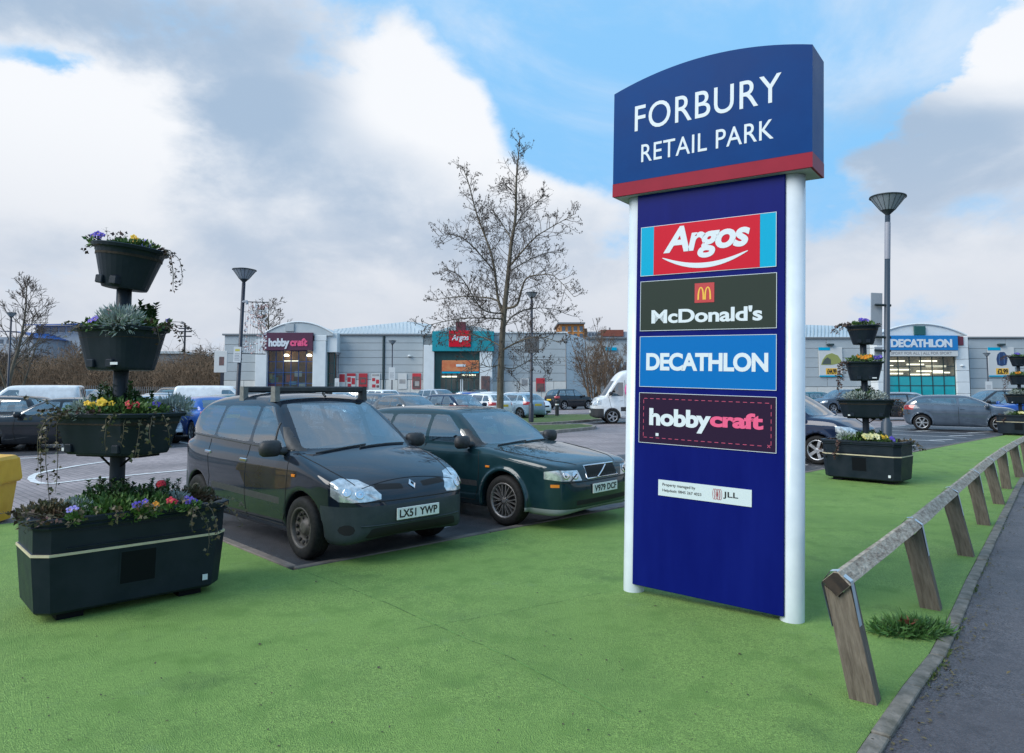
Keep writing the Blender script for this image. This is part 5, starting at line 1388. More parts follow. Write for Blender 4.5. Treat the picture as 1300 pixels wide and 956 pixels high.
# ---------------------------------------------------------------- lamp posts
M_LPOST = mat('lamp_post_navy', (.018, .022, .038), .45, col2=(.03, .034, .05), scale=6)
M_LGREY = mat('lamp_post_grey', (.035, .052, .075), .45)
M_LHEAD = mat('lamp_head_dark', (.02, .03, .035), .45)
M_LDIFF = mat('lamp_diffuser', (.26, .31, .35), .35, col2=(.34, .38, .42), scale=3)
M_NOTICE = mat('notice_white', (.62, .64, .64), .5); M_NGREY = mat('notice_grey', (.30, .33, .37), .5); M_NINK = mat('notice_ink', (.25, .27, .3), .6); M_NYEL = mat('notice_mark', (.55, .50, .10), .6)
def lamp(label, loc, h, head=.84, lean=0.0, r=.06, m=None, sleeve=False, arms=None):
    t = thing('street_lamp', label, 'street lamp', loc, (0, lean, 0), 'lamp posts in the car park')
    k = head / .84; hh = .50 * k
    MB().lathe([(r * 1.7, -.05), (r * 1.7, .9), (r * 1.15, .95), (r, 1.0), (r * .85, h - hh), (0, h - hh)], 14).build('column', m or M_LPOST, t)
    hd_ = MB().lathe([(.0, h - hh - .06), (.06 * k, h - hh - .05), (.055 * k, h - hh + .02), (.16 * k, h - hh + .13 * k)], 24).build('lamp_base', M_LHEAD, t)
    MB().lathe([(.16 * k, h - hh + .13 * k), (.40 * k, h - .045 * k)], 24).build('diffuser', M_LDIFF, t)
    ribs = MB()
    for i in range(16):
        a = 2 * math.pi * i / 16; ribs.tube([(.161 * k * math.cos(a), .161 * k * math.sin(a), h - hh + .13 * k), (.401 * k * math.cos(a), .401 * k * math.sin(a), h - .045 * k)], .006 * k, 4)
    ribs.build('rib', M_LHEAD, hd_)
    MB().lathe([(.40 * k, h - .05 * k), (.425 * k, h - .05 * k), (.42 * k, h - .02 * k), (.25 * k, h + .015 * k), (.05 * k, h + .03 * k), (.04 * k, h + .045 * k), (0, h + .05 * k)], 24).build('cap', M_LHEAD, t)
    if sleeve: MB().lathe([(r * .93, h - 1.45), (r * .93, h - .62), (r * .9, h - .61)], 14).build('pale_sleeve', mat('pale_sleeve', (.30, .31, .36), .5), t)
    return t
lL = lamp('dark lamp post left of the black car, carrying notice and pink flecked banner', (-9.85, 25, 0), 5.98, .84, R(1.6), .075)
def notice(t, x, z, w, h, m=None, mark=None, y=-.09, name='notice_board', lines=True):
    o = MB().bbox(x - w / 2, x + w / 2, y - .012, y, z - h / 2, z + h / 2, .004).build(name, m or M_NOTICE, t)
    if lines:
        q = MB()
        for k in range(5): q.box(x - w * .34, x + w * (.34 - .08 * (k % 2)), y - .0145, y - .0125, z - h * .36 + k * h * .10, z - h * .36 + k * h * .10 + h * .035)
        q.build('print', M_NINK, o)
    if mark: MB().box(x - w * .3, x + w * .3, y - .0145, y - .0125, z + h * .22, z + h * .36).build('print', mark, o)
    return o
notice(lL, -.05, 3.00 - .13, .27, .56, mark=M_NYEL, y=-.10)
for z in (2.98, 2.72): MB().lathe([(.085, z - .02), (.085, z + .02)], 12).build('clamp', M_LHEAD, lL)
MB().tube([(0, -.02, 4.78), (.16, -.05, 4.80), (.18, -.06, 4.70)], .05, 8).build('spotlight', M_NGREY, lL)
# banner held between two arms
net, flw, flp = MB(), MB(), MB(); rn = random.Random(5)
for k in range(9): net.tube([(.12 + .085 * k, 0, 4.79), (.12 + .085 * k + rn.uniform(-.06, .06), 0, 3.9), (.12 + .085 * k, 0, 2.92)], .004, 3)
for k in range(560):
    u, v = rn.uniform(.10, .92), rn.uniform(2.94, 4.78)
    if math.sin(u * 7 + v * 2.3) + math.sin(v * 5.1 - u * 3) + rn.uniform(-1.2, 1.2) < -.2: continue
    c = Vector((u, rn.uniform(-.02, .02), v)); a = rn.uniform(0, 3.1); r_ = rn.uniform(.018, .042)
    (flw if rn.random() < .6 else flp).add([c + Vector((math.cos(a + t) * r_, rn.uniform(-.012, .012), math.sin(a + t) * r_)) for t in (0, 1.57, 3.14, 4.71)], [(0, 1, 2, 3)])
tag(net.build('banner_net', M_LHEAD, lL), kind='stuff'); tag(flw.build('white_flecks', mat('fleck_white', (.72, .74, .76), .5), lL), kind='stuff'); tag(flp.build('pink_flecks', mat('fleck_pink', (.60, .40, .38), .5, col2=(.35, .2, .18), scale=30), lL), kind='stuff')
MB().tube([(0, 0, 4.79), (.92, 0, 4.79)], .018, 6).tube([(0, 0, 2.92), (.92, 0, 2.92)], .018, 6).build('banner_arm', M_LHEAD, lL)
lC = lamp('dark lamp post with a grey notice standing in front of the silver car', (.90, 33, 0), 6.25, .58, R(.4), .07)
MB().bbox(-.32, .36, -.10, -.085, 3.35, 4.15, .004).build('notice_board', mat('notice_charcoal', (.12, .125, .13), .5), lC)
lR = lamp('tall grey lamp post with a pale sleeve behind the planter beside the sign', (8.27, 15.55, 0), 6.02, .76, R(2.4), .066, M_LGREY, True)
MB().bbox(-.34, -.085, .04, .06, 2.62, 3.80, .004, ).build('notice_board', M_NGREY, lR); MB().bbox(-.26, -.085, .03, .05, 2.05, 2.58, .004).build('notice_board', M_NGREY, lR)
for z in (3.52, 2.80, 2.50): MB().tube([(-.28, -.02, z), (.07, -.02, z)], .03, 6).build('clamp', M_LHEAD, lR)
lA = lamp('slim lamp post before the long grey store wall, white notice at mid height', (-11.0, 64.0, 0), 6.1, .72, 0, .06); notice(lA, 0, 3.05, .58, 1.15, y=-.09)
lB = lamp('small lamp post beside the purple fronted store, white notice on it', (-16.1, 64.5, 0), 5.0, .55, 0, .06); notice(lB, -.05, 2.15, .4, .95, y=-.09)
lD = lamp('lamp post before the backpack poster, pale notice on it', (45.0, 66.0, 0), 5.05, .62, 0, .06); notice(lD, 0, 1.95, .66, .80, y=-.09)
lE = lamp('dark lamp post at the far left picture edge among bare branches', (-33.2, 46, 0), 6.7, .62, 0, .07)
# ---------------------------------------------------------------- buildings
def X_(px, Y): return at(px, 480, Y).x
def Z_(py, Y): return at(650, py, Y).z
M_CLAD = mat('grey_cladding', (.43, .475, .50), .55, col2=(.39, .435, .455), scale=.6, detail=3)
M_CLADB = mat('cladding_joint', (.20, .22, .235), .7)
M_PLINTH = mat('pale_plinth', (.66, .67, .65), .7, col2=(.58, .59, .57), scale=1.5)
M_WPAN = mat('white_panel', (.74, .78, .79), .55, col2=(.68, .72, .73), scale=1.2)
M_ROOF = mat('roof_sheet', (.47, .53, .55), .45, metal=.2, col2=(.54, .59, .61), scale=1.5)
M_FRBLUE = mat('blue_frame', (.02, .075, .24), .45); M_FRDK = mat('dark_frame', (.02, .045, .05), .45); M_FRGRN = mat('green_frame', (.012, .10, .105), .45)
M_SHOPG = glass_mat('shop_glass', (.80, .86, .86), 1.45)
M_SHOPIN = mat('shop_interior', (.12, .085, .065), .9, col2=(.30, .16, .09), scale=1.1, detail=3)
M_SHOPINC = mat('shop_interior_cool', (.20, .20, .19), .9, col2=(.36, .32, .27), scale=1.1, detail=3)
M_TUBE = mat('lit_tube', (1, .9, .7), .5, emit=((1, .86, .66), 1.3))
M_LITC = mat('lit_lamp', (1, .92, .75), .5, emit=((1, .86, .62), 4.0))
M_SPURP = mat('store_sign_plum', (.085, .022, .055), .45); M_STEAL = mat('store_teal', (.0, .24, .30), .45, col2=(.005, .30, .36), scale=1.0); M_SORG = mat('banner_orange', (.55, .13, .05), .6, col2=(.65, .26, .10), scale=1.6)
M_MAROON = mat('maroon_box', (.14, .025, .045), .5); M_TEALG = mat('teal_film', (.0, .33, .37), .3, col2=(.0, .40, .44), scale=.8, coat=.5); M_GVENT = mat('green_vent', (.015, .10, .10), .4)
def wall_panels(t, x0, x1, z0, z1, Y, m, rows, cols, name='cladding_panel', gap=.035, th=.07):
    """cladding panels, each its own piece, on a dark backing"""
    me = None; w = (x1 - x0) / cols; h = (z1 - z0) / rows
    me = MB().bbox(0, w - gap, -th, 0, 0, h - gap, .012).mesh(name)
    for i in range(cols):
        for j in range(rows): link(name, me, m, t, (x0 + i * w + gap / 2, Y, z0 + j * h + gap / 2))
def vault(x0, x1, z0, zp, Y0, Y1, n=20, t=.0):
    """segmental roof between x0 and x1, front at Y0"""
    P = [(x0 + (x1 - x0) * k / n, z0 + (zp - z0) * (1 - (2 * k / n - 1) ** 2)) for k in range(n + 1)]
    return P
def glazing(t, x0, x1, z0, z1, Y, cols, rows, mf, inner, depth=3.0, name='glazing', bars=.07, lights=(), cells=None):
    """framed panes before a lit interior"""
    depth = 1.05 if depth > 1.05 else depth
    MB().add([(x0, Y + depth, z0), (x1, Y + depth, z0), (x1, Y + depth, z1), (x0, Y + depth, z1), (x0, Y + .1, z0), (x1, Y + .1, z0), (x1, Y + .1, z1), (x0, Y + .1, z1)],
             [(0, 1, 2, 3), (0, 3, 7, 4), (1, 5, 6, 2), (3, 2, 6, 7), (0, 4, 5, 1)]).build('interior', inner, t)
    f = MB()
    for i in range(cols + 1):
        x = x0 + (x1 - x0) * i / cols; f.box(x - bars / 2, x + bars / 2, Y - .06, Y + .05, z0, z1)
    for j in range(rows + 1):
        z = z0 + (z1 - z0) * j / rows; f.box(x0, x1, Y - .045, Y + .04, z - bars / 2, z + bars / 2)
    f.build('window_frame', mf, t)
    w = (x1 - x0) / cols; h = (z1 - z0) / rows
    me = MB().box(.01, w - .01, 0, .012, .01, h - .01).mesh('pane')
    for i in range(cols):
        for j in range(rows):
            m = M_SHOPG if not cells or (i, j) not in cells else cells[(i, j)]
            link('pane', me, m, t, (x0 + i * w, Y - .005, z0 + j * h))
    for (a, b, z, dy) in lights:
        dy = .2 + .1 * dy
        MB().box(x0 + (x1 - x0) * a, x0 + (x1 - x0) * b, Y + dy, Y + dy + .1, z0 + (z1 - z0) * z, z0 + (z1 - z0) * z + .14).build('strip_light', M_TUBE, t)
def poster(t, px0, px1, py0, py1, Y, base, blocks):
    o = MB().box(X_(px0, Y), X_(px1, Y), Y - .05, Y, Z_(py1, Y), Z_(py0, Y)).build('poster', base, t)
    W, H = X_(px1, Y) - X_(px0, Y), Z_(py0, Y) - Z_(py1, Y); x0, z0 = X_(px0, Y), Z_(py1, Y)
    for i, (a, b, c, d, m) in enumerate(blocks): MB().box(x0 + W * a, x0 + W * b, Y - .058 - .002 * i, Y - .05, z0 + H * c, z0 + H * d).build('print', m, o)
    return o
def btext(t, txt, px0, px1, py0, py1, Y, m, **k):
    me = text_mesh('lettering', txt, X_(px0, Y), X_(px1, Y), Z_(py1, Y), Z_(py0, Y), depth=0, thick=.03, **k)
    return link('lettering', me, m, t, (0, Y, 0))
BY = 75.0; zg = -.04
M_PWHITE = mat('poster_white', (.62, .63, .62), .6); M_PRED = mat('poster_red', (.50, .03, .045), .6); M_PGREY = mat('poster_grey', (.25, .26, .28), .6, col2=(.42, .40, .38), scale=1.4); M_PDARK = mat('poster_dark', (.06, .06, .07), .6, col2=(.2, .1, .09), scale=2)
# --- purple fronted store with the long wall
hb = thing('store_building', 'grey clad store with purple sign, arched entrance roof and blue framed glass', 'building', (0, 0, 0))
zE = Z_(425, BY); xL, xW0, xW1 = X_(284, BY), X_(336, BY), X_(537, BY)
MB().box(xL + .02, xW1 + 1.2, BY + .01, BY + 30, zg, zE - .05).build('wall', M_CLADB, hb)
wall_panels(hb, xL, xW0, Z_(483, BY), zE - .1, BY, M_CLAD, 5, 1); wall_panels(hb, xL, xW0, zg, Z_(483, BY) - .01, BY, M_PLINTH, 1, 2, 'plinth_panel')
xc = X_(487, BY)
wall_panels(hb, X_(426, BY), xc - .12, Z_(482, BY), zE - .1, BY, M_CLAD, 6, 1); wall_panels(hb, xc + .12, xW1, Z_(482, BY), zE - .1, BY, M_CLAD, 6, 1)
wall_panels(hb, X_(426, BY), xW1, zg, Z_(482, BY) - .01, BY, M_PLINTH, 1, 7, 'plinth_panel')
MB().tube([(xc, BY - .12, zg), (xc, BY - .12, zE - .1)], .09, 8).build('downpipe', M_FRDK, hb)
MB().box(xL - .2, xW1 + 1.2, BY - .25, BY + .3, zE - .08, zE + .10).build('gutter', M_CLADB, hb)
# roof: low pitch hipped to the left, ridge rising to the right
rp = [(X_(420, BY), BY - .1, zE + .1), (X_(545, BY), BY - .1, zE + .1), (X_(548, BY + 16), BY + 16, Z_(412, BY + 16)), (X_(518, BY + 16), BY + 16, Z_(408, BY + 16)), (X_(424, BY + 16), BY + 16, Z_(418, BY + 16))]
rf = MB().add(rp, [(0, 1, 2, 3, 4)]); rf.build('roof', M_ROOF, hb)
rs = MB()
for k in range(26):
    t_ = k / 25; a = Vector(rp[0]).lerp(Vector(rp[1]), t_); b = Vector(rp[4]).lerp(Vector(rp[3]), min(1, t_ / .78)) if t_ < .78 else Vector(rp[3]).lerp(Vector(rp[2]), (t_ - .78) / .22)
    rs.tube([a, b], .03, 4)
tag(rs.build('roof_seam', M_ROOF, hb), kind='stuff')
rf2 = MB().add([(xL - .2, BY - .1, zE + .1), (xW0, BY - .1, zE + .1), (xW0, BY + 14, zE + .75), (xL + 5, BY + 14, zE + .75)], [(0, 1, 2, 3)]).build('roof', M_ROOF, hb)
# entrance: pillars, vaulted roof, purple sign
PY = BY - 1.6
xa, xb = X_(334, PY), X_(422, PY); V = vault(xa, xb, Z_(423.5, PY), Z_(409, PY), PY, BY)
MB().prism(V + [(xb, Z_(426, PY)), (xa, Z_(426, PY))], PY + .05, BY + 5, MY, True).build('vaulted_roof', M_ROOF, hb)
MB().tube([(x, PY + .02, z + .03) for x, z in V], .09, 6).build('fascia_trim', M_WPAN, hb)
MB().box(X_(361, PY), X_(372, PY), PY - .1, PY + .3, Z_(420.5, PY), Z_(411, PY)).build('vent_box', M_CLAD, hb)
sgp = MB().bbox(X_(334, PY), X_(397, PY), PY - .25, PY + .02, Z_(445, PY), Z_(422.5, PY), .02).build('store_sign', M_SPURP, hb)
PS = PY - .25
me = text_mesh('lettering', 'hobby', X_(340, PS), X_(366.5, PS), Z_(443, PS), Z_(429.5, PS), depth=0, thick=.05, bold=.05, spacing=.95); link('lettering', me, M_SWHT, sgp, (0, PS, 0))
me = text_mesh('lettering', 'craft', X_(367.3, PS), X_(389.5, PS), Z_(439.5, PS), Z_(429.5, PS), depth=0, thick=.05, bold=.05, spacing=.95); link('lettering', me, M_PINK, sgp, (0, PS, 0))
for p0, p1, q0, q1 in ((323.5, 338, 431, 492), (396.5, 413, 433, 492), (398, 413.5, 425.8, 433)):
    MB().bbox(X_(p0, PY), X_(p1, PY), PY, BY, Z_(q1, PY) - (1 if q1 > 450 else -.02), Z_(q0, PY), .03).build('pillar', M_WPAN, hb)
MB().bbox(X_(413.6, PY), X_(426.5, PY), PY + .3, BY, Z_(447, PY), Z_(422, PY), .03).build('white_panel', M_WPAN, hb)
glazing(hb, X_(338.2, PY), X_(396.3, PY), zg, Z_(445.2, PY), PY + .5, 6, 5, M_FRBLUE, M_SHOPIN, 4, lights=[(.30, .62, .80, 3)], cells={(0, 0): M_SPURP, (5, 0): M_SPURP, (0, 1): M_SPURP})
glazing(hb, X_(413.8, PY), X_(422, PY), zg, Z_(447.2, PY), PY + .8, 1, 5, M_FRGRN, M_SHOPIN, 2)
for p in (363, 392): MB().lathe([(0, -.12), (.28, -.1), (.30, 0), (.15, .12), (0, .14)], 10).build('pendant_lamp', M_LITC, hb, (X_(p, PY + 1), PY + 1.0, Z_(451, PY + 1)))
random.seed(3)
M_DISP = [mat('display_%d' % i, c, .7) for i, c in enumerate([(.45, .10, .08), (.12, .30, .42), (.5, .42, .2), (.08, .09, .2), (.5, .5, .48), (.1, .25, .2)])]
for k in range(16):
    x = X_(341 + 52 * random.random(), PY + 1); z = random.uniform(.1, 3.2)
    MB().bbox(x - .4, x + .4, PY + .8 + .03 * k, PY + .82 + .03 * k, z, z + random.uniform(.4, .9), .03).build('display', M_DISP[k % 6], hb)
for px, kind_ in ((433, 0), (446, 1), (461, 2), (477, 3), (511, 4), (529, 5)):
    base = M_PRED if kind_ in (2, 5) else M_PWHITE
    blocks = {0: [(.3, .95, .45, .95, M_PRED)], 1: [(0, 1, .82, 1, M_PRED), (.05, .45, .45, .75, M_PRED), (.55, .95, .3, .7, M_PRED), (.1, .5, .08, .35, M_PRED)], 2: [(.1, .9, .30, .75, M_PDARK), (.25, .75, .42, .62, M_PRED), (0, 1, .0, .12, M_PGREY)], 3: [(.1, .9, .82, .95, M_PGREY), (.1, .45, .5, .7, M_PRED), (.55, .9, .35, .6, M_PRED), (.1, .5, .1, .3, M_PRED), (.6, .9, .1, .25, M_PDARK)], 4: [(.15, .85, .35, .62, M_PGREY)], 5: [(.05, .95, .02, .80, M_PDARK), (.3, .8, .2, .5, M_PGREY)]}[kind_]
    poster(hb, px - 5.5, px + 5.5, 474, 494, BY - .10, base, blocks)
MB().lathe([(0, 0), (.22, .02), (.20, .14), (0, .2)], 10).build('wall_light', M_WPAN, hb, (X_(520, BY), BY - .2, Z_(453, BY)))
# side billboard left of the store
bb = thing('billboard', 'white advertising board on a dark post beside the grey store wall', 'billboard', (X_(281, 70), 70, 0))
MB().bbox(-.75, .55, -.06, .06, Z_(473, 70), Z_(445.5, 70), .02).build('board', M_PWHITE, bb); MB().bbox(-.25, .25, -.075, -.061, Z_(464, 70), Z_(453, 70), .01).build('print', M_PDARK, bb)
MB().box(-.08, .25, -.05, .05, -.1, Z_(473.2, 70)).build('post', M_LPOST, bb)
# --- teal fronted store
ar = thing('store_building', 'grey store with teal fascia, red square sign and glass doors behind the tree', 'building', (0, 0, 0))
AY = BY - .02; zA = Z_(422.5, BY)
xA0, xA1 = X_(537.6, BY), X_(718.5, BY)
MB().box(xA0 + 1.3, xA1 - .05, BY + .02, BY + 26, zg, zA - .05).build('wall', M_CLADB, ar)
wall_panels(ar, X_(625, BY), xA1, Z_(484, BY), zA - .06, BY, M_CLAD, 6, 2); wall_panels(ar, X_(625, BY), xA1, zg, Z_(484, BY) - .01, BY, M_PLINTH, 1, 6, 'plinth_panel')
MB().box(xA0 + 1.3, xA1 + .2, BY - .2, BY + .2, zA - .05, zA + .09).build('parapet', M_WPAN, ar)
# return wall running back to the right
pA = Vector((xA1, BY)); pB = Vector((X_(744, BY * 1.12), BY * 1.12))
MB().add([(pA.x, pA.y, zg), (pB.x, pB.y, zg), (pB.x, pB.y, zA), (pA.x, pA.y, zA)], [(0, 1, 2, 3)]).build('return_wall', M_WPAN, ar)
dW = (pB - pA); 
for k in range(6):
    q = MB(); nrm = Vector((dW.y, -dW.x)).normalized() * .05; h0 = zg + (zA - zg) * k / 6; h1 = zg + (zA - zg) * (k + 1) / 6 - .03
    q.add([(pA.x + nrm.x, pA.y + nrm.y, h0), (pB.x + nrm.x, pB.y + nrm.y, h0), (pB.x + nrm.x, pB.y + nrm.y, h1), (pA.x + nrm.x, pA.y + nrm.y, h1)], [(0, 1, 2, 3)]); q.build('cladding_panel', M_WPAN, ar)
AP = BY - 1.6
for p0, p1 in ((537.5, 551), (609, 625)): MB().bbox(X_(p0, AP), X_(p1, AP), AP, BY + .5, zg, Z_(424 if p0 > 600 else 438, AP), .03).build('pillar', M_WPAN, ar)
MB().bbox(X_(548.5, AP), X_(627, AP), AP - .15, BY, Z_(446, AP), Z_(420.5, AP), .03).build('fascia', M_STEAL, ar)
MB().bbox(X_(578.5, AP), X_(591, AP), AP - .10, AP + .8, Z_(420.3, AP), Z_(408.5, AP), .02).build('roof_box', M_MAROON, ar)
asg = MB().bbox(X_(570, AP), X_(597.5, AP), AP - .30, AP - .155, Z_(440.5, AP), Z_(420, AP), .02).build('store_sign', M_RED, ar)
me = text_mesh('lettering', 'Argos', X_(573, AP - .3), X_(595, AP - .3), Z_(434.5, AP - .3), Z_(424.5, AP - .3), depth=0, thick=.04, bold=.03, shear=.2); link('lettering', me, M_SWHT, asg, (0, AP - .3, 0))
V2 = vault(X_(551, AP), X_(625, AP), Z_(420.5, AP), Z_(412, AP), AP, BY)
MB().prism(V2, AP + .9, BY + 5, MY, True).build('vaulted_roof', M_ROOF, ar)
glazing(ar, X_(551.2, AP), X_(608.8, AP), zg, Z_(446.2, AP), AP + .6, 8, 4, M_FRGRN, M_SHOPINC, 4, lights=[(.15, .5, .52, 1.5), (.6, .9, .55, 2.2)], cells={(0, 3): M_GVENT, (1, 3): M_GVENT, (2, 3): M_GVENT, (3, 3): M_GVENT, (4, 3): M_GVENT, (5, 3): M_GVENT, (6, 3): M_GVENT, (7, 3): M_GVENT, (0, 2): M_GVENT, (0, 1): M_GVENT})
bnr = MB().bbox(X_(561, AP), X_(608, AP), AP - .05, AP + .5, Z_(471.5, AP), Z_(457.5, AP), .02).build('banner', M_SORG, ar)
MB().box(X_(561, AP), X_(608, AP), AP - .07, AP + .45, Z_(474, AP), Z_(471.8, AP)).build('blue_strip', M_CYAN, ar)
MB().bbox(X_(579, AP), X_(591, AP), AP - .08, AP - .051, Z_(465.5, AP), Z_(462.5, AP), .01).build('print', M_SWHT, bnr)
for p in (584.5, 586.8): MB().box(X_(p, AP) - .05, X_(p, AP) + .05, AP + .50, AP + .53, zg, Z_(481, AP)).build('door_stile', M_WPAN, ar)
MB().bbox(X_(611, AP), X_(622, AP), AP - .5, AP - .03, zg, Z_(477.5, AP), .03).build('kiosk', M_PDARK, ar)
for px, k_ in ((666, 4), (686, 5)):
    poster(ar, px - 5.5, px + 5.5, 480, 497, BY - .10, M_PWHITE if k_ == 4 else M_PRED, [(.15, .85, .4, .9, M_PGREY)] if k_ == 4 else [(.05, .95, .0, .6, M_PDARK)])
# --- azure fronted store on the right
dc = thing('store_building', 'grey store with azure sign, arched gable and teal lower windows on the right', 'building', (0, 0, 0))
zD = Z_(429, BY); xD0, xD1 = X_(985, BY), X_(1420, BY); DP = BY - 1.5
MB().box(xD0, xD1, BY + .02, BY + 30, zg, zD - .06).build('wall', M_CLADB, dc)
wall_panels(dc, xD0, X_(1115, BY), Z_(491, BY), zD - .1, BY, M_CLAD, 5, 2); wall_panels(dc, X_(1231, BY), xD1, Z_(493, BY), zD - .1, BY, M_CLAD, 5, 4)
wall_panels(dc, xD0, X_(1115, BY), zg - .2, Z_(491, BY) - .02, BY, M_PLINTH, 1, 5, 'plinth_panel'); wall_panels(dc, X_(1231, BY), xD1, zg - .2, Z_(493, BY) - .02, BY, M_PLINTH, 1, 7, 'plinth_panel')
MB().box(xD0 - .2, X_(1118, BY), BY - .25, BY + .2, zD - .09, zD + .08).box(X_(1228, BY), xD1, BY - .25, BY + .2, zD - .05, zD + .12).build('gutter', M_CLADB, dc)
rp = [(xD0 - .2, BY - .1, zD + .1), (X_(1118, BY), BY - .1, zD + .1), (X_(1118, BY + 16), BY + 16, Z_(415.5, BY + 16)), (X_(985, BY + 16), BY + 16, Z_(411, BY + 16))]
MB().add(rp, [(0, 1, 2, 3)]).build('roof', M_ROOF, dc)
rs = MB()
for k in range(30): rs.tube([Vector(rp[0]).lerp(Vector(rp[1]), k / 29), Vector(rp[3]).lerp(Vector(rp[2]), k / 29)], .035, 4)
tag(rs.build('roof_seam', mat('roof_seam', (.27, .33, .35), .5), dc), kind='stuff')
MB().add([(X_(1228, BY), BY - .1, zD + .12), (xD1, BY - .1, zD + .12), (xD1, BY + 16, zD + .35), (X_(1228, BY), BY + 16, zD + .35)], [(0, 1, 2, 3)]).build('roof', M_ROOF, dc)
V3 = vault(X_(1114, DP), X_(1230, DP), Z_(426, DP), Z_(411.5, DP), DP, BY)
MB().prism(V3, DP + .12, BY + 6, MY, True).build('vaulted_gable', M_WPAN, dc)
MB().tube([(x, DP + .06, z + .03) for x, z in V3], .10, 6).build('fascia_trim', M_WPAN, dc)
MB().bbox(X_(1163, DP), X_(1177, DP), DP - .1, DP + .3, Z_(425.4, DP), Z_(414, DP), .02).build('vent_box', M_GVENT, dc)
for p0, p1, m_ in ((1114.5, 1128, M_WPAN), (1215, 1231, M_WPAN)):
    for j in range(6):
        z0 = zg + (Z_(427, DP) - zg) * j / 6; z1 = zg + (Z_(427, DP) - zg) * (j + 1) / 6 - .03
        MB().bbox(X_(p0, DP), X_(p1, DP), DP, BY + .5, z0, z1, .02).build('pillar_block', m_, dc)
MB().bbox(X_(1216, DP), X_(1224.5, DP), DP - .12, DP - .01, Z_(438.5, DP), Z_(427.3, DP), .02).build('maroon_panel', M_MAROON, dc)
dsn = MB().bbox(X_(1127.5, DP), X_(1215.5, DP), DP - .35, DP - .02, Z_(445, DP), Z_(426.2, DP), .02).build('store_sign', mat('store_azure', (.006, .20, .52), .4), dc)
DS = DP - .35
me = text_mesh('lettering', 'DECATHLON', X_(1132.5, DS), X_(1210.5, DS), Z_(441, DS), Z_(430.5, DS), depth=0, thick=.04, bold=.045, spacing=.93); link('lettering', me, M_SWHT, dsn, (0, DS, 0))
d2 = MB().bbox(X_(1127.5, DP), X_(1215.5, DP), DP - .30, DP - .02, Z_(452.5, DP), Z_(445.2, DP), .02).build('sign_strip', M_PWHITE, dc)
me = text_mesh('lettering', 'SPORT FOR ALL | ALL FOR SPORT', X_(1132.5, DS), X_(1210, DS), Z_(451, DS), Z_(446.6, DS), depth=0, thick=.02, bold=.01); link('lettering', me, M_PGREY, d2, (0, DP - .30, 0))
cells = {(i, j): M_TEALG for i in range(6) for j in (0, 1, 2)}; cells[(2, 0)] = M_DBLUE; cells[(3, 0)] = M_DBLUE
glazing(dc, X_(1128.2, DP), X_(1214.8, DP), zg, Z_(452.7, DP), DP + .3, 6, 5, M_FRDK, M_SHOPINC, 7, lights=[(.05, .30, .90, 2), (.52, .78, .90, 2), (.0, .14, .80, 3.5), (.35, .6, .83, 4), (.62, .92, .79, 3), (.1, .4, .72, 5), (.5, .9, .69, 5), (.02, .3, .64, 6), (.4, .7, .62, 6), (.72, .98, .66, 4)], cells=cells)
def product_poster(px0, px1, py0, py1, which, price):
    Y = BY - .12
    o = MB().bbox(X_(px0, Y), X_(px1, Y), Y - .08, Y, Z_(py1, Y), Z_(py0, Y), .02).build('poster', M_PWHITE, dc)
    W, H = X_(px1, Y) - X_(px0, Y), Z_(py0, Y) - Z_(py1, Y); x0, z0 = X_(px0, Y), Z_(py1, Y)
    tg = MB().box(x0 - .02, x0 + W * .48, Y - .10, Y - .081, z0 + H * .895, z0 + H * 1.0).build('tab', M_CYAN, o)
    MB().box(x0, x0 + W, Y - .10, Y - .081, z0 - .02, z0 + H * .04).build('strip', M_CYAN, o)
    q = MB().box(x0 + W * .28, x0 + W * .75, Y - .095, Y - .081, z0 + H * .07, z0 + H * .28).build('price_tag', M_GOLD, o)
    me = text_mesh('lettering', price, x0 + W * .33, x0 + W * .72, z0 + H * .09, z0 + H * .26, depth=0, thick=.02, bold=.03); link('lettering', me, M_INK, q, (0, Y - .095, 0))
    if which == 'tent':
        P = [(.08, .40), (.16, .58), (.32, .74), (.55, .80), (.80, .72), (.94, .55), (.92, .46), (.55, .40)]
        MB().prism([(x0 + W * a, z0 + H * b) for a, b in P], Y - .10, Y - .081, MY).build('print', mat('tent_green', (.30, .33, .10), .6), o)
        MB().prism([(x0 + W * a, z0 + H * b) for a, b in [(.12, .42), (.22, .58), (.36, .66), (.50, .58), (.50, .42)]], Y - .105, Y - .0995, MY).build('print', mat('tent_shade', (.08, .10, .09), .6), o)
    else:
        P = [(.34, .40), (.31, .60), (.36, .76), (.46, .84), (.62, .84), (.70, .74), (.72, .56), (.68, .40), (.5, .36)]
        MB().prism([(x0 + W * a, z0 + H * b) for a, b in P], Y - .10, Y - .081, MY).build('print', mat('bag_navy', (.02, .05, .14), .6), o)
        for a in (.42, .60): MB().box(x0 + W * a - .04, x0 + W * a + .04, Y - .106, Y - .0995, z0 + H * .42, z0 + H * .80).build('print', mat('bag_blue', (.06, .14, .30), .6), o)
product_poster(1040, 1070, 441, 478, 'tent', '£44.99'); product_poster(1255, 1288.5, 441, 478, 'bag', '£2.99')
for p in (1054, 1271): MB().bbox(X_(p - 4, BY), X_(p + 4, BY), BY - .5, BY - .08, Z_(439, BY), Z_(436.5, BY), .03).build('floodlight', M_FRDK, dc)
MB().lathe([(0, 0), (.2, .02), (.18, .12), (0, .16)], 10).build('wall_light', M_WPAN, dc, (X_(1222, DP), DP - .02, Z_(465, DP)))
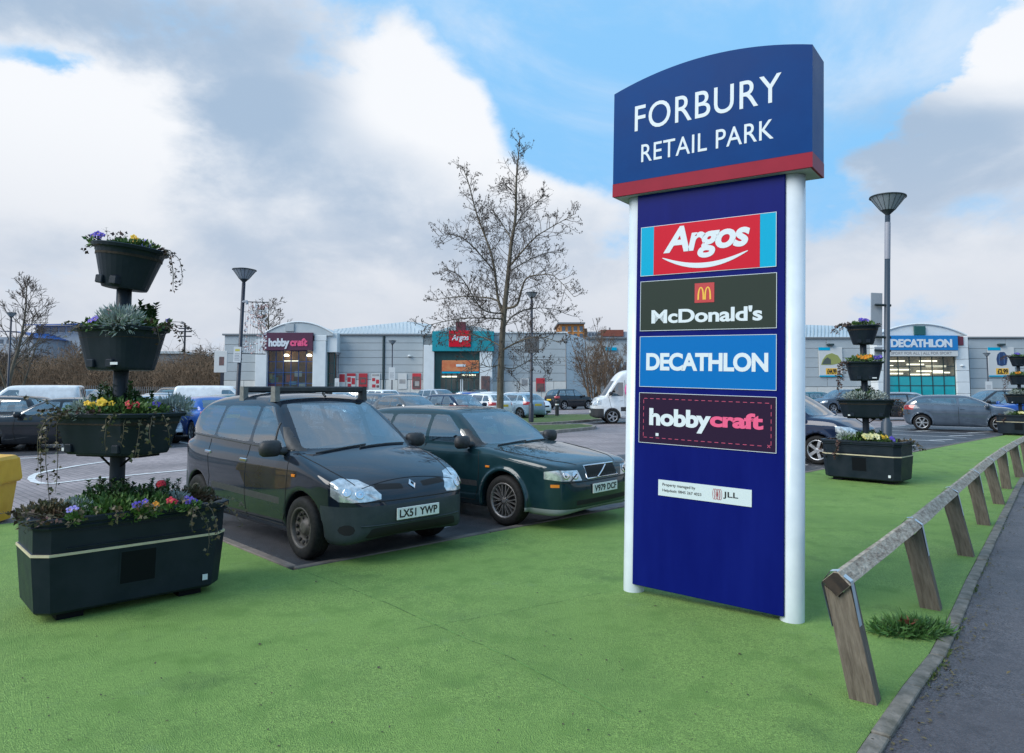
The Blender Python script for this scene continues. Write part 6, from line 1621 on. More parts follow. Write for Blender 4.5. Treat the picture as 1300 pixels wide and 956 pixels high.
# --- farther buildings
M_BROOF = mat('blue_roof', (.01, .085, .32), .45, col2=(.015, .10, .38), scale=.3); M_FAR = mat('far_wall', (.42, .46, .52), .7, col2=(.35, .40, .46), scale=.2); M_ORNG = mat('orange_panel', (.62, .25, .06), .6); M_BRICK = mat('red_brick', (.27, .085, .055), .8, col2=(.22, .07, .05), scale=.8)
M_FGLASS = mat('far_glass', (.05, .09, .14), .12, coat=1.0)
def windows(t, px0, px1, py0, py1, Y, cols, rows, fill=.6, m=None):
    """individually built windows set in reveals"""
    for i in range(cols):
        for j in range(rows):
            a = px0 + (px1 - px0) * (i + .5 - fill / 2) / cols; b = px0 + (px1 - px0) * (i + .5 + fill / 2) / cols
            c = py0 + (py1 - py0) * (j + .2) / rows; d = py0 + (py1 - py0) * (j + .85) / rows
            w = MB().box(X_(a, Y), X_(b, Y), Y - .08, Y + .2, Z_(d, Y), Z_(c, Y)).build('window', m or M_FGLASS, t)
            MB().box(X_(a, Y) - .1, X_(b, Y) + .1, Y - .16, Y - .0801, Z_(d, Y) - .12, Z_(d, Y)).build('sill', M_WPAN, w)
br = thing('far_building', 'distant building with a bright blue wing shaped roof above the scrub', 'building', (0, 0, 0)); Y = 150
MB().box(X_(42, Y), X_(135, Y), Y, Y + 18, -.1, Z_(413, Y)).build('wall', M_FAR, br)
MB().add([(X_(36, Y), Y - 2, Z_(413, Y)), (X_(140, Y), Y - 2, Z_(411, Y)), (X_(140, Y), Y + 20, Z_(404, Y)), (X_(68, Y), Y + 20, Z_(403, Y)), (X_(36, Y), Y - 2, Z_(414.2, Y)), (X_(140, Y), Y - 2, Z_(412.4, Y))], [(0, 1, 2, 3), (4, 5, 1, 0)]).build('roof', M_BROOF, br)
windows(br, 44, 100, 413.5, 424, Y, 6, 1, .7); MB().box(X_(58, Y), X_(65, Y), Y - .2, Y - .05, Z_(436, Y), Z_(425, Y)).build('orange_panel', M_ORNG, br)
b2 = thing('far_building', 'low distant shed with a dark blue sloping roof at far left', 'building', (0, 0, 0)); Y = 140
MB().box(X_(-10, Y), X_(40, Y), Y, Y + 15, -.1, Z_(428, Y)).build('wall', M_FAR, b2)
MB().add([(X_(-12, Y), Y - 1, Z_(420, Y)), (X_(22, Y), Y - 1, Z_(421, Y)), (X_(46, Y), Y - 1, Z_(429, Y)), (X_(46, Y), Y + 16, Z_(428, Y)), (X_(22, Y), Y + 16, Z_(419, Y)), (X_(-12, Y), Y + 16, Z_(418, Y))], [(0, 1, 4, 5), (1, 2, 3, 4)]).build('roof', M_BROOF, b2)
windows(b2, -5, 22, 429, 438, Y, 3, 1, .5)
b3 = thing('far_building', 'grey metal shed half hidden behind the near planter tubs', 'building', (0, 0, 0)); Y = 105
MB().box(X_(100, Y), X_(230, Y), Y, Y + 10, -.1, Z_(449, Y)).build('wall', M_CLADB, b3); MB().box(X_(98, Y), X_(232, Y), Y - .3, Y + 10.3, Z_(449, Y), Z_(446, Y)).build('roof', M_ROOF, b3); windows(b3, 105, 225, 455, 470, Y, 6, 1, .4)
f1 = thing('far_building', 'distant flats with orange panels and blue windows behind the teal store', 'building', (0, 0, 0)); Y = 165
MB().box(X_(711, Y), X_(742, Y), Y, Y + 15, -.1, Z_(411.5, Y)).build('wall', M_ORNG, f1); MB().box(X_(708, Y), X_(743, Y), Y - .8, Y + 16, Z_(411.5, Y), Z_(409.5, Y)).build('roof', M_CLADB, f1)
windows(f1, 712, 742, 412.5, 440, Y, 4, 3, .55); MB().box(X_(741.9, Y), X_(747, Y), Y + 2, Y + 12, -.1, Z_(416, Y)).build('stair_tower', mat('brown_brick', (.24, .15, .10), .8), f1)
f2 = thing('far_building', 'distant white block with a red brick top storey behind the bare shrubs', 'building', (0, 0, 0)); Y = 175
MB().box(X_(746, Y), X_(806, Y), Y, Y + 15, -.1, Z_(421, Y)).build('wall', M_FAR, f2); MB().box(X_(763.5, Y), X_(792, Y), Y - .3, Y + 10, Z_(427, Y), Z_(418.8, Y)).build('brick_storey', M_BRICK, f2); windows(f2, 747, 763, 421.5, 440, Y, 4, 3, .6); windows(f2, 764, 806, 428, 446, Y, 8, 3, .55)
MB().box(X_(777, Y), X_(778.5, Y), Y + 4, Y + 5, Z_(418.8, Y), Z_(414, Y)).build('chimney', M_CLADB, f2)
f3 = thing('far_building', 'long low grey unit with a pale blue sign behind the white van', 'building', (0, 0, 0)); Y = 100
MB().box(X_(744, Y), X_(985, Y), Y, Y + 15, -.1, Z_(430, Y)).build('wall', M_CLAD, f3); MB().box(X_(743, Y), X_(987, Y), Y - .4, Y + 15, Z_(430, Y), Z_(428.4, Y)).build('roof_edge', M_CLADB, f3); MB().box(X_(769, Y), X_(783, Y), Y - .25, Y - .01, Z_(445, Y), Z_(441, Y)).build('store_sign', M_CYAN, f3); windows(f3, 750, 800, 455, 478, Y, 5, 1, .6)
# telegraph pole
tp = thing('utility_pole', 'slim utility pole with cross arms rising over the scrub right of the planter', 'pole', (X_(233, 95), 95, 0))
MB().tube([(0, 0, 0), (0, 0, Z_(414, 95))], .13, 6).build('pole', M_LPOST, tp)
for py_ in (417, 421, 427): MB().box(-.9, .9, -.08, .08, Z_(py_, 95) - .08, Z_(py_, 95) + .08).build('cross_arm', M_LPOST, tp)

# ---------------------------------------------------------------- trees
M_BARK = mat('bark', (.085, .070, .050), .9, col2=(.17, .145, .105), scale=4, detail=8, bump=.6, bscale=18, stretch=(3, 3, .8))
M_TWIG = mat('twig', (.075, .058, .048), .9, col2=(.13, .10, .08), scale=2); M_TWIGB = mat('brown_twig', (.115, .075, .048), .9, col2=(.19, .13, .085), scale=1.2)
M_CONE = mat('alder_cone', (.035, .026, .020), .9, col2=(.07, .05, .035), scale=3)
def branch(mb, rng, pts, r0, r1, n=5):
    k = len(pts) - 1; mb.tube(pts, [r0 + (r1 - r0) * i / k for i in range(k + 1)], n, caps=False)
def sprout(B, rng, p, d, L, r, lvl, tips, wig=.18, up=.05, kids=(5, 4, 4), ang=.9, minr=.006):
    """a bending branch with side shoots; B = (thick mesh, twig mesh)"""
    n = 5 if lvl > 0 else 4; pts = [Vector(p)]; q = Vector(p); dd = Vector(d).normalized()
    for i in range(n):
        dd = (dd + Vector((rng.uniform(-wig, wig), rng.uniform(-wig, wig), rng.uniform(-wig, wig) + up))).normalized(); q = q + dd * L / n; pts.append(q.copy())
    branch(B[0] if r > .03 else B[1], rng, pts, max(r, minr), max(r * .4, minr * .7), 5 if r > .03 else 3)
    if lvl == 0: tips += pts[2:]; return
    for k in range(kids[min(lvl, len(kids)) - 1]):
        t = rng.uniform(.22, .98); i = min(int(t * n), n - 1); a = pts[i].lerp(pts[i + 1], t * n - i); dl = (pts[i + 1] - pts[i]).normalized()
        s_ = dl.cross(rv(rng)).normalized(); e = (dl * math.cos(ang) + s_ * math.sin(ang))
        sprout(B, rng, a, e, L * rng.uniform(.35, .6) * (1.15 - .5 * t), r * .5, lvl - 1, tips, wig, up, kids, ang, minr)
def spline(P, n=8):
    out = []
    for i in range(len(P) - 1):
        p0, p1, p2, p3 = P[max(i - 1, 0)], P[i], P[i + 1], P[min(i + 2, len(P) - 1)]
        for k in range(n):
            t = k / n; out.append(.5 * ((2 * p1) + (p2 - p0) * t + (2 * p0 - 5 * p1 + 4 * p2 - p3) * t * t + (3 * p1 - p0 - 3 * p2 + p3) * t ** 3))
    out.append(P[-1]); return out
# the alder in the middle: its limbs as they stand against the sky
TY = 27.0
tr = thing('alder_tree', 'tall bare alder with dark cones rising behind the two nearest cars', 'tree', (0, 0, 0))
rng = random.Random(12)
trunk, twigs, cones = MB(), MB(), MB(); tips = []
base = at(634.5, 493, TY); base.z = -.05
limbs = [([(634.5, 545, 0), (635.5, 480, 0), (637.5, 430, 0), (641, 388, 0), (645, 350, 0), (649, 310, 0), (654.5, 275, 0), (655.5, 230, 0), (658, 200, 0), (660, 177, 0)], .165, .012),
         ([(639, 400, 0), (632, 378, .2), (625, 327, .3), (606, 274, .6), (594, 230, .4), (586.5, 211, .3)], .09, .012),
         ([(648, 337, 0), (664, 318, -.4), (680, 301, -.8), (704, 286, -1.0), (731, 271, -1.1)], .055, .010),
         ([(641, 392, 0), (656, 387, -.3), (662, 368, -.6), (669, 353, -.9), (686, 349, -1.3), (704, 351, -1.6), (729, 377, -1.9)], .075, .010),
         ([(640, 395, 0), (630, 381, .4), (606, 377, .9), (577, 377, 1.4), (546, 382, 1.8)], .06, .010),
         ([(628, 345, .3), (612, 326, .0), (595, 308, -.4), (577, 298, -.9), (556, 300, -1.2)], .045, .010),
         ([(639, 405, 0), (622, 404, -.6), (590, 404, -1.2), (560, 409, -1.8), (536, 415, -2.1)], .05, .010),
         ([(638, 420, 0), (650, 402, 1.0), (672, 392, 1.6), (700, 392, 2.2), (722, 400, 2.5)], .05, .010),
         ([(637, 466, 0), (650, 468, .4), (661, 464, .7), (674, 457, 1.0), (690, 458, 1.2), (702, 470, 1.4)], .035, .008),
         ([(636, 462, 0), (622, 466, -.5), (608, 462, -.9), (592, 468, -1.2)], .032, .008),
         ([(652, 290, 0), (664, 272, .4), (676, 260, .7), (692, 248, 1.0)], .035, .010), ([(650, 305, 0), (638, 285, .6), (628, 270, 1.0), (618, 262, 1.2)], .035, .010),
         ([(655, 250, 0), (646, 238, -.3), (637, 232, -.5)], .025, .008), ([(618, 305, .5), (612, 283, 1.0), (610, 265, 1.3)], .03, .008), ([(646, 345, 0), (668, 332, .9), (690, 322, 1.5), (707, 320, 2.0)], .04, .010),
         ([(640, 398, 0), (612, 392, -1.2), (585, 352, -2.0), (562, 340, -2.4)], .05, .010), ([(637, 440, 0), (612, 428, 1.2), (585, 424, 2.0), (556, 428, 2.6)], .045, .010), ([(637, 445, 0), (662, 432, -1.2), (688, 428, -2.0), (712, 436, -2.4)], .045, .010)]
for L_, r0, r1 in limbs:
    P = []
    for px, py, dy in L_:
        q = at(px, py, TY + dy); P.append(q)
    if L_[0][1] > 540: P[0].z = -.1
    S_ = spline(P, 6); branch(trunk, rng, S_, r0 * .88 if r0 > .1 else r0 * .72, r1 * .8, 9 if r0 > .1 else 6)
    total_ = sum((b - a).length for a, b in zip(S_[:-1], S_[1:])); acc = 0
    start = .42 if r0 > .1 else .12
    step = .105; nxt = total_ * start
    for a, b in zip(S_[:-1], S_[1:]):
        l = (b - a).length
        while acc + l > nxt and nxt < total_:
            t = (nxt - acc) / l; p = a.lerp(b, t); f = nxt / total_
            s_ = (b - a).normalized().cross(rv(rng)).normalized(); e = ((b - a).normalized() * .55 + s_ * .85 + Vector((0, 0, .1)))
            sprout((trunk, twigs), rng, p, e, rng.uniform(.6, 1.3) * (1.3 - .75 * f) * (1.15 if r0 > .1 else .9), .014, 2, tips, .2, .06, (3, 4), .85, .0055)
            nxt += step * rng.uniform(.7, 1.4)
        acc += l
for q in tips:
    if rng.random() < .26:
        v = rv(rng); v.z -= .5; c = q + v * .04; s_ = rng.uniform(.020, .036)
        cones.add([c + Vector((0, 0, s_)), c + Vector((s_ * .7, 0, 0)), c + Vector((-s_ * .35, s_ * .6, 0)), c + Vector((-s_ * .35, -s_ * .6, 0)), c - Vector((0, 0, s_ * 1.1))], [(0, 1, 2), (0, 2, 3), (0, 3, 1), (4, 2, 1), (4, 3, 2), (4, 1, 3)])
trunk.build('trunk', M_BARK, tr); tag(twigs.build('twigs', M_TWIG, tr), kind='stuff'); tag(cones.build('cones', M_CONE, tr), kind='stuff')
def bare_tree(label, loc, h, spread, seed, stems=1, r=.15, m=None, name='bare_tree', lvl=3, kids=(5, 5, 5), up=.06, ang=.75, clear=.3, minr=.012, nb=12):
    t = thing(name, label, 'tree', loc); rng = random.Random(seed); A, B = MB(), MB(); tips = []
    for s_ in range(stems):
        a = 2 * math.pi * s_ / max(stems, 1) + rng.random(); d = Vector((math.cos(a) * .35, math.sin(a) * .35, 1)) if stems > 1 else Vector((rng.uniform(-.06, .06), 0, 1))
        pts = [Vector((0, 0, -.1))]; q = Vector((math.cos(a) * .1 * (stems > 1), math.sin(a) * .1 * (stems > 1), 0)); dd = d.normalized(); H_ = h * rng.uniform(.75, 1.0)
        for i in range(9):
            dd = (dd + Vector((rng.uniform(-.10, .10), rng.uniform(-.10, .10), .05))).normalized(); q = q + dd * H_ / 9; pts.append(q.copy())
        branch(A, rng, pts, r, minr, 7)
        for k in range(nb):
            f = clear + (1 - clear) * k / nb * .95; i = min(int(f * 9), 8); p = pts[i].lerp(pts[i + 1], f * 9 - i)
            b = rng.uniform(0, 6.28); e = Vector((math.cos(b) * math.sin(ang), math.sin(b) * math.sin(ang), math.cos(ang)))
            sprout((A, B), rng, p, e, spread * rng.uniform(.6, 1.1) * (1.25 - f), r * .4 * (1.1 - f), lvl - 1, tips, .2, up, kids, .7, minr)
    A.build('trunk', m or M_BARK, t); tag(B.build('twigs', m or M_TWIG, t), kind='stuff')
    return t
def ground_at(px, Y): return (X_(px, Y), Y, 0)
bare_tree('bare tree at the left picture edge, twigs fanning against the sky', ground_at(7, 62), 12.6, 5.4, 5, 1, .2, minr=.022, nb=22, kids=(5, 6, 6))
bare_tree('smaller bare tree close beside the left edge tree', ground_at(20, 66), 8.5, 3.4, 6, 2, .12, minr=.022)
bare_tree('bare spreading tree behind the middle tub of the near planter', ground_at(112, 100), 11.0, 4.4, 8, 2, .18, M_TWIGB, minr=.030, nb=14)
bare_tree('slim bare tree right of the near planter over the scrub', ground_at(257, 98), 9.8, 2.6, 9, 1, .14, minr=.028, nb=20)
bare_tree('round headed twiggy tree rising behind the purple fronted store', ground_at(341, 108), 17.2, 7.6, 10, 1, .34, minr=.034, clear=.58, nb=26, kids=(5, 5, 5), ang=.95)
bare_tree('many stemmed bare shrub at the corner of the teal store', ground_at(752, 64), 7.6, 2.8, 14, 6, .09, M_TWIGB, 'bare_shrub', minr=.012, clear=.15)
bare_tree('bare shrub with arching stems just left of the white van', ground_at(768, 60), 6.0, 2.6, 15, 6, .08, M_TWIGB, 'bare_shrub', minr=.012, clear=.15)
bare_tree('taller bare tree behind the white van, partly hidden by the sign', ground_at(793, 72), 10.2, 3.2, 16, 3, .14, M_TWIG, minr=.014, clear=.25)
# brown scrub along the left boundary: one tangled mass
rng = random.Random(21); sc, und = MB(), MB()
x0, x1 = X_(-70, 86), X_(292, 86)
def scrub_top(x): return 6.3 + .9 * math.sin(x * .31) * math.sin(x * .13 + 1) + .6 * math.sin(x * .83 + 2)
def wander(mb, p, d, L, w, n=4, turn=.55):
    L_, R_ = [], []
    for i in range(n + 1):
        s_ = Vector((d.z, 0, -d.x)); s_ = s_.normalized() if s_.length > .05 else Vector((1, 0, 0)); k = w * (1 - i / (n + .6))
        L_.append(p - s_ * k); R_.append(p + s_ * k); p = p + d * L / n
        d = (d + Vector((rng.uniform(-turn, turn), rng.uniform(-turn, turn), rng.uniform(-turn, turn) - .10))).normalized()
    mb.add(L_ + R_, [(i, i + 1, n + 2 + i, n + 1 + i) for i in range(n)])
clumps = [(rng.uniform(x0, x1), rng.uniform(82, 92)) for _ in range(130)]
for k in range(17000):
    cx_, cy_ = rng.choice(clumps); x = cx_ + rng.gauss(0, 1.3); y = cy_ + rng.gauss(0, .8); hh = scrub_top(cx_) * rng.uniform(.75, 1.05)
    z = hh * rng.random() ** .75; d = Vector((rng.gauss(0, .7), rng.gauss(0, .4), rng.gauss(.55, .5))).normalized()
    wander(sc, Vector((x, y, max(0, z - .6))), d, rng.uniform(.7, 2.2), rng.choice((.012, .018, .03)))
for k in range(1500):
    cx_, cy_ = rng.choice(clumps); wander(sc, Vector((cx_ + rng.gauss(0, .8), cy_, 0)), Vector((rng.gauss(0, .25), 0, 1)).normalized(), scrub_top(cx_) * rng.uniform(.7, 1.12), .045, 6, .16)
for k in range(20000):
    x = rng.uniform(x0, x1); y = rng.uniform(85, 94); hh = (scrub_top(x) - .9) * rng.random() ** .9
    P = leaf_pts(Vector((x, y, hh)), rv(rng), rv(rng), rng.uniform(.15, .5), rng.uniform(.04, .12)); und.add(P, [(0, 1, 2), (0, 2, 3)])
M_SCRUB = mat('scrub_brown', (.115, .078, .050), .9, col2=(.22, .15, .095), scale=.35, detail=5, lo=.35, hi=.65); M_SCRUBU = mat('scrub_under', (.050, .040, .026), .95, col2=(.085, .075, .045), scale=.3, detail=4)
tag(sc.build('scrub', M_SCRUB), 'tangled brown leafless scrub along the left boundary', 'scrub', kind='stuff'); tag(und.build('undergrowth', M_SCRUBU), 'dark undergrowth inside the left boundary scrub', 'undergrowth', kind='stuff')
# boundary fence before the scrub
pf = thing('palisade_fence', 'pale grey palisade fence in front of the brown scrub', 'fence', (0, 0, 0)); Y = 79
pl_ = MB(); x = X_(-40, Y)
while x < X_(284, Y): pl_.box(x, x + .07, Y - .02, Y + .02, .05, 1.9 + .12 * (x > X_(85, Y)) * (x < X_(130, Y))); x += .24
tag(pl_.build('pales', mat('galvanised_pale', (.16, .17, .18), .6, metal=.3), pf), kind='stuff')
for z in (.4, 1.5): MB().box(X_(-40, Y), X_(284, Y), Y + .02, Y + .06, z, z + .06).build('rail', mat('galvanised_pale', (.16, .17, .18)), pf)
# ---------------------------------------------------------------- the two nearest cars
SC = CarModel(SCENIC, .023, True)
M_SCP = paint('car_paint_black', (.006, .011, .020), .2); M_SCB = mat('bumper_black_green', (.030, .042, .048), .5, col2=(.042, .054, .06), scale=8, spec=.3)
HS = R(-44.5)
car1 = SC.place('black compact people carrier with roof bars and steel wheels, parked nearest', (-2.40, 8.44, Z0 + .004), HS, M_SCP, plate='LX51 YWP', keys=dict(rim=M_STEEL, bumper=M_SCB))
def kid(car, name, mb, m, label=None):
    o = mb.build(name, m, car)
    if label: o['label'] = label
    return o
f = SC.fld
def on(fld, p, d, out=0.0):
    q = fld.hit(p, d); return q - Vector(d).normalized() * out
# bonnet edges, nose badge and lamp details
for sg_ in (-1, 1):
    Q = SC.line([(1.86, sg_ * .60, 2), (1.55, sg_ * .68, 2), (1.25, sg_ * .725, 2), (1.04, sg_ * .745, 2)], (0, 0, -1), step=.06); kid(car1, 'bonnet_seam', MB().tube(Q, .005, 4), M_DARK)
Q = [on(f, (3, y, .775 - .18 * y * y), (-1, 0, 0)) for y in [-.56 + 1.12 * k / 16 for k in range(17)]]; kid(car1, 'bonnet_seam', MB().tube(Q, .004, 4), M_DARK)
bp = on(f, (3, 0, .722), (-1, 0, 0), .010)
dm = MB(); n_ = Vector(f.grad(bp[:])[0]); Mb = Matrix.Translation(bp) @ n_.to_track_quat('Z', 'Y').to_matrix().to_4x4()
for (a, b), (c, d) in zip([(0, .062), (.042, 0), (0, -.062), (-.042, 0)], [(.042, 0), (0, -.062), (-.042, 0), (0, .062)]):
    dm.add([Mb @ Vector(q) for q in ((a, b, 0), (c, d, 0), (c * .45, d * .5, .008), (a * .45, b * .5, .008))], [(0, 3, 2, 1)])
kid(car1, 'badge', dm, M_CHROME)
for sg_ in (-1, 1):
    for (y, z, r) in ((.60, .672, .045), (.70, .690, .042)):
        p = on(f, (3, sg_ * y, z), (-1, 0, 0), .003); n_ = Vector(f.grad(p[:])[0]); Mr = Matrix.Translation(p) @ n_.to_track_quat('Z', 'Y').to_matrix().to_4x4()
        kid(car1, 'lamp_reflector', MB().lathe([(r, .0), (r * .95, .004), (r * .6, -.001), (r * .3, .003), (0, .005)], 16, Mr), M_CHROME)
    p = on(f, (1.12, sg_ * 1.4, .80), (0, -sg_, 0), .004); kid(car1, 'side_repeater', MB().bbox(p.x - .035, p.x + .035, p.y - .008, p.y + .008, p.z - .016, p.z + .016, .006), M_AMBER)
    # quarter-light bar in the front door glass
    Q = SC.line([(.60, sg_ * 1.4, 1.075), (.56, sg_ * 1.4, 1.30)], (0, -sg_, 0), step=.03); kid(car1, 'quarter_bar', MB().tube(Q, .012, 5), M_TRIM)
    # sill moulding and waist mould
    Q = SC.line([(.93, sg_ * 1.4, 1.035), (.2, sg_ * 1.4, 1.045), (-.8, sg_ * 1.4, 1.075), (-1.75, sg_ * 1.4, 1.10)], (0, -sg_, 0), step=.08); kid(car1, 'waist_moulding', MB().tube(Q, .009, 5), M_TRIM)
Q = [on(f, (3, y, .595), (-1, 0, 0)) for y in [-.70 + 1.40 * k / 20 for k in range(21)]]; kid(car1, 'bumper_seam', MB().tube(Q, .006, 4), M_DARK)
Q = [on(f, (3, y, .375 + .0 * y), (-1, 0, 0), .002) for y in [-.60 + 1.2 * k / 20 for k in range(21)]]; kid(car1, 'bumper_crease', MB().tube(Q, .008, 5), M_SCB)
for sx in (.18, -.62):
    zr = 1.645; m = MB()
    m.bbox(sx - .045, sx + .045, -.56, .56, zr - .022, zr + .050, .016)
    kid(car1, 'roof_bar', m, M_TRIM, 'square section roof bar')
    for sg_ in (-1, 1):
        m = MB(); m.prism([(-.06, 1.52), (.06, 1.52), (.05, 1.60), (.05, zr + .05), (-.05, zr + .05), (-.05, 1.60)], sg_ * .575 - .03, sg_ * .575 + .03, Matrix.Translation((sx, 0, 0)) @ MY)
        kid(car1, 'roof_bar_foot', m, mat('roof_bar_grey', (.20, .20, .185), .5, col2=(.13, .13, .125), scale=20) if sg_ < 0 else M_TRIM)
m = MB().tube([(-.05, .3, 1.60), (-.25, .3, 1.74)], .004, 5); kid(car1, 'aerial', MB().tube([(.28, 0, 1.575), (.22, 0, 1.615)], .014, 6), M_TRIM)
VO = CarModel(VOLVO, .025, True)
M_VOP = paint('car_paint_green', (.005, .024, .031), .25)
car2 = VO.place('dark green estate car with alloy wheels parked beyond the black people carrier', (-.534, 10.12, Z0 + .004), R(-41.6), M_VOP, plate='V979 DCF', keys=dict(valance=mat('grey_valance', (.22, .25, .26), .55), rim=mat('dull_alloy', (.30, .29, .29), .42, metal=.7, col2=(.2, .19, .19), scale=20)))
f = VO.fld
fr_ = MB(); P = [on(f, (3, y, z), (-1, 0, 0), .006) for y, z in [(-.325, .595), (.325, .595), (.31, .742), (-.31, .742), (-.325, .595)]]
fr_.tube(P, .011, 6); kid(car2, 'grille_frame', fr_, M_CHROME)
kid(car2, 'grille_bar', MB().tube([on(f, (3, -.10, .61), (-1, 0, 0), .010), on(f, (3, .0, .668), (-1, 0, 0), .012), on(f, (3, .12, .73), (-1, 0, 0), .010)], .010, 6), M_CHROME)
for k in range(17):
    y = -.285 + .57 * k / 16; kid(car2, 'grille_slat', MB().tube([on(f, (3, y, .607), (-1, 0, 0), .001), on(f, (3, y, .728), (-1, 0, 0), .001)], .004, 4), M_STEEL)
for sg_ in (-1, 1):
    Q = VO.line([(2.10, sg_ * .40, 2), (1.9, sg_ * .56, 2), (1.5, sg_ * .66, 2), (1.05, sg_ * .72, 2)], (0, 0, -1), step=.06); kid(car2, 'bonnet_seam', MB().tube(Q, .005, 4), M_DARK)
    for (y, z, r) in ((.52, .650, .050), (.645, .652, .045)):
        p = on(f, (3, sg_ * y, z), (-1, 0, 0), .003); n_ = Vector(f.grad(p[:])[0]); Mr = Matrix.Translation(p) @ n_.to_track_quat('Z', 'Y').to_matrix().to_4x4()
        kid(car2, 'lamp_reflector', MB().lathe([(r, .0), (r * .95, .004), (r * .6, -.001), (r * .3, .003), (0, .005)], 16, Mr), M_CHROME)
    kid(car2, 'lamp_wiper', MB().tube([on(f, (3, sg_ * .60, .585), (-1, 0, 0), .012), on(f, (3, sg_ * .50, .665), (-1, 0, 0), .014)], .007, 5), M_TRIM)
    p = on(f, (1.05, sg_ * 1.4, .70), (0, -sg_, 0), .004); kid(car2, 'side_repeater', MB().bbox(p.x - .035, p.x + .035, p.y - .008, p.y + .008, p.z - .014, p.z + .014, .006), M_AMBER)
Q = [on(f, (3, y, .568), (-1, 0, 0)) for y in [-.74 + 1.48 * k / 20 for k in range(21)]]; kid(car2, 'bumper_seam', MB().tube(Q, .006, 4), M_DARK)

# ---------------------------------------------------------------- the other cars
KIND = {}
def model(k):
    if k not in KIND:
        KIND[k] = CarModel({
            'hatch': lambda: kind(4.05, 1.74, 1.47, 1.02, .28, -1.42, -1.92, wb=2.55),
            'small': lambda: kind(3.75, 1.66, 1.50, 1.00, .30, -1.28, -1.76, hood=1.0, belt=(.97, 1.03), wb=2.42, wr=.29),
            'saloon': lambda: kind(4.62, 1.80, 1.44, .98, .20, -1.12, -1.72, deck=1.02, wb=2.75, wr=.32, rim='spoke7'),
            'estate': lambda: kind(4.65, 1.79, 1.48, 1.02, .22, -1.85, -2.22, wb=2.72, wr=.315, rim='spoke7', roof_drop=.06),
            'suv': lambda: kind(4.40, 1.85, 1.68, 1.05, .30, -1.62, -2.08, hood=1.08, nose=.86, belt=(1.06, 1.12), clear=.23, wr=.35, wb=2.65, lampz=(.74, .88), roof_drop=.07),
            'mpv': lambda: kind(4.30, 1.80, 1.65, 1.20, .38, -1.68, -2.05, hood=1.05, nose=.80, belt=(1.0, 1.06), wb=2.68, wr=.315, lampz=(.68, .84)),
            'civic': lambda: kind(4.15, 1.70, 1.44, 1.12, .32, -1.50, -2.0, hood=.98, nose=.74, belt=(.96, 1.03), wb=2.57, wr=.315, rim='spoke6', npill=1, roof_drop=.07),
            'panel': lambda: dict(kind(4.45, 1.80, 1.84, 1.22, .62, -2.02, -2.18, hood=1.10, nose=.82, belt=(1.08, 1.10), wb=2.75, wr=.32, lampz=(.70, .88), npill=1, roof_drop=.03), glz=((1.05, .50), (.12, .12), 1.13, 1.13, 1.62, 1.62, [])),
            'van': lambda: dict(kind(5.9, 1.99, 2.62, 2.40, 1.65, -2.88, -2.93, hood=1.30, nose=1.02, belt=(1.25, 1.26), clear=.26, wr=.345, wb=3.66, wf=1.95, lampz=(.86, 1.10), npill=1, roof_drop=.03), glz=((2.14, 1.68), (1.40, 1.40), 1.32, 1.32, 1.98, 1.98, []), screen=(.82, .68, 1.34, 2.06), xs=1.5,
                                sec_g=[(0, .7), (.97, .7), (.985, 1.2), (.96, 1.6), (.90, 2.2), (.83, 2.5), (.68, 2.61), (.2, 2.66), (0, 2.665)],
                                gh=[(2.62, 1.15), (2.45, 1.30), (2.10, 1.78), (1.82, 2.18), (1.58, 2.46), (1.25, 2.60), (.6, 2.62), (-2.5, 2.62), (-2.88, 2.58), (-2.93, 1.3), (-2.93, .8), (2.0, .8)],
                                zones=[('grille', 'dark', 'front', [(-.45, .86), (.45, .86), (.50, 1.0), (-.50, 1.0)], .1), ('front_bumper', 'trim', 'all', [(2.36, .05), (3.1, .05), (3.1, .72), (2.36, .72)], 0), ('rub_strip', 'trim', 'side', [(-2.9, .60), (1.55, .60), (1.55, .80), (-2.9, .80)], .01)],
                                plate_z=.55, mirror=(2.05, 1.10, 1.45), mirror_key='trim', handles=[(1.50, 1.12), (1.10, 1.12)], shuts=[[(2.0, .75), (2.12, 1.3)], [(1.34, .45), (1.34, 2.1)], [(-.45, .45), (-.45, 2.3)]])}[k](), .05 if k == 'van' else .042)
    return KIND[k]
PAINT = {'silver': paint('car_paint_silver', (.36, .40, .44), .6), 'white': paint('car_paint_white', (.66, .68, .69), .0), 'navy': paint('car_paint_navy', (.008, .017, .045), .3), 'blue': paint('car_paint_blue', (.012, .07, .30), .35),
         'grey': paint('car_paint_grey', (.060, .083, .115), .5), 'dark': paint('car_paint_dark', (.014, .017, .022), .3), 'red': paint('car_paint_red', (.30, .02, .02), .1), 'teal': paint('car_paint_teal', (.02, .10, .13), .3),
         'ice': paint('car_paint_ice', (.26, .36, .44), .5), 'bronze': paint('car_paint_bronze', (.10, .10, .10), .5), 'orange': paint('car_paint_orange', (.55, .11, .03), .1)}
def park(k, color, label, a=None, b=None, face=-1, px=None, Y=None, yaw=None, cat='car', name='parked_car', z=Z0 + .004):
    if px is None: p = PK(a, b)
    else: p = Vector((X_(px, Y), Y, 0))
    if yaw is None: yaw = PKA - R(90) if face < 0 else PKA + R(90)
    return model(k).place(label, (p.x, p.y, z), yaw, PAINT[color], 'other cars in the car park', cat, name)
park('mpv', 'navy', 'shiny navy car half hidden behind the sign post and planter', 13.35, 1.75)
park('civic', 'grey', 'grey three door hatchback seen side on before the azure fronted store', px=1218, Y=28.2, yaw=R(-31))
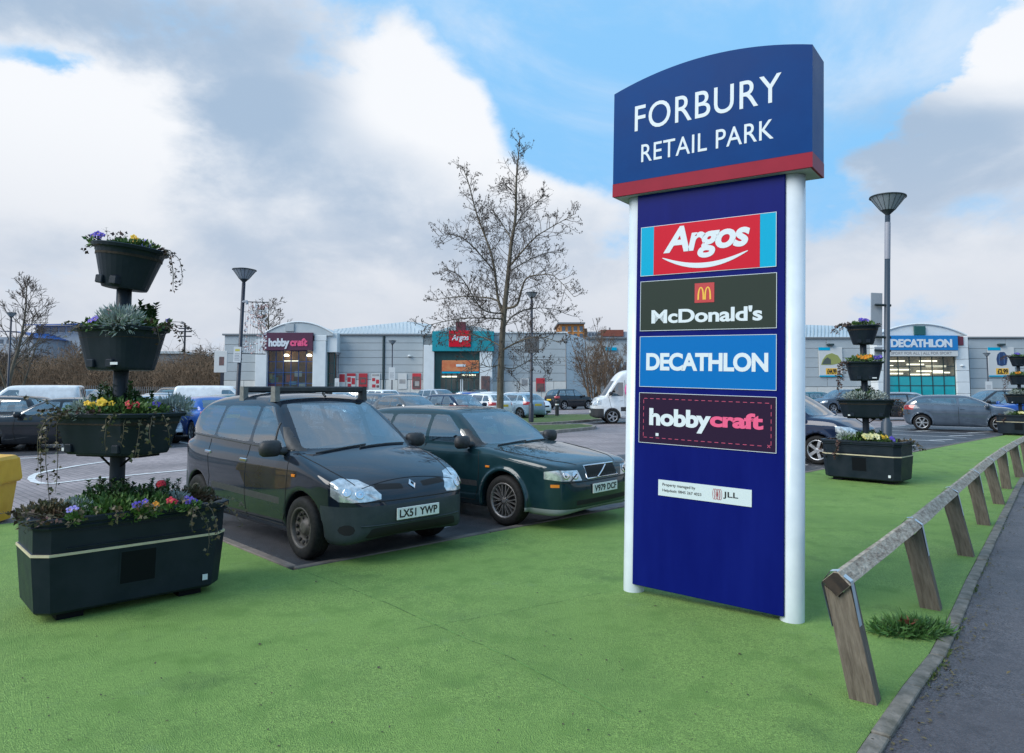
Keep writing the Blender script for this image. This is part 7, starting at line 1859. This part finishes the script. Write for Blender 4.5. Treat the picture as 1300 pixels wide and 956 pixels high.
# first row across the lane
park('saloon', 'dark', 'dark saloon with pale alloys left of the near planter trough', px=78, Y=19.6, yaw=R(196))
park('estate', 'dark', 'dark car cut off by the left picture edge, red tail lamp showing', px=-32, Y=20.5, yaw=R(186))
park('saloon', 'blue', 'bright blue car showing between the planter trough and the black people carrier', 5.6, 18.0, 1)
park('saloon', 'bronze', 'dark saloon roof showing just above the two nearest cars', 13.75, 17.8, -1)
park('hatch', 'navy', 'dark blue car roof right of the dark saloon, above the green estate', 16.25, 17.7, -1)
park('small', 'silver', 'small silver car mostly hidden behind the near planter base', 3.6, 18.2, 1)
# second row, nose to nose with it
park('hatch', 'white', 'white hatchback seen from behind beside the alder trunk', 21.6, 22.4, 1)
park('hatch', 'ice', 'pale blue silver hatchback seen from behind next to the lamp post', 24.2, 22.5, 1)
park('small', 'white', 'white car beyond the pale blue hatchback, bonnet only showing', 27.0, 24.5, -1)
park('panel', 'white', 'white panel van with high roof at far left among the cars', px=36, Y=29.5, yaw=R(200), cat='van', name='parked_van')
park('hatch', 'ice', 'ice blue car behind the near planter trough', 5.2, 22.6, 1)
park('hatch', 'teal', 'teal car in the second row near the lamp post', 8.0, 22.5, 1)
park('panel', 'white', 'white panel van beside the lamp post, behind the bright blue car', px=283, Y=33.5, yaw=R(10), cat='van', name='parked_van')
park('saloon', 'silver', 'silver saloon roof in front of the plum coloured poster wall', 13.2, 22.6, -1)
park('estate', 'grey', 'grey estate roof behind the dark saloon', 15.9, 22.6, -1)
# third block of bays
rows3 = [('suv', 'dark', 'dark off roader', 0), ('suv', 'white', 'white off roader', 1), ('saloon', 'white', 'white saloon', 2), ('mpv', 'bronze', 'dark bronze people carrier', 3), ('hatch', 'silver', 'silver hatchback', 4), ('mpv', 'navy', 'navy people carrier', 5), ('panel', 'dark', 'black panel van', 6), ('suv', 'red', 'red off roader', 7), ('hatch', 'ice', 'pale blue hatchback', 8), ('mpv', 'white', 'white people carrier', 9), ('hatch', 'grey', 'grey hatchback', 10), ('suv', 'silver', 'silver off roader', 11), ('saloon', 'blue', 'blue saloon', 12), ('hatch', 'white', 'white hatchback', 13)]
for k, c, nm, i in rows3:
    park(k, c, nm + ' parked in the third row, ' + ['first', 'second', 'third', 'fourth', 'fifth', 'sixth', 'seventh', 'eighth', 'ninth', 'tenth', 'eleventh', 'twelfth', 'thirteenth', 'fourteenth'][i] + ' from the left', -1.5 + i * 2.75, 35.2, -1 if i % 3 else 1, cat='van' if k == 'panel' else 'car', name='parked_van' if k == 'panel' else 'parked_car')
# cars along the fronts of the stores
for k, c, px, Y, yw, lab in (('suv', 'dark', 28, 60, -20, 'dark off roader before the scrub at far left'), ('suv', 'white', 62, 64, -20, 'white off roader before the scrub at far left'), ('mpv', 'silver', 92, 62, -25, 'silver people carrier in the farthest row left of the planter'), ('mpv', 'ice', 128, 66, 20, 'pale people carrier in the farthest row behind the planter pole'),
        ('panel', 'dark', 217, 62, 178, 'black van with high roof in the farthest row right of the planter'), ('panel', 'orange', 246, 70, 178, 'orange van roof at the foot of the scrub'), ('mpv', 'teal', 233, 52, -30, 'teal people carrier below the orange van roof'), ('suv', 'blue', 318, 68, 10, 'blue off roader before the purple fronted store'), ('hatch', 'red', 352, 67, 5, 'red hatchback before the purple fronted store'),
        ('hatch', 'white', 458, 62, -10, 'white hatchback before the poster wall'), ('suv', 'navy', 552, 62, 70, 'dark off roader before the teal store doors'), ('hatch', 'ice', 588, 60, 150, 'pale blue hatchback before the teal store doors'), ('mpv', 'dark', 608, 66, 100, 'black car at the teal store kiosk'),
        ('suv', 'dark', 722, 57.5, 38, 'dark off roader seen from behind at the corner of the teal store'), ('hatch', 'teal', 1040, 52, 0, 'dark car low before the tent poster wall'), ('mpv', 'grey', 1068, 50, 190, 'grey people carrier behind the planter tubs beside the sign'), ('estate', 'silver', 1158, 44, -20, 'silver estate with roof bars before the azure store windows'), ('hatch', 'dark', 1148, 37.5, -8, 'dark car with white bonnet edge behind the grey hatchback'),
        ('mpv', 'dark', 1262, 35.5, 178, 'black people carrier right of the grey hatchback'), ('hatch', 'blue', 1302, 33, 175, 'blue car at the right picture edge')):
    park(k, c, lab, px=px, Y=Y, yaw=R(yw), cat='van' if k == 'panel' else 'car', name='parked_van' if k == 'panel' else 'parked_car')
vn = model('van').place('tall white delivery van with pink roundel, left of the sign', (X_(768, 34) + 2.25, 34.6, Z0), R(180), PAINT['white'], None, 'van', 'delivery_van')
dsk = []
MB().lathe([(.34, 0), (.34, .006), (.0, .006)], 28, Matrix.Translation((1.02, .965, 1.62)) @ Matrix.Rotation(R(-90), 4, 'X') @ Matrix.Scale(1.25, 4, Vector((0, 1, 0)))).build('roundel', mat('van_pink', (.62, .06, .26), .4, col2=(.75, .2, .42), scale=4), vn)
# black bollard by the island
bl = thing('bollard', 'black bollard on the lane beyond the grass island', 'bollard', (X_(707, 41), 41, 0))
MB().lathe([(.11, -.05), (.11, .85), (.12, .87), (.12, .95), (.10, .99), (0, 1.0)], 14).build('shaft', M_TRIM, bl); MB().lathe([(.114, .70), (.114, .78)], 14).build('band', M_PLATE, bl)
# two people by the posters
